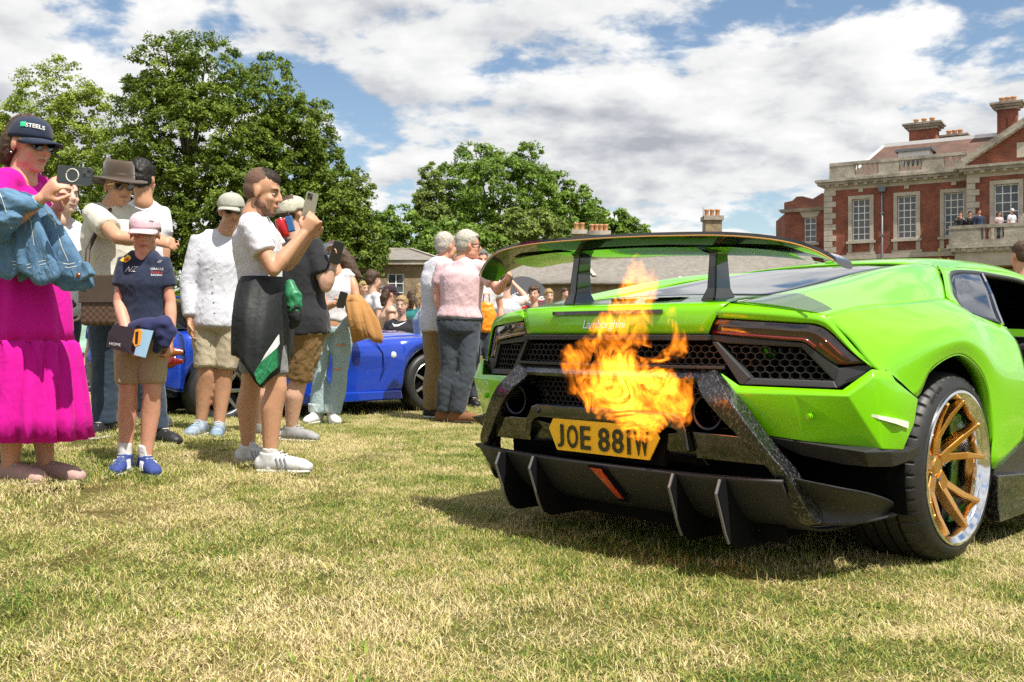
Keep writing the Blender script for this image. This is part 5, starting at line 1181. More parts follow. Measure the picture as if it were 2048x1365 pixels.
def add_folds(m, scale=9.0, strength=.55, dist=.022):
    """soft creases of worn cloth on top of the weave"""
    t = m.node_tree
    if 'folds' in t.nodes: return m
    b = t.nodes['Principled BSDF']; c = t.nodes.new('ShaderNodeTexCoord'); mp = t.nodes.new('ShaderNodeMapping'); mp.inputs['Scale'].default_value = (1, 1, .7); mp.inputs['Rotation'].default_value = (.3, .5, .2); t.links.new(c.outputs['Object'], mp.inputs[0])
    n = t.nodes.new('ShaderNodeTexNoise'); n.inputs['Scale'].default_value = scale; n.inputs['Detail'].default_value = 3; n.inputs['Roughness'].default_value = .55; n.inputs['Distortion'].default_value = .35; t.links.new(mp.outputs[0], n.inputs['Vector'])
    a = t.nodes.new('ShaderNodeMath'); a.operation = 'SUBTRACT'; a.inputs[1].default_value = .5; t.links.new(n.outputs[0], a.inputs[0]); e = t.nodes.new('ShaderNodeMath'); e.operation = 'ABSOLUTE'; t.links.new(a.outputs[0], e.inputs[0])
    q = t.nodes.new('ShaderNodeMath'); q.operation = 'POWER'; q.inputs[1].default_value = .7; t.links.new(e.outputs[0], q.inputs[0])
    p = t.nodes.new('ShaderNodeBump'); p.name = 'folds'; p.inputs['Strength'].default_value = strength; p.inputs['Distance'].default_value = dist; p.invert = True; t.links.new(q.outputs[0], p.inputs['Height'])
    old = b.inputs['Normal'].links
    if old: t.links.new(old[0].from_socket, p.inputs['Normal'])
    t.links.new(p.outputs[0], b.inputs['Normal']); return m
def cloth(name, col, col2=None, rough=.85, scale=5, bump=(420, .25, .002), sheen=.15, folds=.42):
    return add_folds(mat(name, col, rough, 0, .25, 0, (scale, .7, col2 or tuple(c * .86 for c in col)), bump, sheen=sheen), 7.5, folds, .03)
def skin_mat(name, col): return mat(name, col, .5, 0, .4, 0, (22, .8, (col[0] * .88, col[1] * .80, col[2] * .78)), (150, .12, .001), sss=.12)
SK_FAIR = skin_mat('skin_fair', (0.650, 0.403, 0.293)); SK_TAN = skin_mat('skin_tan', (0.55, 0.31, 0.19)); SK_PINK = skin_mat('skin_ruddy', (0.673, 0.354, 0.244)); SK_OLIVE = skin_mat('skin_olive', (0.464, 0.256, 0.159)); SK_PALE = skin_mat('skin_pale', (0.719, 0.512, 0.403))
HAIR_BR = mat('hair_brown', (.055, .030, .016), .55, 0, .4, 0, (60, .6, (.09, .05, .028)), (300, .6, .004)); HAIR_BK = mat('hair_black', (.014, .011, .009), .5, 0, .4, 0, None, (300, .5, .004)); HAIR_WH = mat('hair_white', (.60, .56, .49), .6, 0, .4, 0, (80, .7, (.40, .36, .30)), (260, .7, .005)); HAIR_BL = mat('hair_blond', (.42, .29, .13), .55, 0, .4, 0, (80, .6, (.28, .18, .075)), (260, .6, .005)); HAIR_STUB = mat('hair_stubble', (.14, .085, .055), .7, 0, .3, 0, (200, .5, (.06, .035, .024)), (500, .3, .002))
EYEW = mat('eye_white', (.75, .72, .68), .3); EYED = mat('eye_dark', (.02, .014, .01), .2); LENS_D = mat('dark_lens', (.012, .011, .010), .06, 0, .6, 1); LIP = mat('lips', (.42, .15, .12), .45)
SOLE = mat('white_sole', (.66, .65, .60), .7)

class Person:
    def __init__(s, label, d, J, yaw=0, pitch=0, roll=0, build=1.0, skin=SK_TAN, vox=.010, size=None, group=None, toe=.10, hands=None, foot=None, base=None):
        """J: joints in picture coordinates (u, v[, depth offset]); yaw: 0 = faces the camera, 90 = faces picture right"""
        s.d = d; s.vox = vox; s.J = {k: at(p[0], p[1], d + (p[2] if len(p) > 2 else 0)) for k, p in J.items()}; j = s.J
        s.k = size if size else 1.0; s.build = build; s.skin = skin
        for q in 'LR':
            if 'an' + q in j: j['an' + q].z = (float(gz(j['an' + q].x, j['an' + q].y)) if base is None else base) + .090 * s.k
        fx = .5 * (j['anL'] + j['anR']) if 'anL' in j else Vector((j['head'].x, d, 0)); gzv = float(gz(fx.x, fx.y)); s.gz = gzv
        s.root = thing('person', label, 'person', (fx.x, fx.y, gzv), 0, group)
        a = R(yaw); f = Vector((math.sin(a), -math.cos(a), 0)); r = Vector((math.cos(a), math.sin(a), 0)) * -1
        up = Vector((0, 0, 1)); p_ = R(pitch); F = f * math.cos(p_) + up * math.sin(p_); U = up * math.cos(p_) - f * math.sin(p_); q = R(roll)
        Rr = r * math.cos(q) + U * math.sin(q); U = U * math.cos(q) - r * math.sin(q)
        s.toe = toe; s.F, s.R, s.U = F, Rr, U; s.hc = j['head']; s.b = Prims(); s.hands = hands or {}; s.yaw = yaw; s.foot = foot or {}
        s._torso(s.b, 0, 1.0); s._limbs(); s._head()
    def hp(s, f=0, r=0, u=0): return s.hc + (s.F * f + s.R * r + s.U * u) * s.k
    def _mid(s):
        j = s.J; sm = (j['shL'] + j['shR']) / 2; hm = (j['hipL'] + j['hipR']) / 2; return sm, hm
    def torso_rings(s, grow=0.0, lo=0.0, hi=1.2):
        j = s.J; k = s.k; b = s.build; sm, hm = s._mid(); sv = j['shR'] - j['shL']; hv = j['hipR'] - j['hipL']
        sw = max(sv.length / 2, .12 * k); prof = [(-.10, .155, .80), (0, .165, .76), (.12, .168, .72), (.32, .140, .74), (.50, .146, .74), (.70, .164, .72), (.85, .172, .64), (.95, .150, .55), (1.0, .125, .60), (1.06, .085, .80), (1.115, .066, .95)]
        P, Rd, Fl, Sd = [], [], [], []
        for t, w, fl in prof:
            if t < lo - 1e-6 or t > hi + 1e-6: continue
            wv = hv.normalized().lerp(sv.normalized(), max(0, min(1, t)))
            ww = w * k * (b if t < .6 else (1 + (b - 1) * .6))
            if t > .8: ww = max(ww * .9, sw * (1.0 if t < .9 else .88 if t < .98 else .62 if t < 1.03 else .40 if t < 1.08 else .28))
            nk = j.get('neck', sm + Vector((0, 0, .05 * k))); P.append(hm.lerp(sm, t) if 0 <= t <= 1 else hm + (hm - sm) * -t if t < 0 else sm.lerp(nk, min(1, (t - 1) / .14))); Rd.append(ww + grow); Fl.append(min(1.1, (ww * fl * (b ** .6) + grow) / (ww + grow))); Sd.append(wv)
        return P, Rd, Fl, Sd
    def _torso(s, prim, grow, hi): P, Rd, Fl, Sd = s.torso_rings(grow); prim.tube(P, Rd, 20, Sd, Fl, (.4, .4))
    def _limbs(s):
        j = s.J; k = s.k; b = s.b; m = .5 + .5 * s.build
        for q in 'LR':
            if 'el' + q in j:
                sh, el, wr = j['sh' + q], j['el' + q], j['wr' + q]
                b.tube([sh + Vector((0, 0, -.022 * k)), sh.lerp(el, .35), sh.lerp(el, .8), el], [.043*k*m, .049*k*m, .041*k*m, .039*k*m]); b.tube([el, el.lerp(wr, .28), el.lerp(wr, .75), wr], [.038*k*m, .042*k*m, .031*k, .026*k])
                hd = s.hands.get(q, {}); s.hand(b, wr, hd.get('dir', (wr - el).normalized()), hd.get('palm', None), hd.get('curl', .45), hd.get('thumb', 1))
            if 'kn' + q in j:
                hip, kn, an = j['hip' + q], j['kn' + q], j['an' + q]
                b.tube([hip, hip.lerp(kn, .4), hip.lerp(kn, .85), kn], [.084*k*m, .079*k*m, .063*k*m, .059*k*m])
                back = Vector((-s.F.x, -s.F.y, 0)) * .018 * k
                b.tube([kn, kn.lerp(an, .28) + back, kn.lerp(an, .7) + back * .4, an], [.058*k*m, .064*k*m, .046*k*m, .036*k])
                fd = s.foot_dir(q); b.tube([an, an + Vector((0, 0, -.055*k)) + fd * .02 * k, an + Vector((0, 0, -.075*k)) + fd * s.toe * k], [.035*k, .033*k, .022*k])
    def foot_dir(s, q):
        a = R(s.foot.get(q, s.yaw)); return Vector((math.sin(a), -math.cos(a), 0))
    def hand(s, b, wr, d, palm, curl, thumb):
        k = s.k; d = V3(d).normalized(); n = V3(palm).normalized() if palm is not None else d.cross(Vector((0, 0, 1)) if abs(d.z) < .9 else Vector((1, 0, 0))).normalized()
        n = (n - d * n.dot(d)).normalized(); sd = d.cross(n)
        b.tube([wr, wr + d * .035 * k, wr + d * .085 * k], [.026*k, .036*k, .040*k], 12, sd, .48)
        L = (.070, .080, .074, .060)
        for i in range(4):
            o = wr + d * .085 * k + sd * ((i - 1.5) * -.0225 * k); c = curl * (1 + .12 * i); p = [o]; a = 0
            for seg in (.42, .32, .26):
                a += c * .95; p.append(p[-1] + (d * math.cos(a) + n * math.sin(a)) * L[i] * seg * k)
            b.tube(p, [.0092*k, .0084*k, .0078*k, .0068*k], 8)
        o = wr + d * .03 * k + sd * (.030 * k * thumb); t1 = (d * .62 + sd * thumb * .62 + n * (.25 + curl * .5)).normalized(); t2 = (d * .9 + n * (.2 + curl * .8)).normalized()
        b.tube([o, o + t1 * .036 * k, o + t1 * .036 * k + t2 * .030 * k, o + t1 * .036 * k + t2 * .052 * k], [.0135*k, .0120*k, .0108*k, .0090*k], 8)
        s.palmc = wr + d * .06 * k
    def _head(s):
        b = s.b; k = s.k; F, Rt, U = s.F * k, s.R * k, s.U * k; hp = s.hp
        nb = s.J.get('neck', s._mid()[0] + Vector((0, 0, .05 * k)))
        b.tube([nb - Vector((0, 0, .03 * k)), nb.lerp(hp(-.02, 0, -.06), .5), hp(-.016, 0, -.055)], [.066*k, .056*k, .056*k], 14)
        b.ell(hp(-.014, 0, .036), (F * .099, Rt * .077, U * .094), 18, 12); b.ell(hp(.022, 0, -.040), (F * .066, Rt * .061, U * .080), 16, 10); b.ell(hp(.030, 0, -.085), (F * .048, Rt * .046, U * .034))
        b.ell(hp(.066, 0, -.103), (F * .024, Rt * .026, U * .020)); b.ell(hp(.070, 0, .028), (F * .020, Rt * .052, U * .014))
        for q in (-1, 1):
            b.ell(hp(.056, q * .036, -.030), (F * .026, Rt * .026, U * .026)); b.ell(hp(-.006, q * .080, -.008), (F * .020, Rt * .008, U * .033)); b.ell(hp(.012, q * .050, -.072), (F * .040, Rt * .014, U * .024))
        b.tube([hp(.082, 0, .018), hp(.100, 0, -.012), hp(.104, 0, -.028)], [.0095*k, .0115*k, .0145*k], 8); b.ell(hp(.092, 0, -.032), (F * .014, Rt * .021, U * .009))
        b.ell(hp(.082, 0, -.062), (F * .013, Rt * .025, U * .008)); b.ell(hp(.080, 0, -.074), (F * .013, Rt * .021, U * .008))
    def finish(s, name='body', it=2):
        o = s.b.build(name, s.vox, s.skin, s.root, it, None, .45); s.body = o; return o
    def face(s, eyes=True, brow=HAIR_BR, lips=True, mouth=True):
        k = s.k; F, Rt, U = s.F * k, s.R * k, s.U * k
        if eyes:
            for q in (-1, 1):
                e = Prims(); e.ell(s.hp(.0735, q * .031, -.001), (F * .010, Rt * .0125, U * .007), 10, 6); eo = mesh('eye', [V3(v) - s.root.location for v in e.v], e.f, EYEW, s.root, True)
                e = Prims(); e.ell(s.hp(.081, q * .031, -.001), (F * .004, Rt * .0055, U * .0058), 8, 6); mesh('iris', [V3(v) - s.root.location for v in e.v], e.f, EYED, eo, True)
        if brow:
            for q in (-1, 1):
                e = Prims(); e.tube([s.hp(.0865, q * .016, .021), s.hp(.088, q * .034, .027), s.hp(.076, q * .052, .022)], [.0042*k, .0052*k, .003*k], 6); mesh('eyebrow', [V3(v) - s.root.location for v in e.v], e.f, brow, s.root, True)
        if lips:
            e = Prims(); e.tube([s.hp(.086, -.024, -.068), s.hp(.0945, 0, -.0665), s.hp(.086, .024, -.068)], [.003*k, .0072*k, .003*k], 6); mesh('mouth', [V3(v) - s.root.location for v in e.v], e.f, LIP, s.root, True)
    def part(s, name, prim, m_, vox=None, it=3, wr=None, fac=.5): return prim.build(name, vox or s.vox * (1.15 if wr else 1), m_, s.root, it, wr, fac)
    def hair(s, m_, length=0.0, vol=1.0, front=.058, wr=(.004, 60, 1), name='hair', extra=None, strand=.022):
        k = s.k; F, Rt, U = s.F * k, s.R * k, s.U * k; h = Prims(); v = vol
        h.ell(s.hp(-.024, 0, .052), (F * (.098 * v), Rt * (.083 * v), U * (.090 * v)), 18, 12)
        h.ell(s.hp(-.045, 0, .010), (F * .075 * v, Rt * .080 * v, U * .075 * v), 16, 10)
        h.ell(s.hp(front, 0, .088), (F * .030 * v, Rt * .060 * v, U * .022 * v))
        if length:
            for q in (-1, 0, 1): h.tube([s.hp(-.05, q * .045, .02), s.hp(-.085, q * .055, -.06), s.hp(-.085, q * .06, -.06 - length)], [.05*k, .045*k, .02*k])
        if extra: extra(h)
        o = s.part(name, h, m_, min(s.vox, .009), 2, wr)
        if strand: s.strands(o, m_, strand)
        return o
    def strands(s, o, m_, L):
        """short locks standing off the hair mass"""
        me = o.data; n = len(me.vertices); co = np.empty(n * 3, np.float32); no = np.empty(n * 3, np.float32); me.vertices.foreach_get('co', co); me.vertices.foreach_get('normal', no); co = co.reshape(-1, 3); no = no.reshape(-1, 3)
        g = np.random.default_rng(n); N_ = 1500 if s.vox < .011 else 700; i = g.integers(0, n, N_); p, q = co[i], no[i]; wd = .0011 if s.vox < .011 else .0022
        flow = np.array(-s.F * .45 - s.U * .9)[None] + g.normal(size=(N_, 3)) * .55; flow -= q * (flow * q).sum(1)[:, None]; flow /= np.linalg.norm(flow, axis=1)[:, None] + 1e-6
        sd = np.cross(q, flow) * wd; l = (L * g.uniform(.5, 1.3, N_))[:, None]; a = p - q * .003 - sd; b = p - q * .003 + sd; m1 = p + q * l * .16 + flow * l * .5; t = p + q * l * g.uniform(.05, .40, N_)[:, None] + flow * l
        V = np.stack([a, b, m1 + sd * .8, m1 - sd * .8, t], 1).reshape(-1, 3); k = (np.arange(N_) * 5)[:, None]
        T = np.concatenate([k + [0, 1, 2], k + [0, 2, 3], k + [3, 2, 4]], 1).reshape(-1, 3); h2 = big_mesh('hair_strands', V, T, m_, o, True, 3); h2['kind'] = 'stuff'
    def cap(s, m_, brim_yaw=0.0, low=.028, name='cap', back=False, brim=True):
        """baseball cap: panelled crown, brim, button"""
        k = s.k; F, Rt, U = s.F, s.R, s.U; a = R(brim_yaw); f = F * math.cos(a) + Rt * math.sin(a); r = Rt * math.cos(a) - F * math.sin(a)
        n, m = 32, 9; V = []; c0 = s.hp(-.012, 0, low)
        for i in range(m + 1):
            t = i / m; z = math.sin(t * math.pi / 2) * .100 - .004; w = math.cos((t ** 1.35) * math.pi / 2)
            for q in range(n):
                an = 2 * math.pi * q / n; ca, sa = math.cos(an), math.sin(an); seam = 1 + .012 * abs(math.sin(3 * an))
                V.append(c0 + (f * (ca * .108 * w * seam + .010 * t) + r * (sa * .086 * w * seam) + U * (z - (.020 * (1 - t) * (ca < -.3)))) * k)
        Fc = [(i*n + q, i*n + (q+1) % n, (i+1)*n + (q+1) % n, (i+1)*n + q) for i in range(m) for q in range(n)]
        o = mesh(name, [v - s.root.location for v in V], Fc, m_, s.root, True); md = o.modifiers.new('skin', 'SOLIDIFY'); md.thickness = .004 * k
        if brim:
            B = []; nb = 14
            for i in range(nb + 1):
                an = R(-68 + 136 * i / nb); ca, sa = math.cos(an), math.sin(an)
                B.append(c0 + (f * (ca * .106) + r * (sa * .084) + U * -.002) * k); ext = math.cos(an * 1.28) ** .8 if abs(an * 1.28) < math.pi/2 else 0
                B.append(c0 + (f * (ca * .109 + .090 * ext) + r * (sa * .089) + U * (-.006 - .030 * sa * sa - .016 * ext)) * k)
            bo = mesh('brim', [v - s.root.location for v in B], [(2*i, 2*i+1, 2*i+3, 2*i+2) for i in range(nb)], m_, o, True); md = bo.modifiers.new('skin', 'SOLIDIFY'); md.thickness = .005 * k; md.offset = 0
        e = Prims(); e.ell(c0 + (U * .102 + f * .006) * k, (f * .009 * k, r * .009 * k, U * .006 * k), 8, 6); mesh('button', [V3(v) - s.root.location for v in e.v], e.f, m_, o, True)
        return o
    def glasses(s, lens=LENS_D, frame=None, h=.017, name='sunglasses'):
        k = s.k; frame = frame or mat('black_frame', (.015, .014, .013), .3); F, Rt, U = s.F * k, s.R * k, s.U * k
        b = MB(); loc = lambda p: tuple(p - s.root.location)
        for q in (-1, 1): b.bar(loc(s.hp(.086, q * .060, .008)), loc(s.hp(-.005, q * .079, .006)), .004 * k, .008 * k)
        b.bar(loc(s.hp(.094, -.020, .008)), loc(s.hp(.094, .020, .008)), .006 * k, .006 * k, tuple(s.U)); o = b.build(name, frame, s.root)
        for q in (-1, 1):
            P = [s.hp(.097 - .010 * (abs(cx) > .05), q * cx, cz) for cx, cz in ((.008, .014), (.030, .017), (.060, .013), (.060, -.004), (.050, -h), (.024, -h), (.011, -.008))]
            MB().prism([loc(p) for p in P], tuple(F * -.004)).build('lens', lens, o, bevel=.0015)
        return o
    # ---- clothes
    def top(s, name, m_, sleeve=.55, hem=-.08, grow=.016, wr=(.007, 26, 1), sg=.020, collar=None, vox=None, crew=1.10):
        j = s.J; k = s.k; c = Prims(); P, Rd, Fl, Sd = s.torso_rings(grow * k, hem, crew)
        c.tube(P, Rd, 22, Sd, Fl, (.06, .05)); m = .5 + .5 * s.build
        for q in 'LR':
            if 'el' + q not in j: continue
            sh, el, wrp = j['sh' + q], j['el' + q], j['wr' + q]; sm = s._mid()[0]
            if sleeve <= 1: pts = [sh.lerp(sm, .30), sh, sh.lerp(el, sleeve * .5), sh.lerp(el, sleeve)]; rad = [.074*k, .066*k*m, .050*k*m + sg*k*.65, .045*k*m + sg*k*.85]
            else: t = sleeve - 1; pts = [sh.lerp(sm, .30), sh, sh.lerp(el, .5), el, el.lerp(wrp, t * .5), el.lerp(wrp, t)]; rad = [.074*k, .068*k*m, .050*k*m + sg*k*.7, .044*k*m + sg*k*.7, .040*k*m + sg*k*.7, .032*k + sg*k*.7]
            c.tube(pts, rad, 14, None, 1, (1, .08))
        if collar:
            sm = s._mid()[0]; nb = j.get('neck', sm + Vector((0, 0, .05*k))); dn = (nb - sm).normalized(); c.tube([sm + dn * .015*k, sm + dn * .065*k - s.F * .012 * k], [.098*k, .080*k], 16, None, 1, (.2, .05))
        return s.part(name, c, m_, vox, 3, wr)
    def bottoms(s, name, m_, length=2.0, grow=.014, flare=0.0, top=.12, wr=(.007, 24, 2), vox=None):
        """length 1 = to the knee, 2 = to the ankle"""
        j = s.J; k = s.k; c = Prims(); P, Rd, Fl, Sd = s.torso_rings(grow * k, -.11, top); m = .5 + .5 * s.build
        c.tube(P, Rd, 20, Sd, Fl, (.3, .05))
        for q in 'LR':
            hip, kn, an = j['hip' + q], j['kn' + q], j['an' + q]
            if length <= 1: c.tube([hip + Vector((0, 0, .03*k)), hip.lerp(kn, length * .45), hip.lerp(kn, length)], [.092*k*m + grow*k, .084*k*m + grow*k, .066*k*m + grow*k*.9 + flare*.5], 14, None, 1, (1, .06))
            else:
                t = length - 1; back = Vector((-s.F.x, -s.F.y, 0)) * .014 * k
                c.tube([hip + Vector((0, 0, .03*k)), hip.lerp(kn, .45), kn, kn.lerp(an, .4 * t) + back, kn.lerp(an, t)], [.090*k*m + grow*k, .081*k*m + grow*k, .060*k*m + grow*k, .060*k*m + grow*k + flare*.4, .044*k*m + grow*k + flare], 14, None, 1, (1, .06))
        return s.part(name, c, m_, vox, 3, wr)
    def shoe(s, q, m_, sole=SOLE, length=.275, sock=None, sock_h=.09, lift=0.0, low=False, stripes=None):
        j = s.J; k = s.k; fd = s.foot_dir(q); sd = Vector((-fd.y, fd.x, 0)); an = j['an' + q]; g = float(gz(an.x, an.y)) + .012 + lift
        base = Vector((an.x, an.y, g)) - fd * .055 * k; L = length * k; c = Prims(); up = Vector((0, 0, 1))
        c.tube([base + up * .045*k, base + fd * L * .25 + up * .050*k, base + fd * L * .5 + up * .045*k, base + fd * L * .78 + up * .036*k, base + fd * (L - .035*k) + up * .030*k], [.038*k, .041*k, .044*k, .048*k, .040*k], 14, sd, [1.2, 1.3, 1.12, .84, .74], (.8, .9))
        if not low: c.tube([base + fd * .048*k + up * .05*k, base + fd * .052*k + up * .108*k], [.042*k, .043*k], 12, sd, 1.3, (1, .05)); c.tube([base + fd * .08*k + up * .105*k, base + fd * .14*k + up * .075*k], [.022*k, .026*k], 10, sd, .8)
        o = s.part('shoe', c, m_, min(s.vox, .011), 2)
        b = Prims(); b.tube([base + up * .010*k - fd * .006*k, base + fd * L * .35 + up * .010*k, base + fd * L * .72 + up * .010*k, base + fd * (L - .03*k) + up * .012*k], [.041*k, .041*k, .050*k, .040*k], 16, sd, [.42, .40, .32, .36], (.9, .95))
        me_ = b.build('sole', min(s.vox, .011), sole, None, 2); me_.parent = o; 
        me_.data.transform(Matrix.Translation(-s.root.location))
        if sock:
            e = Prims(); e.tube([an + up * (-.05*k), an + up * .02*k, an + up * sock_h * k], [.040*k, .0385*k, .043*k], 12, None, 1, (1, .05)); s.part('sock', e, sock, None, 1)
        # laces
        for i in range(4):
            p = base + fd * (L * (.40 + .085 * i)) + up * ((.114 - .0150 * i) * k if not low else .092*k - .012*k*i); MB().bar(p - sd * .020*k - s.root.location, p + sd * .020*k - s.root.location, .007*k, .005*k).build('lace', sole, o)
        if stripes:
            for sg in (-1, 1):
                for i in range(3):
                    p = base + fd * (L * (.40 + .075 * i)) + sd * sg * .047*k; MB().bar(p + up * .030*k - s.root.location, p + up * .082*k - fd * .022*k - sd * sg * .010*k - s.root.location, .008*k, .008*k, tuple(sd)).build('stripe', stripes, o)
        return o
def wrap(me, body, direction, origin, right, up, off=.003, scale=1.0):
    """lay a flat mesh on the nearest surface along a direction (print on cloth)"""
    bvh = BVHTree.FromPolygons([v.co for v in body.data.vertices], [p.vertices for p in body.data.polygons]); loc = body.parent.location if body.parent else Vector()
    d = V3(direction).normalized(); keep = None
    for v in me.vertices:
        p = V3(origin) + V3(right) * v.co.x * scale + V3(up) * v.co.y * scale
        h = bvh.ray_cast(p - loc - d * .5, d)
        q = h[0] if h[0] is not None else keep if keep is not None else p - loc
        keep = q; v.co = q - d * off
    return me
def print_on(name, txt, body, parent, direction, origin, right, up, size, m_, off=.003, shear=0, fat=0.0):
    me = text_mesh(txt, size, 0, shear=shear, offset=fat); bm = bmesh.new(); bm.from_mesh(me); bmesh.ops.triangulate(bm, faces=bm.faces); bm.to_mesh(me); bm.free()
    return put(name, wrap(me, body, direction, origin, right, up, off), m_, parent)
def patch_on(name, poly, body, parent, direction, origin, right, up, m_, off=.0025, n=1):
    bm = bmesh.new(); f = bm.faces.new([bm.verts.new((x, y, 0)) for x, y in poly]); bmesh.ops.triangulate(bm, faces=bm.faces); bmesh.ops.subdivide_edges(bm, edges=bm.edges, cuts=2, use_grid_fill=True); me = bpy.data.meshes.new(name); bm.to_mesh(me); bm.free()
    return put(name, wrap(me, body, direction, origin, right, up, off), m_, parent)
# ---------------------------------------------------------------- people close to the camera
CAMD = Vector((0, 1, 0)); XR = Vector((1, 0, 0)); ZU = Vector((0, 0, 1))
def rel(o, P): return [tuple(V3(p) - o.location) for p in P]
def loft(name, rings, m_, parent, thick=.004, smooth=True, closed_top=False):
    n = len(rings[0]); V = [p - parent.location for r in rings for p in r]
    F = [(i*n + k, i*n + (k+1) % n, (i+1)*n + (k+1) % n, (i+1)*n + k) for i in range(len(rings) - 1) for k in range(n)]
    if closed_top: F.append(tuple(range(n)))
    o = mesh(name, V, F, m_, parent, smooth)
    if thick: md = o.modifiers.new('skin', 'SOLIDIFY'); md.thickness = thick; md.offset = 0
    return o
def phone(label, c, ax, ay, m_back, w=.073, h=.150, ring=False, cam_=True, group=None):
    """flat slab: ax = long direction, ay = short direction; the back faces ax x ay"""
    ax = V3(ax).normalized(); ay = V3(ay); ay = (ay - ax * ay.dot(ax)).normalized(); nz = ax.cross(ay); o = thing('phone', label, 'phone', c, 0, group)
    P = lambda x, y, z: ax * x + ay * y + nz * z
    q = [(h/2 - .008, w/2), (h/2, w/2 - .008), (h/2, -w/2 + .008), (h/2 - .008, -w/2), (-h/2 + .008, -w/2), (-h/2, -w/2 + .008), (-h/2, w/2 - .008), (-h/2 + .008, w/2)]
    MB().prism([P(x, y, -.0045) for x, y in q], nz * .009).build('phone_body', m_back, o, bevel=.0015)
    MB().prism([P(x * .96, y * .94, -.0052) for x, y in q], nz * .0006).build('screen', mat('phone_screen', (.01, .012, .015), .06, 0, .5, 1), o)
    if cam_:
        cb = MB().prism([P(h/2 - .008, w/2 - .006, .0046), P(h/2 - .040, w/2 - .006, .0046), P(h/2 - .040, w/2 - .038, .0046), P(h/2 - .008, w/2 - .038, .0046)], nz * .002).build('camera_block', mat('phone_camera', (.10, .11, .11), .2, .5), o, bevel=.001)
        for dx, dy in ((.016, .014), (.032, .030)):
            e = Prims(); e.tube([P(h/2 - dx, w/2 - dy, .0064), P(h/2 - dx, w/2 - dy, .0085)], .0068, 12, None, 1, (0, 0)); mesh('camera_lens', e.v, e.f, EYED, cb)
    if ring:
        pts = [P(-.008 + .026 * math.cos(a), .026 * math.sin(a), .0052) for a in np.linspace(0, 2*math.pi, 33)]; MB().tube(pts, .0026, 6, False).build('magnet_ring', SOLE, o)
    return o
DENIM = add_folds(mat('denim', (.050, .115, .215), .9, 0, .2, 0, (9, .6, (.15, .27, .40)), (500, .4, .003)), 8, .9, .03); DENIM_L = add_folds(mat('pale_denim', (.40, .50, .52), .9, 0, .2, 0, (6, .6, (.26, .36, .40)), (500, .4, .003)), 9, .7); NAVYJ = cloth('dark_blue_jeans', (.022, .038, .062), (.035, .055, .085))
WHITEC = cloth('white_cotton', (.64, .64, .68), (.57, .57, .61)); CREAM = cloth('cream_knit', (.60, .58, .50), (.54, .52, .44)); MAGENTA = cloth('magenta_cotton', (.62, .003, .30), (.52, .002, .25), sheen=.05, folds=.3); KHAKI = cloth('khaki_cotton', (.42, .33, .20), (.35, .27, .16)); STONEC = cloth('stone_cotton', (.50, .43, .31), (.43, .36, .25)); NAVY = cloth('navy_jersey', (.018, .026, .055), (.024, .034, .068)); NAVY2 = cloth('navy_sweater', (.020, .024, .085), (.028, .032, .10)); BLACKC = cloth('black_cotton', (.018, .018, .022), (.026, .026, .030)); NYLON = add_folds(mat('black_nylon', (.010, .012, .013), .62, 0, .35, 0, (8, .6, (.017, .020, .021)), (60, .35, .006)), 7, .5); GREENC = add_folds(mat('green_nylon', (.015, .16, .065), .42, 0, .5, 0, (9, .6, (.025, .22, .09)), (60, .3, .005)), 8, .7); GREYC = cloth('grey_cotton', (.20, .20, .20)); BROWNC = cloth('brown_cargo', (.24, .145, .055), (.17, .10, .038)); PINKP = cloth('pale_pink_pique', (.72, .50, .53), (.66, .45, .48)); CHINO = cloth('tan_chino', (.30, .205, .095), (.24, .165, .075)); SLATEJ = cloth('slate_jeans', (.040, .050, .066), (.058, .068, .085)); TANC = cloth('tan_wool', (.46, .23, .075), (.38, .19, .06)); SOCKW = cloth('white_sock', (.76, .75, .74))

# --- woman in the magenta dress
w = Person('woman in magenta dress and navy cap filming with her phone, denim jacket over her arm', 4.52, dict(head=(60, 291), neck=(44, 352), shL=(78, 378, .16), shR=(4, 366, -.13), elR=(-8, 478, -.28), wrR=(82, 398, -.34), elL=(96, 470, .10), wrL=(112, 420, -.12), hipL=(62, 600, .09), hipR=(34, 600, -.09), knL=(82, 760, .1), knR=(36, 770, -.08), anL=(92, 917, .09), anR=(20, 935, -.05)), 66, -6, 0, 1.0, SK_PINK, .0080, 1.0, None, .15, hands=dict(R=dict(dir=(.62, -.1, .55), palm=(.35, .85, -.2), curl=.42, thumb=-1), L=dict(dir=(.5, -.3, .6), curl=.6)), foot=dict(L=80, R=72))
w.finish(); w.face(False, None)
w.hair(HAIR_BR, .02, .98, .02, (.006, 70, 3), extra=lambda h: h.tube([w.hp(-.09, .0, .01), w.hp(-.115, 0, -.05), w.hp(-.10, 0, -.12)], [.05, .045, .02]))
wc = w.cap(NAVY, 0, .030); w.glasses(h=.024)
print_on('cap_lettering', 'STEELS', wc, w.root, -w.R * -1 if False else Vector((-.35, 1, -.1)), w.hp(.078, .045, .078), Vector((.95, .28, -.10)), Vector((.05, .0, 1)), .026, SOLE, .008, 0, .0006)
patch_on('cap_badge', [(-.012, -.012), (.012, -.012), (.012, .012), (-.012, .012)], wc, w.root, Vector((-.35, 1, -.1)), w.hp(.030, .066, .081), Vector((.93, .33, 0)), ZU, mat('badge_green', (.03, .45, .22), .5), .008)
e = Prims(); e.ell(w.hp(-.006, .089, -.045), (w.F * .005, w.R * .005, w.U * .006), 8, 6); mesh('earring', rel(w.root, e.v), e.f, CHROME, w.root, True)
w.top('dress_bodice', MAGENTA, .30, -.10, .014, (0.0037, 36, 4), .018, None, .009)
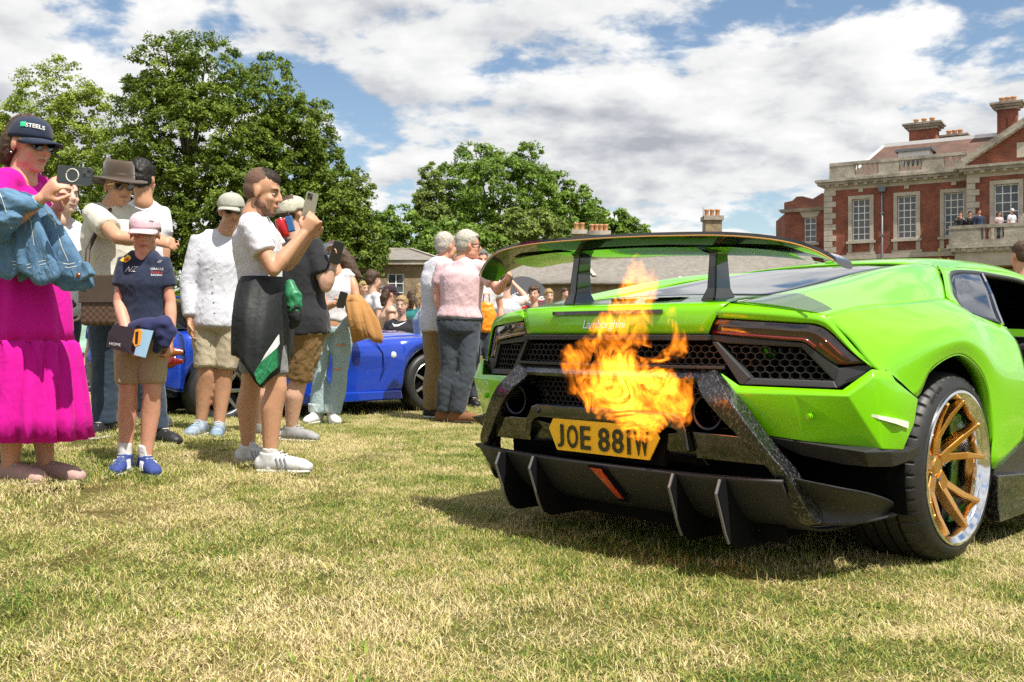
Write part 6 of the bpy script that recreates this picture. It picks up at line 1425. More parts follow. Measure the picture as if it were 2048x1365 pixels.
def dress_ring(u, v, hw, pl, npl, seed, dip=0.0):
    c = at(u, v, 4.52); k = hw / 2000 * 4.52; out = []
    for i in range(120):
        a = 2 * math.pi * i / 120; r = 1 + pl * (math.sin(npl * a + seed) + .5 * math.sin(npl * 1.7 * a + 2 * seed)); out.append(c + Vector((math.cos(a) * k * r, math.sin(a) * k * .98 * r, dip * math.cos(a))))
    return out
loft('dress_skirt', [dress_ring(46, 470, 66, .01, 9, 1), dress_ring(50, 540, 78, .015, 9, 1), dress_ring(50, 610, 88, .03, 9, 1), dress_ring(48, 660, 92, .035, 9, 1.1), dress_ring(46, 684, 94, .03, 12, 1.2)], MAGENTA, w.root, .004)
loft('dress_flounce', [dress_ring(46, 680, 93.5, .025, 12, 1.2), dress_ring(47, 688, 97, .045, 22, 1.2), dress_ring(48, 715, 101, .055, 21, 1.22), dress_ring(49, 760, 105, .065, 19, 1.3), dress_ring(51, 830, 111, .075, 17, 1.4), dress_ring(52, 874, 114, .085, 17, 1.5, -.012)], MAGENTA, w.root, .004)
for q in 'LR':
    s_ = w.shoe(q, mat('pink_suede', (.50, .33, .30), .9, 0, .2, 0, (40, .6, (.42, .26, .24)), (300, .4, .002)), mat('cork_sole', (.62, .52, .42), .8), .26, None, .09, 0, True)
def make_jacket():
    o = thing('denim_jacket', 'blue denim jacket draped over the forearm of the woman in magenta', 'jacket', at(60, 470, 4.28))
    def ring(u, v, hw, dp, pl, sd, tilt=0.0, d=4.27):
        c = at(u, v, d); k = hw / 2000 * d; out = []
        for i in range(90):
            a = 2 * math.pi * i / 90; r = 1 + pl * math.sin(5 * a + sd) + pl * .8 * math.sin(8 * a + 2.3 * sd) + pl * .3 * math.sin(17 * a)
            out.append(c + Vector((math.cos(a) * k * r, math.sin(a) * dp * r, tilt * math.cos(a) + pl * .10 * math.sin(7 * a + sd))))
        return out
    loft('jacket_body', [ring(40, 384, 8, .015, .01, 1), ring(36, 390, 40, .055, .05, 1, -.02), ring(42, 415, 54, .07, .09, 1.1, -.02), ring(55, 460, 66, .075, .15, 1.3, -.02), ring(68, 510, 80, .080, .20, 1.5, -.025), ring(76, 545, 88, .085, .23, 1.6, -.03), ring(78, 560, 89, .085, .24, 1.65, -.03)], DENIM, o, .005, True, True)
    b = Prims(); b.tube([at(-30, 402, 4.18), at(20, 405, 4.14), at(58, 410, 4.16)], [.065, .070, .042], 14, None, .8); b.tube([at(-20, 420, 4.15), at(8, 450, 4.12), at(2, 470, 4.14)], [.085, .08, .04], 14, None, .7)
    b.build('jacket_sleeve', .009, DENIM, o, 3, (0.0105, 33, 9))
    for (u0, v0, u1, v1) in ((150, 525, 182, 552),):
        c = MB().prism(rel(o, [at(138, 540, 4.17), at(168, 522, 4.17), at(184, 548, 4.17), at(152, 566, 4.17)]), (0, .05, 0)).build('jacket_cuff', DENIM, o, bevel=.008)
        MB().lathe([(0, -.006), (.009, -.005), (.010, 0)], tuple(at(157, 551, 4.165) - o.location), 12, 'y').build('jacket_button', mat('copper_button', (.35, .14, .05), .35, .9), c, True)
    ST = mat('seam_thread', (.62, .62, .55), .8)
    for P in ([(10, 520), (45, 528), (85, 520), (120, 526), (142, 520)], [(12, 527), (45, 535), (85, 527), (120, 533), (144, 527)], [(75, 400), (88, 440), (104, 490), (118, 520)], [(40, 400), (52, 440), (60, 490)], [(10, 385), (22, 400), (30, 430), (32, 460)]):
        pts = []
        bv = None
        for u, v in P: pts.append(at(u, v, 4.150))
        me = bpy.data.meshes.new('x'); 
        MB().tube(rel(o, pts), .0016, 5).build('seam', ST, o)
    return o
jk = make_jacket()
def snap_seams(o, body_name):
    """press the seams onto the cloth"""
    bodies = [c for c in o.children if c.name.startswith(body_name)]
    bv = [BVHTree.FromPolygons([v.co for v in b.data.vertices], [p.vertices for p in b.data.polygons]) for b in bodies]
    for c in o.children:
        if not c.name.startswith('seam'): continue
        for v in c.data.vertices:
            best = None
            for t in bv:
                h = t.ray_cast(Vector((v.co.x, v.co.y - .6, v.co.z)), CAMD)
                if h[0] is not None and (best is None or h[0].y < best): best = h[0].y
            if best is not None: v.co.y = best - .0045
snap_seams(jk, 'jacket_')
phone('dark phone with white magnet ring held out by the woman in magenta', at(150, 352, 4.06), (1, -.08, -.10), (.06, .0, 1), mat('phone_green_black', (.018, .028, .026), .12, 0, .5, 1), ring=True)
b_ = Prims(); wr_ = w.J['wrR']; fd_ = (w.J['wrR'] - w.J['elR']).normalized(); b_.tube([wr_ - fd_ * .028, wr_ - fd_ * .012], [.0315, .0305], 16, None, 1, (0, 0)); w.part('wristband', b_, mat('blue_wristband', (.10, .42, .62), .6), .005, 0)

# --- boy
b = Person('boy in navy racing T-shirt and pale pink cap holding a brochure', 5.12, dict(head=(290, 467), neck=(289, 507), shL=(322, 524), shR=(254, 524), elR=(238, 605, -.02), wrR=(257, 676, -.14), elL=(341, 606, .0), wrL=(341, 676, -.04), hipL=(308, 672), hipR=(260, 672), knL=(304, 790, -.02), knR=(256, 792, -.02), anL=(291, 892), anR=(250, 896, -.02)), 14, -8, 0, .78, SK_PINK, .0075, .86, None, .10, hands=dict(R=dict(dir=(.45, -.25, -.75), palm=(.5, .8, .1), curl=.45, thumb=-1), L=dict(dir=(-.05, -.1, -1), palm=(-1, 0, 0), curl=.5)), foot=dict(L=38, R=2))
b.finish(); b.face(True, HAIR_BR); b.hair(HAIR_BR, 0, .87, -.02)
bc = b.cap(cloth('pale_pink_cotton', (.72, .55, .60), (.66, .49, .55)), 6, .030); print_on('cap_emblem', '~', bc, b.root, Vector((-.3, 1, 0)), b.hp(.06, -.045, .075), Vector((.9, .3, 0)), ZU, .04, EYED, .008)
bt = b.top('tshirt', NAVY, .62, -.02, .016, (0.0037, 42, 11), .024)
b.bottoms('shorts', KHAKI, .80, .012, .012, .10, (0.0045, 39, 12))
sw = Prims(); P_, R_, F_, S_ = b.torso_rings(.034, .0, .24); sw.tube(P_, [r * 1.0 for r in R_], 20, S_, F_, (.3, .3)); sw.tube([at(325, 645, 5.0), at(334, 665, 4.98), at(328, 690, 4.97)], [.045, .05, .03], 12, None, .7); sw.tube([at(270, 655, 4.99), at(300, 652, 4.96), at(328, 650, 4.98)], [.035, .042, .045], 12); sw.tube([at(322, 665, 4.97), at(312, 700, 4.99)], [.035, .022], 12)
b.part('tied_sweater', sw, NAVY2, None, 3, (.010, 30, 13))
for q in 'LR': b.shoe(q, mat('blue_mesh_shoe', (.03, .05, .20), .75, 0, .3, 0, (60, .6, (.05, .08, .28)), (300, .5, .002)), SOLE, .26, SOCKW, .10, stripes=WHITEC)
YEL = mat('print_yellow', (.80, .52, .03), .7); RED = mat('print_red', (.62, .03, .02), .7); WHP = mat('print_white', (.78, .78, .78), .7)
nB = Vector((0, 1, 0))
patch_on('shirt_print', [(-.030, -.004), (-.018, .012), (-.006, .010), (.004, .022), (.018, .016), (.024, .004), (.012, -.006), (.000, -.014), (-.016, -.010)], bt, b.root, nB, at(261, 521, 5.12), XR * 1.15, ZU * 1.15, YEL)
patch_on('shirt_print', [(-.014, -.004), (.002, .010), (.016, .004), (.002, -.008)], bt, b.root, nB, at(262, 521, 5.12), XR, ZU, RED, .0035)
print_on('shirt_lettering', 'NZ', bt, b.root, nB, at(271, 541, 5.12), XR, Vector((.1, 0, 1)), .040, WHP, .003, .5)
print_on('shirt_lettering', 'ORACLE', bt, b.root, nB, at(322, 540, 5.12), XR, ZU, .016, WHP); print_on('shirt_lettering', 'Red Bull', bt, b.root, nB, at(322, 546.5, 5.12), XR, ZU, .016, RED); print_on('shirt_lettering', 'RACING', bt, b.root, nB, at(322, 552, 5.12), XR, ZU, .014, WHP)
print_on('shirt_lettering', '///', bt, b.root, nB, at(325, 525, 5.12), XR, ZU, .022, WHP, .003, .4)
for nm, col, off in (('wristband', (.55, .08, .03), .0), ('wristband', (.05, .30, .55), .014), ('wristband', (.75, .42, .05), -.012)):
    q = Prims(); a_, c_ = b.J['wrR'], b.J['elR']; t_ = (c_ - a_).normalized(); q.tube([a_ + t_ * (.03 + off), a_ + t_ * (.040 + off)], [.0285, .0285], 14, None, 1, (0, 0)); b.part(nm, q, mat('band%d' % int(col[0] * 100), col, .6), .004, 0)
q = Prims(); a_, c_ = b.J['wrL'], b.J['elL']; t_ = (c_ - a_).normalized(); q.tube([a_ + t_ * .012, a_ + t_ * .034], [.0285, .0285], 14, None, 1, (0, 0)); b.part('watch', q, mat('watch_white', (.62, .62, .60), .35), .004, 0)
bk = thing('brochure', 'glossy brochure with an orange car on its cover in the boy\'s hand', 'brochure', at(262, 682, 4.90))
o_ = bk.location
MB().prism(rel(bk, [at(217, 664, 4.93), at(230, 650, 4.93), at(307, 662, 4.89), at(290, 716, 4.88), at(262, 708, 4.89), at(212, 694, 4.93)]), (0, .012, 0)).build('cover', mat('dark_cover', (.035, .037, .040), .25, 0, .5, .5), bk)
MB().prism(rel(bk, [at(281, 658, 4.884), at(307, 662, 4.880), at(291, 716, 4.872), at(268, 710, 4.876)]), (0, .004, 0)).build('cover_sky', mat('cover_blue', (.30, .52, .68), .25, 0, .5, .5), bk)
MB().prism(rel(bk, [at(270, 660, 4.878), at(279, 658, 4.878), at(285, 664, 4.878), at(280, 690, 4.876), at(270, 694, 4.876), at(265, 684, 4.876)]), (0, .003, 0)).build('cover_car', mat('cover_orange', (.80, .34, .02), .25, 0, .5, .5), bk)
MB().prism(rel(bk, [at(271, 664, 4.8755), at(277, 663, 4.8755), at(275, 688, 4.8745), at(270, 688, 4.8745)]), (0, .002, 0)).build('cover_car_stripe', EYED, bk)
me_ = text_mesh('HOME', .020, .0); put('cover_lettering', bend_text(me_, lambda x, y, z: tuple(at(230, 689, 4.90) - o_ + Vector((x, 0, y - x * .15)))), WHP, bk)

# --- man in the white T-shirt
m = Person('bearded man in white T-shirt filming, black jacket tied round his waist', 5.66, dict(head=(527, 386), neck=(506, 422), shR=(501, 452, -.17), shL=(518, 448, .18), elR=(547, 540, -.22), wrR=(607, 468, -.13), elL=(575, 530, .20), wrL=(616, 478, .04), hipR=(528, 610, -.09), hipL=(524, 610, .09), knR=(553, 778, -.10), knL=(502, 772, .12), anR=(540, 903, -.10), anL=(497, 897, .14)), 82, -10, 0, .97, SK_TAN, .0078, 1.03, None, .10, hands=dict(R=dict(dir=(.45, .1, .75), palm=(-.2, 1, .1), curl=.55, thumb=1), L=dict(dir=(.35, -.1, .8), palm=(.2, -1, 0), curl=.6)), foot=dict(R=86, L=70))
m.finish(); m.face(True, HAIR_BK)
m.hair(mat('hair_fade', (.20, .115, .075), .7, 0, .3, 0, (240, .5, (.10, .058, .040)), (500, .3, .002)), 0, .94, .02, None, 'hair', None, .007); hh = Prims(); hh.ell(m.hp(-.010, 0, .074), (m.F * .098, m.R * .066, m.U * .064), 18, 10); m.strands(m.part('hair_top', hh, mat('hair_dark', (.028, .018, .013), .6, 0, .3, 0, None, (400, .4, .003)), .006, 2, (.002, 90, 2)), MATS['hair_dark'], .014)
bd = Prims(); k_ = m.k; F_, R_, U_ = m.F * k_, m.R * k_, m.U * k_
bd.ell(m.hp(.029, 0, -.088), (F_ * .0505, R_ * .0482, U_ * .0355)); bd.ell(m.hp(.066, 0, -.104), (F_ * .0262, R_ * .0282, U_ * .0222)); bd.ell(m.hp(.0775, 0, -.050), (F_ * .0155, R_ * .025, U_ * .006))
for q in (-1, 1): bd.ell(m.hp(.013, q * .0505, -.070), (F_ * .040, R_ * .0150, U_ * .027)); bd.tube([m.hp(.000, q * .0655, -.02), m.hp(.008, q * .060, -.06)], [.008, .012])
m.part('beard', bd, mat('beard_stubble', (.10, .055, .036), .7, 0, .3, 0, (160, .6, (.22, .115, .07)), (500, .4, .002)), .0055, 2)
m.top('tshirt', WHITEC, .60, .10, .020, (0.0053, 33, 21), .026)
m.bottoms('shorts', GREYC, .84, .010, .004, .10, (0.0037, 36, 22))
def hem(u): return float(np.interp(u, [460, 472, 500, 520, 535, 547, 560, 575, 590], [694, 706, 712, 728, 756, 772, 756, 736, 726]))
def jring(t, grow):
    out = []
    for i in range(96):
        a = 2 * math.pi * i / 96; hw = np.interp(t, [0, .12, .3, .6, 1], [46, 51, 55, 56, 53]); cu = np.interp(t, [0, .3, 1], [530, 529, 525]); u = cu + math.cos(a) * hw; top_v = 556; hv = hem(u) if math.sin(a) < 0 else 716
        v = top_v + (hv - top_v) * t; fold = 1 + (.022 * math.sin(6 * a + 1.5 * t * 3) + .018 * math.sin(11 * a + 2)) * (.3 + t); dep = 5.66 + math.sin(a) * (.18 + .13 * min(1, 2 * t)) * fold
        p = at(527 + (u - 527) * fold, v, 5.66); p.y = dep; out.append(p)
    return out
jt = loft('tied_jacket', [jring(t, 0) for t in (0, .05, .12, .22, .35, .5, .65, .8, .92, 1.0)], NYLON, m.root, .006)
bpy.context.view_layer.update()
def px_poly(P, u0, v0, d): k = d / 2000; return [((u - u0) * k, -(v - v0) * k) for u, v in P]
patch_on('green_panel', px_poly([(581, 682), (583, 738), (560, 764), (547, 779), (532, 752), (548, 722)], 555, 730, 5.66), jt, m.root, CAMD, at(555, 730, 5.66), XR, ZU, GREENC, .014)
patch_on('white_stripe', px_poly([(580, 655), (581, 682), (549, 721), (556, 704)], 570, 690, 5.66), jt, m.root, CAMD, at(570, 690, 5.66), XR, ZU, WHP, .014)
kn = Prims(); kn.tube([at(580, 568, 5.52), at(587, 590, 5.50), at(590, 618, 5.50)], [.030, .045, .040], 12, None, .7); m.part('jacket_knot', kn, GREENC, .008, 3, (.010, 40, 5)); kn = Prims(); kn.tube([at(588, 612, 5.50), at(591, 640, 5.50), at(586, 655, 5.52)], [.040, .035, .02], 12, None, .7); m.part('jacket_sleeve', kn, NYLON, .008, 3, (.010, 40, 6))
SHW = mat('white_trainer', (.68, .68, .69), .45, 0, .5, 0, (14, .35, (.42, .43, .45)), (120, .3, .003))
for q in 'LR': m.shoe(q, SHW, mat('white_rubber', (.72, .72, .70), .6), .30, SOCKW, .055, stripes=mat('silver_panel', (.30, .31, .33), .4, .4))
phone('pale phone raised by the bearded man in white T-shirt', at(620, 412, 5.58), (.22, .0, 1), (-.75, -.6, .1), mat('phone_sand', (.34, .32, .27), .2, .3, .5, .6))
cn = thing('drink_can', 'red drinks can held up behind the bearded man\'s chin', 'can', at(565, 457, 6.3)); ax = Vector((-.35, 0, 1)).normalized()
cb = MB().lathe([(0, -.061), (.024, -.061), (.033, -.052), (.033, .048), (.027, .060), (.0, .060)], (0, 0, 0), 24).build('can_body', mat('can_red', (.62, .012, .018), .25, .4, .5, .6, (9, .5, (.50, .010, .014))), cn, True); cn.rotation_euler = (0, R(-18), 0); MB().lathe([(.026, .0605), (.027, .063), (.022, .0615), (0, .0612)], (0, 0, 0), 24).build('can_lid', ALLOY, cn, True)

# --- man in the brown hat
h = Person('man in brown fedora and cream polo reaching out behind the boy', 6.3, dict(head=(238, 374), neck=(222, 407), shR=(188, 428, -.05), shL=(264, 432, .12), elR=(236, 476, -.36), wrR=(306, 482, -.20), elL=(292, 520, .2), wrL=(300, 580, .1), hipR=(212, 600), hipL=(262, 600), knR=(212, 740), knL=(300, 745), anR=(212, 868), anL=(314, 866)), 42, -4, 0, 1.14, SK_TAN, .0092, 1.02, None, .10, hands=dict(R=dict(dir=(.9, .1, -.1), palm=(0, .8, -.4), curl=.3)), foot=dict(R=-10, L=55))
h.finish(); h.face(False, HAIR_BK); h.glasses(mat('brown_lens', (.05, .03, .012), .08, 0, .5, 1), mat('gold_frame', (.55, .36, .12), .3, .9), .022); h.hair(HAIR_STUB, 0, .94, 0, strand=.006)
FELT = mat('brown_felt', (.055, .038, .026), .9, 0, .2, 0, (14, .6, (.080, .056, .040)), (120, .3, .002), sheen=.3)
def fedora(p, m_):
    k = p.k; c0 = p.hp(-.010, 0, .045); n = 40; f, r, U = p.F, p.R, p.U
    prof = [(1.78, -.020), (1.74, -.014), (1.40, -.012), (1.02, .000), (1.0, .012), (.97, .055), (.93, .095), (.82, .118), (.55, .112), (.2, .098), (.0, .096)]
    V = []
    for w_, z in prof:
        for q in range(n):
            a = 2 * math.pi * q / n; ca, sa = math.cos(a), math.sin(a); zz = z + (.018 * sa * sa - .012 * abs(ca) if w_ > 1.2 else 0) - (.012 * max(0, ca) * (z > .09))
            V.append(c0 + (f * (ca * .108 * w_) + r * (sa * .088 * w_ * (1 if w_ < 1.2 else 1.04)) + U * zz) * k)
    o = mesh('hat', [v - p.root.location for v in V], [(i*n + q, i*n + (q+1) % n, (i+1)*n + (q+1) % n, (i+1)*n + q) for i in range(len(prof) - 1) for q in range(n)], m_, p.root, True); md = o.modifiers.new('skin', 'SOLIDIFY'); md.thickness = .004
    rib = [[c0 + (f * (math.cos(2*math.pi*q/n) * .1095) + r * (math.sin(2*math.pi*q/n) * .0895) + U * z) * k for q in range(n)] for z in (.004, .030)]
    b2 = loft('hat_band', rib, mat('hat_ribbon', (.030, .020, .014), .6), p.root, .003); b2.parent = o; return o
fedora(h, FELT)
h.top('polo_shirt', CREAM, .62, -.12, .022, (0.0053, 30, 31), .030, .035); h.bottoms('trousers', NAVYJ, 1.98, .014, .012, .1, (0.0067, 30, 32))
for q in 'LR': h.shoe(q, mat('black_leather', (.014, .014, .016), .5), SOLE, .29)
bg = thing('messenger_bag', 'brown chequered messenger bag hanging at the fedora man\'s hip', 'bag', at(203, 600, 5.98))
def check_mat():
    m_ = bpy.data.materials.new('brown_check'); m_.use_nodes = True; t = m_.node_tree; bb = t.nodes['Principled BSDF']; c = t.nodes.new('ShaderNodeTexCoord'); k = t.nodes.new('ShaderNodeTexChecker'); k.inputs['Scale'].default_value = 52; k.inputs['Color1'].default_value = (.115, .062, .036, 1); k.inputs['Color2'].default_value = (.055, .030, .020, 1); t.links.new(c.outputs['Object'], k.inputs['Vector']); t.links.new(k.outputs[0], bb.inputs['Base Color']); bb.inputs['Roughness'].default_value = .5; return m_
MB().box((-.115, -.04, -.155), (.10, .05, .15)).build('bag_body', check_mat(), bg, bevel=.025, seg=3); MB().box((-.118, -.050, -.02), (.103, -.041, .145)).build('bag_flap', MATS.get('brown_felt'), bg, bevel=.004)
MB().tube(rel(bg, [at(172, 560, 6.0), at(176, 500, 6.08), at(205, 440, 6.16), at(222, 418, 6.25)]), .014, 6).build('bag_strap', mat('brown_strap', (.05, .03, .02), .6), bg)

# --- man with dark quiff seen from behind
q_ = Person('dark-haired man in white shirt seen from behind, next to the brown fedora', 7.3, dict(head=(286, 360), neck=(288, 398), shL=(252, 424, .05), shR=(322, 424, .05), elL=(244, 500), wrL=(250, 560), elR=(330, 500), wrR=(322, 560), hipL=(270, 575), hipR=(312, 575), knL=(268, 700), knR=(310, 700), anL=(266, 822), anR=(308, 822)), 172, 0, 0, 1.0, SK_TAN, .016, 1.08)
q_.finish(); q_.hair(HAIR_BK, 0, 1.0, .05, (.012, 45, 4)); q_.top('shirt', WHITEC, .6, -.1, .02, (0.0053, 33, 41), .025, .03); q_.bottoms('trousers', NAVYJ, 1.95, .014, .01)
for s_ in 'LR': q_.shoe(s_, SHW)

# --- teenager behind the magenta dress
t_ = Person('fair-skinned teenager in white T-shirt half hidden behind the magenta dress', 6.5, dict(head=(132, 392), neck=(120, 432), shL=(148, 455, .10), shR=(88, 455, -.05), elL=(158, 540, .05), wrL=(152, 610), elR=(82, 540), wrR=(88, 610), hipL=(136, 620), hipR=(98, 620), knL=(126, 750), knR=(90, 750), anL=(122, 872), anR=(78, 876)), 52, 0, 0, .88, SK_PALE, .0125, .97, foot=dict(L=75, R=60))
t_.finish(); t_.face(True, HAIR_BR); t_.hair(HAIR_BR, 0, 1.04, .05, (.01, 40, 5)); t_.top('tshirt', WHITEC, .6, -.1, .018, (0.0045, 33, 51)); t_.bottoms('jeans', NAVYJ, 1.95, .012)
for s_ in 'LR': t_.shoe(s_, mat('white_leather', (.70, .70, .68), .5), SOLE, .30)

# --- man in the white linen shirt
l = Person('man in white long-sleeved linen shirt, khaki shorts and pale cap', 7.07, dict(head=(463, 423), neck=(453, 456), shR=(400, 479), shL=(496, 479, .08), elR=(376, 568, -.03), wrR=(380, 640, -.08), elL=(512, 570), wrL=(508, 640), hipR=(412, 640), hipL=(462, 640), knR=(414, 748, -.03), knL=(448, 750), anR=(402, 846), anL=(438, 850)), 26, -6, 0, 1.0, SK_TAN, .0112, 1.02, hands=dict(R=dict(dir=(.05, -.1, -1), palm=(1, 0, 0), curl=.4)), foot=dict(R=-6, L=10))
l.finish(); l.face(True, HAIR_BK); l.glasses(); l.hair(HAIR_BK, 0, .88, -.02); l.cap(cloth('pale_khaki_cap', (.42, .42, .36), (.36, .36, .30)), 20, .030)
l.top('linen_shirt', cloth('white_linen', (.64, .65, .71), (.54, .55, .61)), 1.90, -.14, .022, (.0045, 40, 61), .022, .035)
for i in range(5):
    p = at(455, 500 + i * 30, 7.07); MB().lathe([(0, -.004), (.006, -.003), (.007, 0)], (p.x - l.root.location.x, p.y - .20 - l.root.location.y, p.z - l.root.location.z), 8, 'y').build('shirt_button', SOLE, l.root)
l.bottoms('shorts', STONEC, .88, .014, .016, .1, (0.0067, 36, 62))
for s_ in 'LR': l.shoe(s_, mat('blue_grey_trainer', (.45, .48, .50), .6, 0, .4, 0, (12, .3, (.03, .14, .28)), (200, .4, .003)), SOLE, .29)

# --- man in the black T-shirt
k = Person('man in black T-shirt and brown cargo shorts with back-to-front beige cap', 7.2, dict(head=(587, 428), neck=(591, 464), shL=(562, 486, .10), shR=(626, 490, -.08), elL=(556, 520, .15), wrL=(556, 466, -.1), elR=(652, 574, -.14), wrR=(668, 530, -.16), hipL=(586, 655, .06), hipR=(622, 655, -.06), knL=(540, 765, .1), knR=(596, 765, -.02), anL=(522, 850, .12), anR=(582, 850, 0)), 140, 6, 0, 1.18, SK_FAIR, .0115, 1.02, hands=dict(R=dict(dir=(-.05, .2, 1), palm=(-.5, -.8, 0), curl=.5), L=dict(dir=(.3, -.2, .6), palm=(1, .2, 0), curl=.6)), foot=dict(L=60, R=70))
k.finish(); k.hair(HAIR_BR, 0, .87, -.03); k.cap(cloth('beige_cap', (.50, .47, .38), (.42, .39, .31)), 0, .028)
k.top('tshirt', BLACKC, .70, -.12, .022, (0.0060, 30, 71), .030); k.bottoms('cargo_shorts', BROWNC, .95, .016, .020, .1, (0.0090, 39, 72))
for s_ in 'LR': k.shoe(s_, mat('grey_trainer', (.22, .22, .23), .7, 0, .3, 0, (14, .4, (.35, .35, .35)), (200, .4, .003)), SOLE, .29)
q = Prims(); a_, c_ = k.J['wrR'], k.J['elR']; tt = (c_ - a_).normalized(); q.tube([a_ + tt * .025, a_ + tt * .04], [.033, .033], 14, None, 1, (0, 0)); k.part('watch', q, ALLOY, .005, 0)
phone('black phone held up by the man in black T-shirt', at(673, 506, 7.0), (.28, 0, 1), (1, .2, 0), mat('phone_black', (.03, .035, .04), .2, 0, .5, .6), .078, .16, False, False)
vp = thing('vape_pen', 'small blue gadget held beside the red can', 'gadget', at(580, 447, 6.3), 0); MB().box((-.022, -.012, -.055), (.022, .012, .045)).build('gadget_body', mat('gadget_blue', (.06, .16, .38), .3, .4), vp, bevel=.006); MB().box((-.008, -.007, .045), (.008, .007, .075)).build('mouthpiece', EYED, vp, bevel=.003); vp.rotation_euler = (0, R(-14), 0)
# ---------------------------------------------------------------- people further back
j = Person('long-haired woman in white vest top and ripped pale jeans', 9.0, dict(head=(664, 513), neck=(671, 541), shR=(652, 552, .02), shL=(702, 552, .02), elR=(644, 618, -.1), wrR=(676, 606, -.25), elL=(716, 612, -.06), wrL=(692, 606, -.22), hipR=(645, 655), hipL=(688, 655), knR=(640, 745, -.02), knL=(680, 745, -.02), anR=(634, 826), anL=(664, 826)), -38, -14, 0, .92, SK_TAN, .014, .98, foot=dict(R=-20, L=25))
j.finish(); j.cap(cloth('slate_cap', (.085, .11, .15), (.07, .09, .125)), 0, .03); j.glasses()
j.hair(HAIR_BR, 0, 1.0, .0, (.010, 40, 6), extra=lambda hh: (hh.tube([at(676, 505, 9.05), at(694, 525, 9.06), at(706, 545, 9.05), at(722, 556, 9.04)], [.075, .075, .06, .02]), hh.tube([at(680, 510, 9.08), at(690, 540, 9.08), at(700, 560, 9.06)], [.06, .06, .03])))
j.top('vest_top', WHITEC, .06, .03, .014, (0.0045, 36, 81), .006); j.bottoms('ripped_jeans', DENIM_L, 1.96, .012, .022, .1, (0.0067, 33, 82))
for (u, v) in ((676, 738), (684, 690), (642, 700)):
    c_ = [p_ for p_ in j.root.children if p_.name.startswith('ripped')][0]; patch_on('rip', [(-.05, -.006), (.0, -.016), (.05, -.004), (.05, .010), (0, .008), (-.05, .006)], c_, j.root, CAMD, at(u, v, 9.0), XR, ZU, SK_TAN, .003)
for q in 'LR':
    e = Prims(); an_ = j.J['an' + q]; e.tube([an_ + Vector((0, 0, .02)), an_ + Vector((0, 0, .10))], [.078, .082], 14, None, 1, (.05, .05)); j.part('turn_up', e, cloth('denim_inside', (.50, .58, .60), (.42, .50, .52)), .01, 1)
    j.shoe(q, mat('white_canvas', (.74, .74, .71), .7), SOLE, .27)
tc_ = thing('tan_jacket', 'tan jacket hanging over the arm of the woman in ripped jeans', 'jacket', at(722, 630, 8.75))
def drape(u, v, hw, dp, pl, sd, tilt, d=8.75):
    c = at(u, v, d); k = hw / 2000 * d
    return [c + Vector((math.cos(a) * k * (1 + pl * math.sin(5 * a + sd) + pl * .6 * math.sin(9 * a + 2 * sd)), math.sin(a) * dp * (1 + pl * math.sin(4 * a)), tilt * math.cos(a))) for a in np.linspace(0, 2 * math.pi, 61)[:-1]]
loft('jacket_cloth', [drape(706, 590, 3, .01, .02, 1, 0), drape(706, 591, 14, .05, .05, 1, .0), drape(712, 604, 22, .07, .12, 1.2, -.02), drape(722, 632, 29, .075, .18, 1.5, -.05), drape(732, 660, 27, .07, .22, 1.8, -.06), drape(736, 676, 22, .06, .24, 2.0, -.05)], TANC, tc_, .006, True, True)
loft('jacket_sleeve', [drape(704, 600, 3, .01, .02, 1, 0, 8.66), drape(705, 606, 13, .035, .08, 1, 0, 8.66), drape(710, 640, 14, .035, .14, 1.4, 0, 8.66), drape(720, 682, 14, .03, .16, 1.8, .02, 8.66)], TANC, tc_, .006, True, True)
phone('small phone in the hands of the woman in ripped jeans', at(684, 600, 8.62), (.3, 0, 1), (1, .2, 0), MATS['phone_black'], .07, .14, False, False)

wh = Person('white-haired man in white T-shirt and tan chinos', 9.75, dict(head=(893, 494), neck=(887, 517), shL=(862, 531), shR=(898, 531, -.1), elL=(856, 590, .08), wrL=(866, 640, .1), elR=(890, 596, -.2), wrR=(905, 640, -.2), hipL=(866, 650), hipR=(896, 650), knL=(868, 738), knR=(892, 738), anL=(862, 818, .05), anR=(884, 822)), 128, 0, 0, 1.08, SK_PINK, .014, 1.05, foot=dict(L=60, R=70))
wh.finish(); wh.hair(HAIR_WH, 0, 1.0, .05, (.004, 90, 8)); wh.top('tshirt', WHITEC, .7, -.1, .022, (0.0060, 30, 91), .03); wh.bottoms('chinos', CHINO, 1.98, .016, .012, .1, (0.0075, 30, 92))
for q in 'LR': wh.shoe(q, MATS['black_leather'])
pk = Person('grey-blond man in pale pink polo shirt and slate jeans', 9.4, dict(head=(938, 492), neck=(922, 515), shL=(886, 533, .05), shR=(966, 535, -.05), elL=(874, 590, .05), wrL=(886, 640, .02), elR=(996, 582, -.15), wrR=(1012, 560, -.3), hipL=(900, 650), hipR=(938, 650), knL=(900, 738, -.02), knR=(934, 742, -.08), anL=(888, 820), anR=(914, 824, -.08)), 98, 0, 0, 1.14, SK_PINK, .013, 1.06, foot=dict(L=80, R=75))
pk.finish(); pk.face(True, None); pk.glasses(); pk.hair(HAIR_WH, 0, 1.05, .055, (.005, 90, 9)); pk.top('polo_shirt', PINKP, .66, .10, .020, (0.0060, 30, 101), .032, .03); pk.bottoms('jeans', SLATEJ, 1.97, .014, .010, .32, (0.0075, 33, 102))
e = Prims(); P_, R_, F_, S_ = pk.torso_rings(.020, .12, .121); e.tube([P_[-1] - Vector((0, 0, .035)), P_[-1]], [R_[-1] + .000] * 2, 20, S_[-1], F_[-1], (0, 0)); pk.part('belt', e, MATS['black_leather'], .008, 0)
for q in 'LR': pk.shoe(q, mat('brown_suede', (.20, .085, .035), .85), mat('dark_sole', (.05, .04, .03), .8), .30)

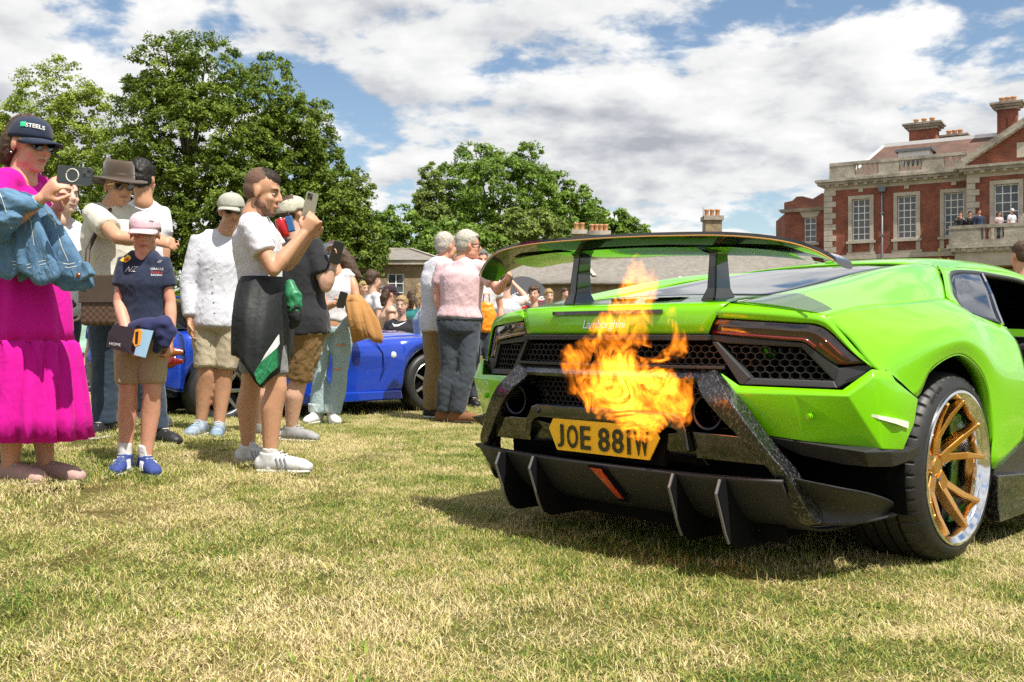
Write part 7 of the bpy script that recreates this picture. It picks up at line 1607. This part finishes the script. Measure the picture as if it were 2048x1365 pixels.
def simple(label, d, hu, hv, px_m, yaw, skin, hair_m, top_m, bot_m, top_name='tshirt', sleeve=.6, long_hair=0, arms=None, build=1.0, cap_m=None, legs=True, glasses=False, bottoms=1.95, vol=1.0, group=None, vox=.019, hem=-.1, size=None, base=None, hairwr=.010):
    """standing figure placed by its head; px_m only sets its size"""
    k = (size or 1.0); H = 1.62 * k; g0 = float(gz((hu - 1024) / 2000 * d, d)) if base is None else base
    hd = at(hu, hv, d); a = R(yaw); r = Vector((-math.cos(a), -math.sin(a), 0)); f = Vector((math.sin(a), -math.cos(a), 0))
    def pt(side, fwd, z): return hd + r * (side * k) + f * (fwd * k) + Vector((0, 0, z * k))
    J = dict(neck=pt(0, -.02, -.165), shR=pt(.185, -.02, -.238), shL=pt(-.185, -.02, -.238), hipR=pt(.09, 0, -.74), hipL=pt(-.09, 0, -.74))
    zf = (hd.z - g0) / k
    J.update(knR=pt(.10, .02, -.74 - (zf - .74) * .48), knL=pt(-.10, .02, -.74 - (zf - .74) * .48), anR=pt(.10, -.02, -zf + .08), anL=pt(-.10, -.02, -zf + .08))
    A = dict(R=((.25, -.03, -.54), (.24, .05, -.78)), L=((-.25, -.03, -.54), (-.24, .05, -.78)))
    A.update(arms or {})
    for q in 'LR': J['el' + q] = pt(*A[q][0]); J['wr' + q] = pt(*A[q][1])
    J['head'] = hd
    inv = {n: (1024 + 2000 * p.x / p.y, 670 - (p.z - CAM_H) * 2000 / p.y, p.y - d) for n, p in J.items()}
    p = Person(label, d, inv, yaw, -3, 0, build, skin, vox, k, group, base=base)
    if base is not None: p.root.location.z = base
    p.finish(); p.face(True if vox < .02 else False, HAIR_BR if abs(yaw) < 100 else None, vox < .02)
    if hair_m: p.hair(hair_m, long_hair, vol * (.87 if cap_m else 1), .05, (hairwr, 40, int(hu)))
    if cap_m: p.cap(cap_m, 0, .03)
    if glasses: p.glasses()
    p.top(top_name, top_m, sleeve, hem, .018, (0.0053, 33, int(hu)), .022, None, max(vox * .9, .014)); p.bottoms('trousers' if bottoms > 1 else 'shorts', bot_m, bottoms, .014, .01, .1, (0.0060, 33, int(hv)), max(vox * .9, .014))
    if legs:
        for q in 'LR': p.shoe(q, MATS['white_leather'] if int(hu) % 2 else MATS['black_leather'], SOLE, .28)
    return p
up = dict(R=((.27, .10, -.42), (.10, .30, -.20)), L=((-.27, .10, -.42), (-.10, .30, -.20)))
simple('grey-haired man peering past the pink polo shoulder', 11.5, 962, 522, 0, 20, SK_PINK, mat('hair_grey', (.16, .15, .14), .6, 0, .3, 0, None, (260, .6, .005)), WHITEC, SLATEJ, vol=.98)
simple('person in white top raising both hands to take a picture behind the wing', 12.5, 1012, 566, 0, 175, SK_FAIR, HAIR_BR, WHITEC, NAVYJ, arms=dict(R=((.26, .12, -.20), (.06, .20, .02)), L=((-.26, .12, -.20), (-.06, .20, .02))))
ob = thing('carrier_bag', 'orange carrier bag hanging behind the man in pink polo', 'bag', at(972, 635, 11.2)); e = Prims(); e.tube([at(972, 606, 11.2), at(972, 630, 11.2), at(972, 662, 11.2)], [.07, .12, .13], 14, None, .5, (.3, .3)); e.build('bag_body', .012, mat('orange_plastic', (.85, .28, .01), .4), ob, 3, (.012, 30, 3)); MB().tube(rel(ob, [at(966, 604, 11.2), at(968, 588, 11.15), at(978, 588, 11.15), at(979, 604, 11.2)]), .008, 6).build('bag_handle', MATS['orange_plastic'], ob)
simple('boy with curly brown hair, glasses and red football shirt', 15.5, 1068, 589, 0, -12, SK_FAIR, HAIR_BR, cloth('red_jersey', (.42, .012, .015), (.35, .01, .012)), NAVYJ, 'football_shirt', vol=1.06, hairwr=.018, glasses=False, size=.98)
simple('person with tousled brown hair and sunglasses, back turned, in white T-shirt', 14.0, 748, 561, 0, 120, SK_FAIR, HAIR_BR, WHITEC, NAVYJ, vol=1.08, hairwr=.018)
simple('woman in black cap with pink brim and chequered skirt', 13.2, 780, 588, 0, 110, SK_FAIR, HAIR_BR, SK_FAIR, cloth('pink_check', (.55, .42, .42), (.10, .05, .06), .85, 60), 'halter_top', .1, .10, cap_m=cloth('black_pink_cap', (.022, .018, .022), (.04, .012, .03)), size=.95, bottoms=.9)
bb = simple('blond boy in black sports T-shirt beyond the blue car', 12.6, 803, 612, 0, -8, SK_FAIR, HAIR_BL, BLACKC, BLACKC, 'sports_tshirt', size=.92, vol=1.02)
tsh = [c for c in bb.root.children if c.name.startswith('sports')][0]; patch_on('tick_print', [(-.09, .01), (-.06, -.035), (.0, -.03), (.10, .03), (-.01, -.01), (-.05, -.012)], tsh, bb.root, CAMD, at(799, 648, 12.6), XR, ZU, WHP, .004)
simple('blond woman in denim jacket and pale green skirt', 12.0, 850, 588, 0, 100, SK_FAIR, HAIR_BL, DENIM_L, cloth('pale_green_cotton', (.48, .55, .42), (.42, .49, .36)), 'denim_jacket', 1.6, .10, size=.98, bottoms=1.7)
simple('person in white cap and mint T-shirt behind the raised boot lid', 15.0, 160, 608, 0, 60, SK_FAIR, HAIR_BR, cloth('mint_cotton', (.35, .55, .45), (.30, .48, .39)), NAVYJ, cap_m=WHITEC, size=.95)
simple('visitor in blue top standing at the far side of the open boot', 13.5, 196, 622, 0, -30, SK_FAIR, HAIR_BR, cloth('royal_blue_cotton', (.03, .06, .30), (.025, .05, .24)), GREYC, size=.9, long_hair=.06)
simple('short-haired man in charcoal shirt beyond the green car\'s cabin', 9.2, 2042, 514, 0, -168, SK_PINK, HAIR_STUB, cloth('charcoal_cotton', (.045, .055, .06), (.06, .07, .075)), CHINO, 'shirt', .6, build=1.2, vol=.97, size=1.06, hairwr=.002)
simple('man in pale shirt by the stone range, between the wing posts', 24.0, 1130, 588, 0, 30, SK_FAIR, HAIR_BR, WHITEC, NAVYJ, size=1.0, vox=.022)
GF = 'visitors in the far crowd'
for i, (lab, d, u, v, yaw, hm, tm, cm, szz, lh) in enumerate((('visitor in orange top far behind the woman in ripped jeans', 17, 728, 578, 40, HAIR_BL, cloth('orange_cotton', (.62, .20, .02), (.52, .16, .016)), None, .95, 0), ('visitor in grey hoodie far behind the blue car windscreen', 19, 766, 586, -20, MATS['hair_grey'], GREYC, None, 1.0, 0), ('long-haired visitor in teal top beyond the blue car bonnet', 17, 826, 596, 150, HAIR_BR, cloth('teal_cotton', (.03, .22, .22), (.02, .17, .17)), None, .95, .12), ('visitor in white cap and yellow top behind the white-haired man', 18, 872, 590, 30, HAIR_BR, cloth('yellow_cotton', (.60, .46, .08), (.52, .40, .06)), WHITEC, .95, 0), ('visitor in maroon top near the stone lodge corner', 21, 840, 590, -60, HAIR_WH, cloth('maroon_cotton', (.18, .02, .03), (.14, .015, .02)), None, 1.0, 0), ('visitor in pale blue shirt under the left half of the wing', 17, 1098, 594, 10, HAIR_BL, cloth('sky_cotton', (.30, .42, .58), (.25, .36, .50)), None, .98, 0))):
    simple(lab, d, u, v, 0, yaw, SK_FAIR, hm, tm, NAVYJ, long_hair=lh, cap_m=cm, size=szz, vox=.024, group=GF)
# guests on the balcony of the mansion
e_ = Vector((.843, -.538, 0)); f_ = Vector((.538, .843, 0)); P0 = Vector((17.84, 57, 0))
for i, (s_, y_, top_m, lab, hm, sz) in enumerate(((7.42, -2.0, BLACKC, 'guest with white shirt and dark jacket filming at the end of the balcony', HAIR_BR, 1.0), (7.85, -1.9, BLACKC, 'dark-haired guest in dark jacket, second on the balcony', HAIR_BK, 1.0), (8.30, -2.0, NAVY, 'tall guest in navy jacket on the balcony', HAIR_BK, 1.04), (9.22, -2.0, cloth('pale_pattern', (.55, .45, .45), (.40, .30, .32)), 'dark-haired woman in patterned top on the balcony', HAIR_BR, .94), (9.80, -2.0, WHITEC, 'guest in white shirt and white hat on the balcony', None, 1.0), (10.5, -2.0, WHITEC, 'broad guest in white shirt, bald, on the balcony', None, 1.06), (10.95, -1.8, WHITEC, 'grey-haired guest in white shirt at the picture edge of the balcony', HAIR_WH, 1.0))):
    p = P0 + e_ * s_ + f_ * y_; z = 5.42 + 1.60 * sz; u = 1024 + 2000 * p.x / p.y; v = 670 - (z - CAM_H) * 2000 / p.y
    simple(lab, p.y, u, v, 0, -30 + 12 * i, SK_PINK, hm, top_m, NAVYJ, 'shirt', 1.5 if i < 3 else .7, size=sz, vox=.035, legs=False, group='guests on the mansion balcony', base=5.42, arms=up if i == 0 else None, cap_m=WHITEC if i == 4 else None)
bpy.data.scenes.remove(WORK)
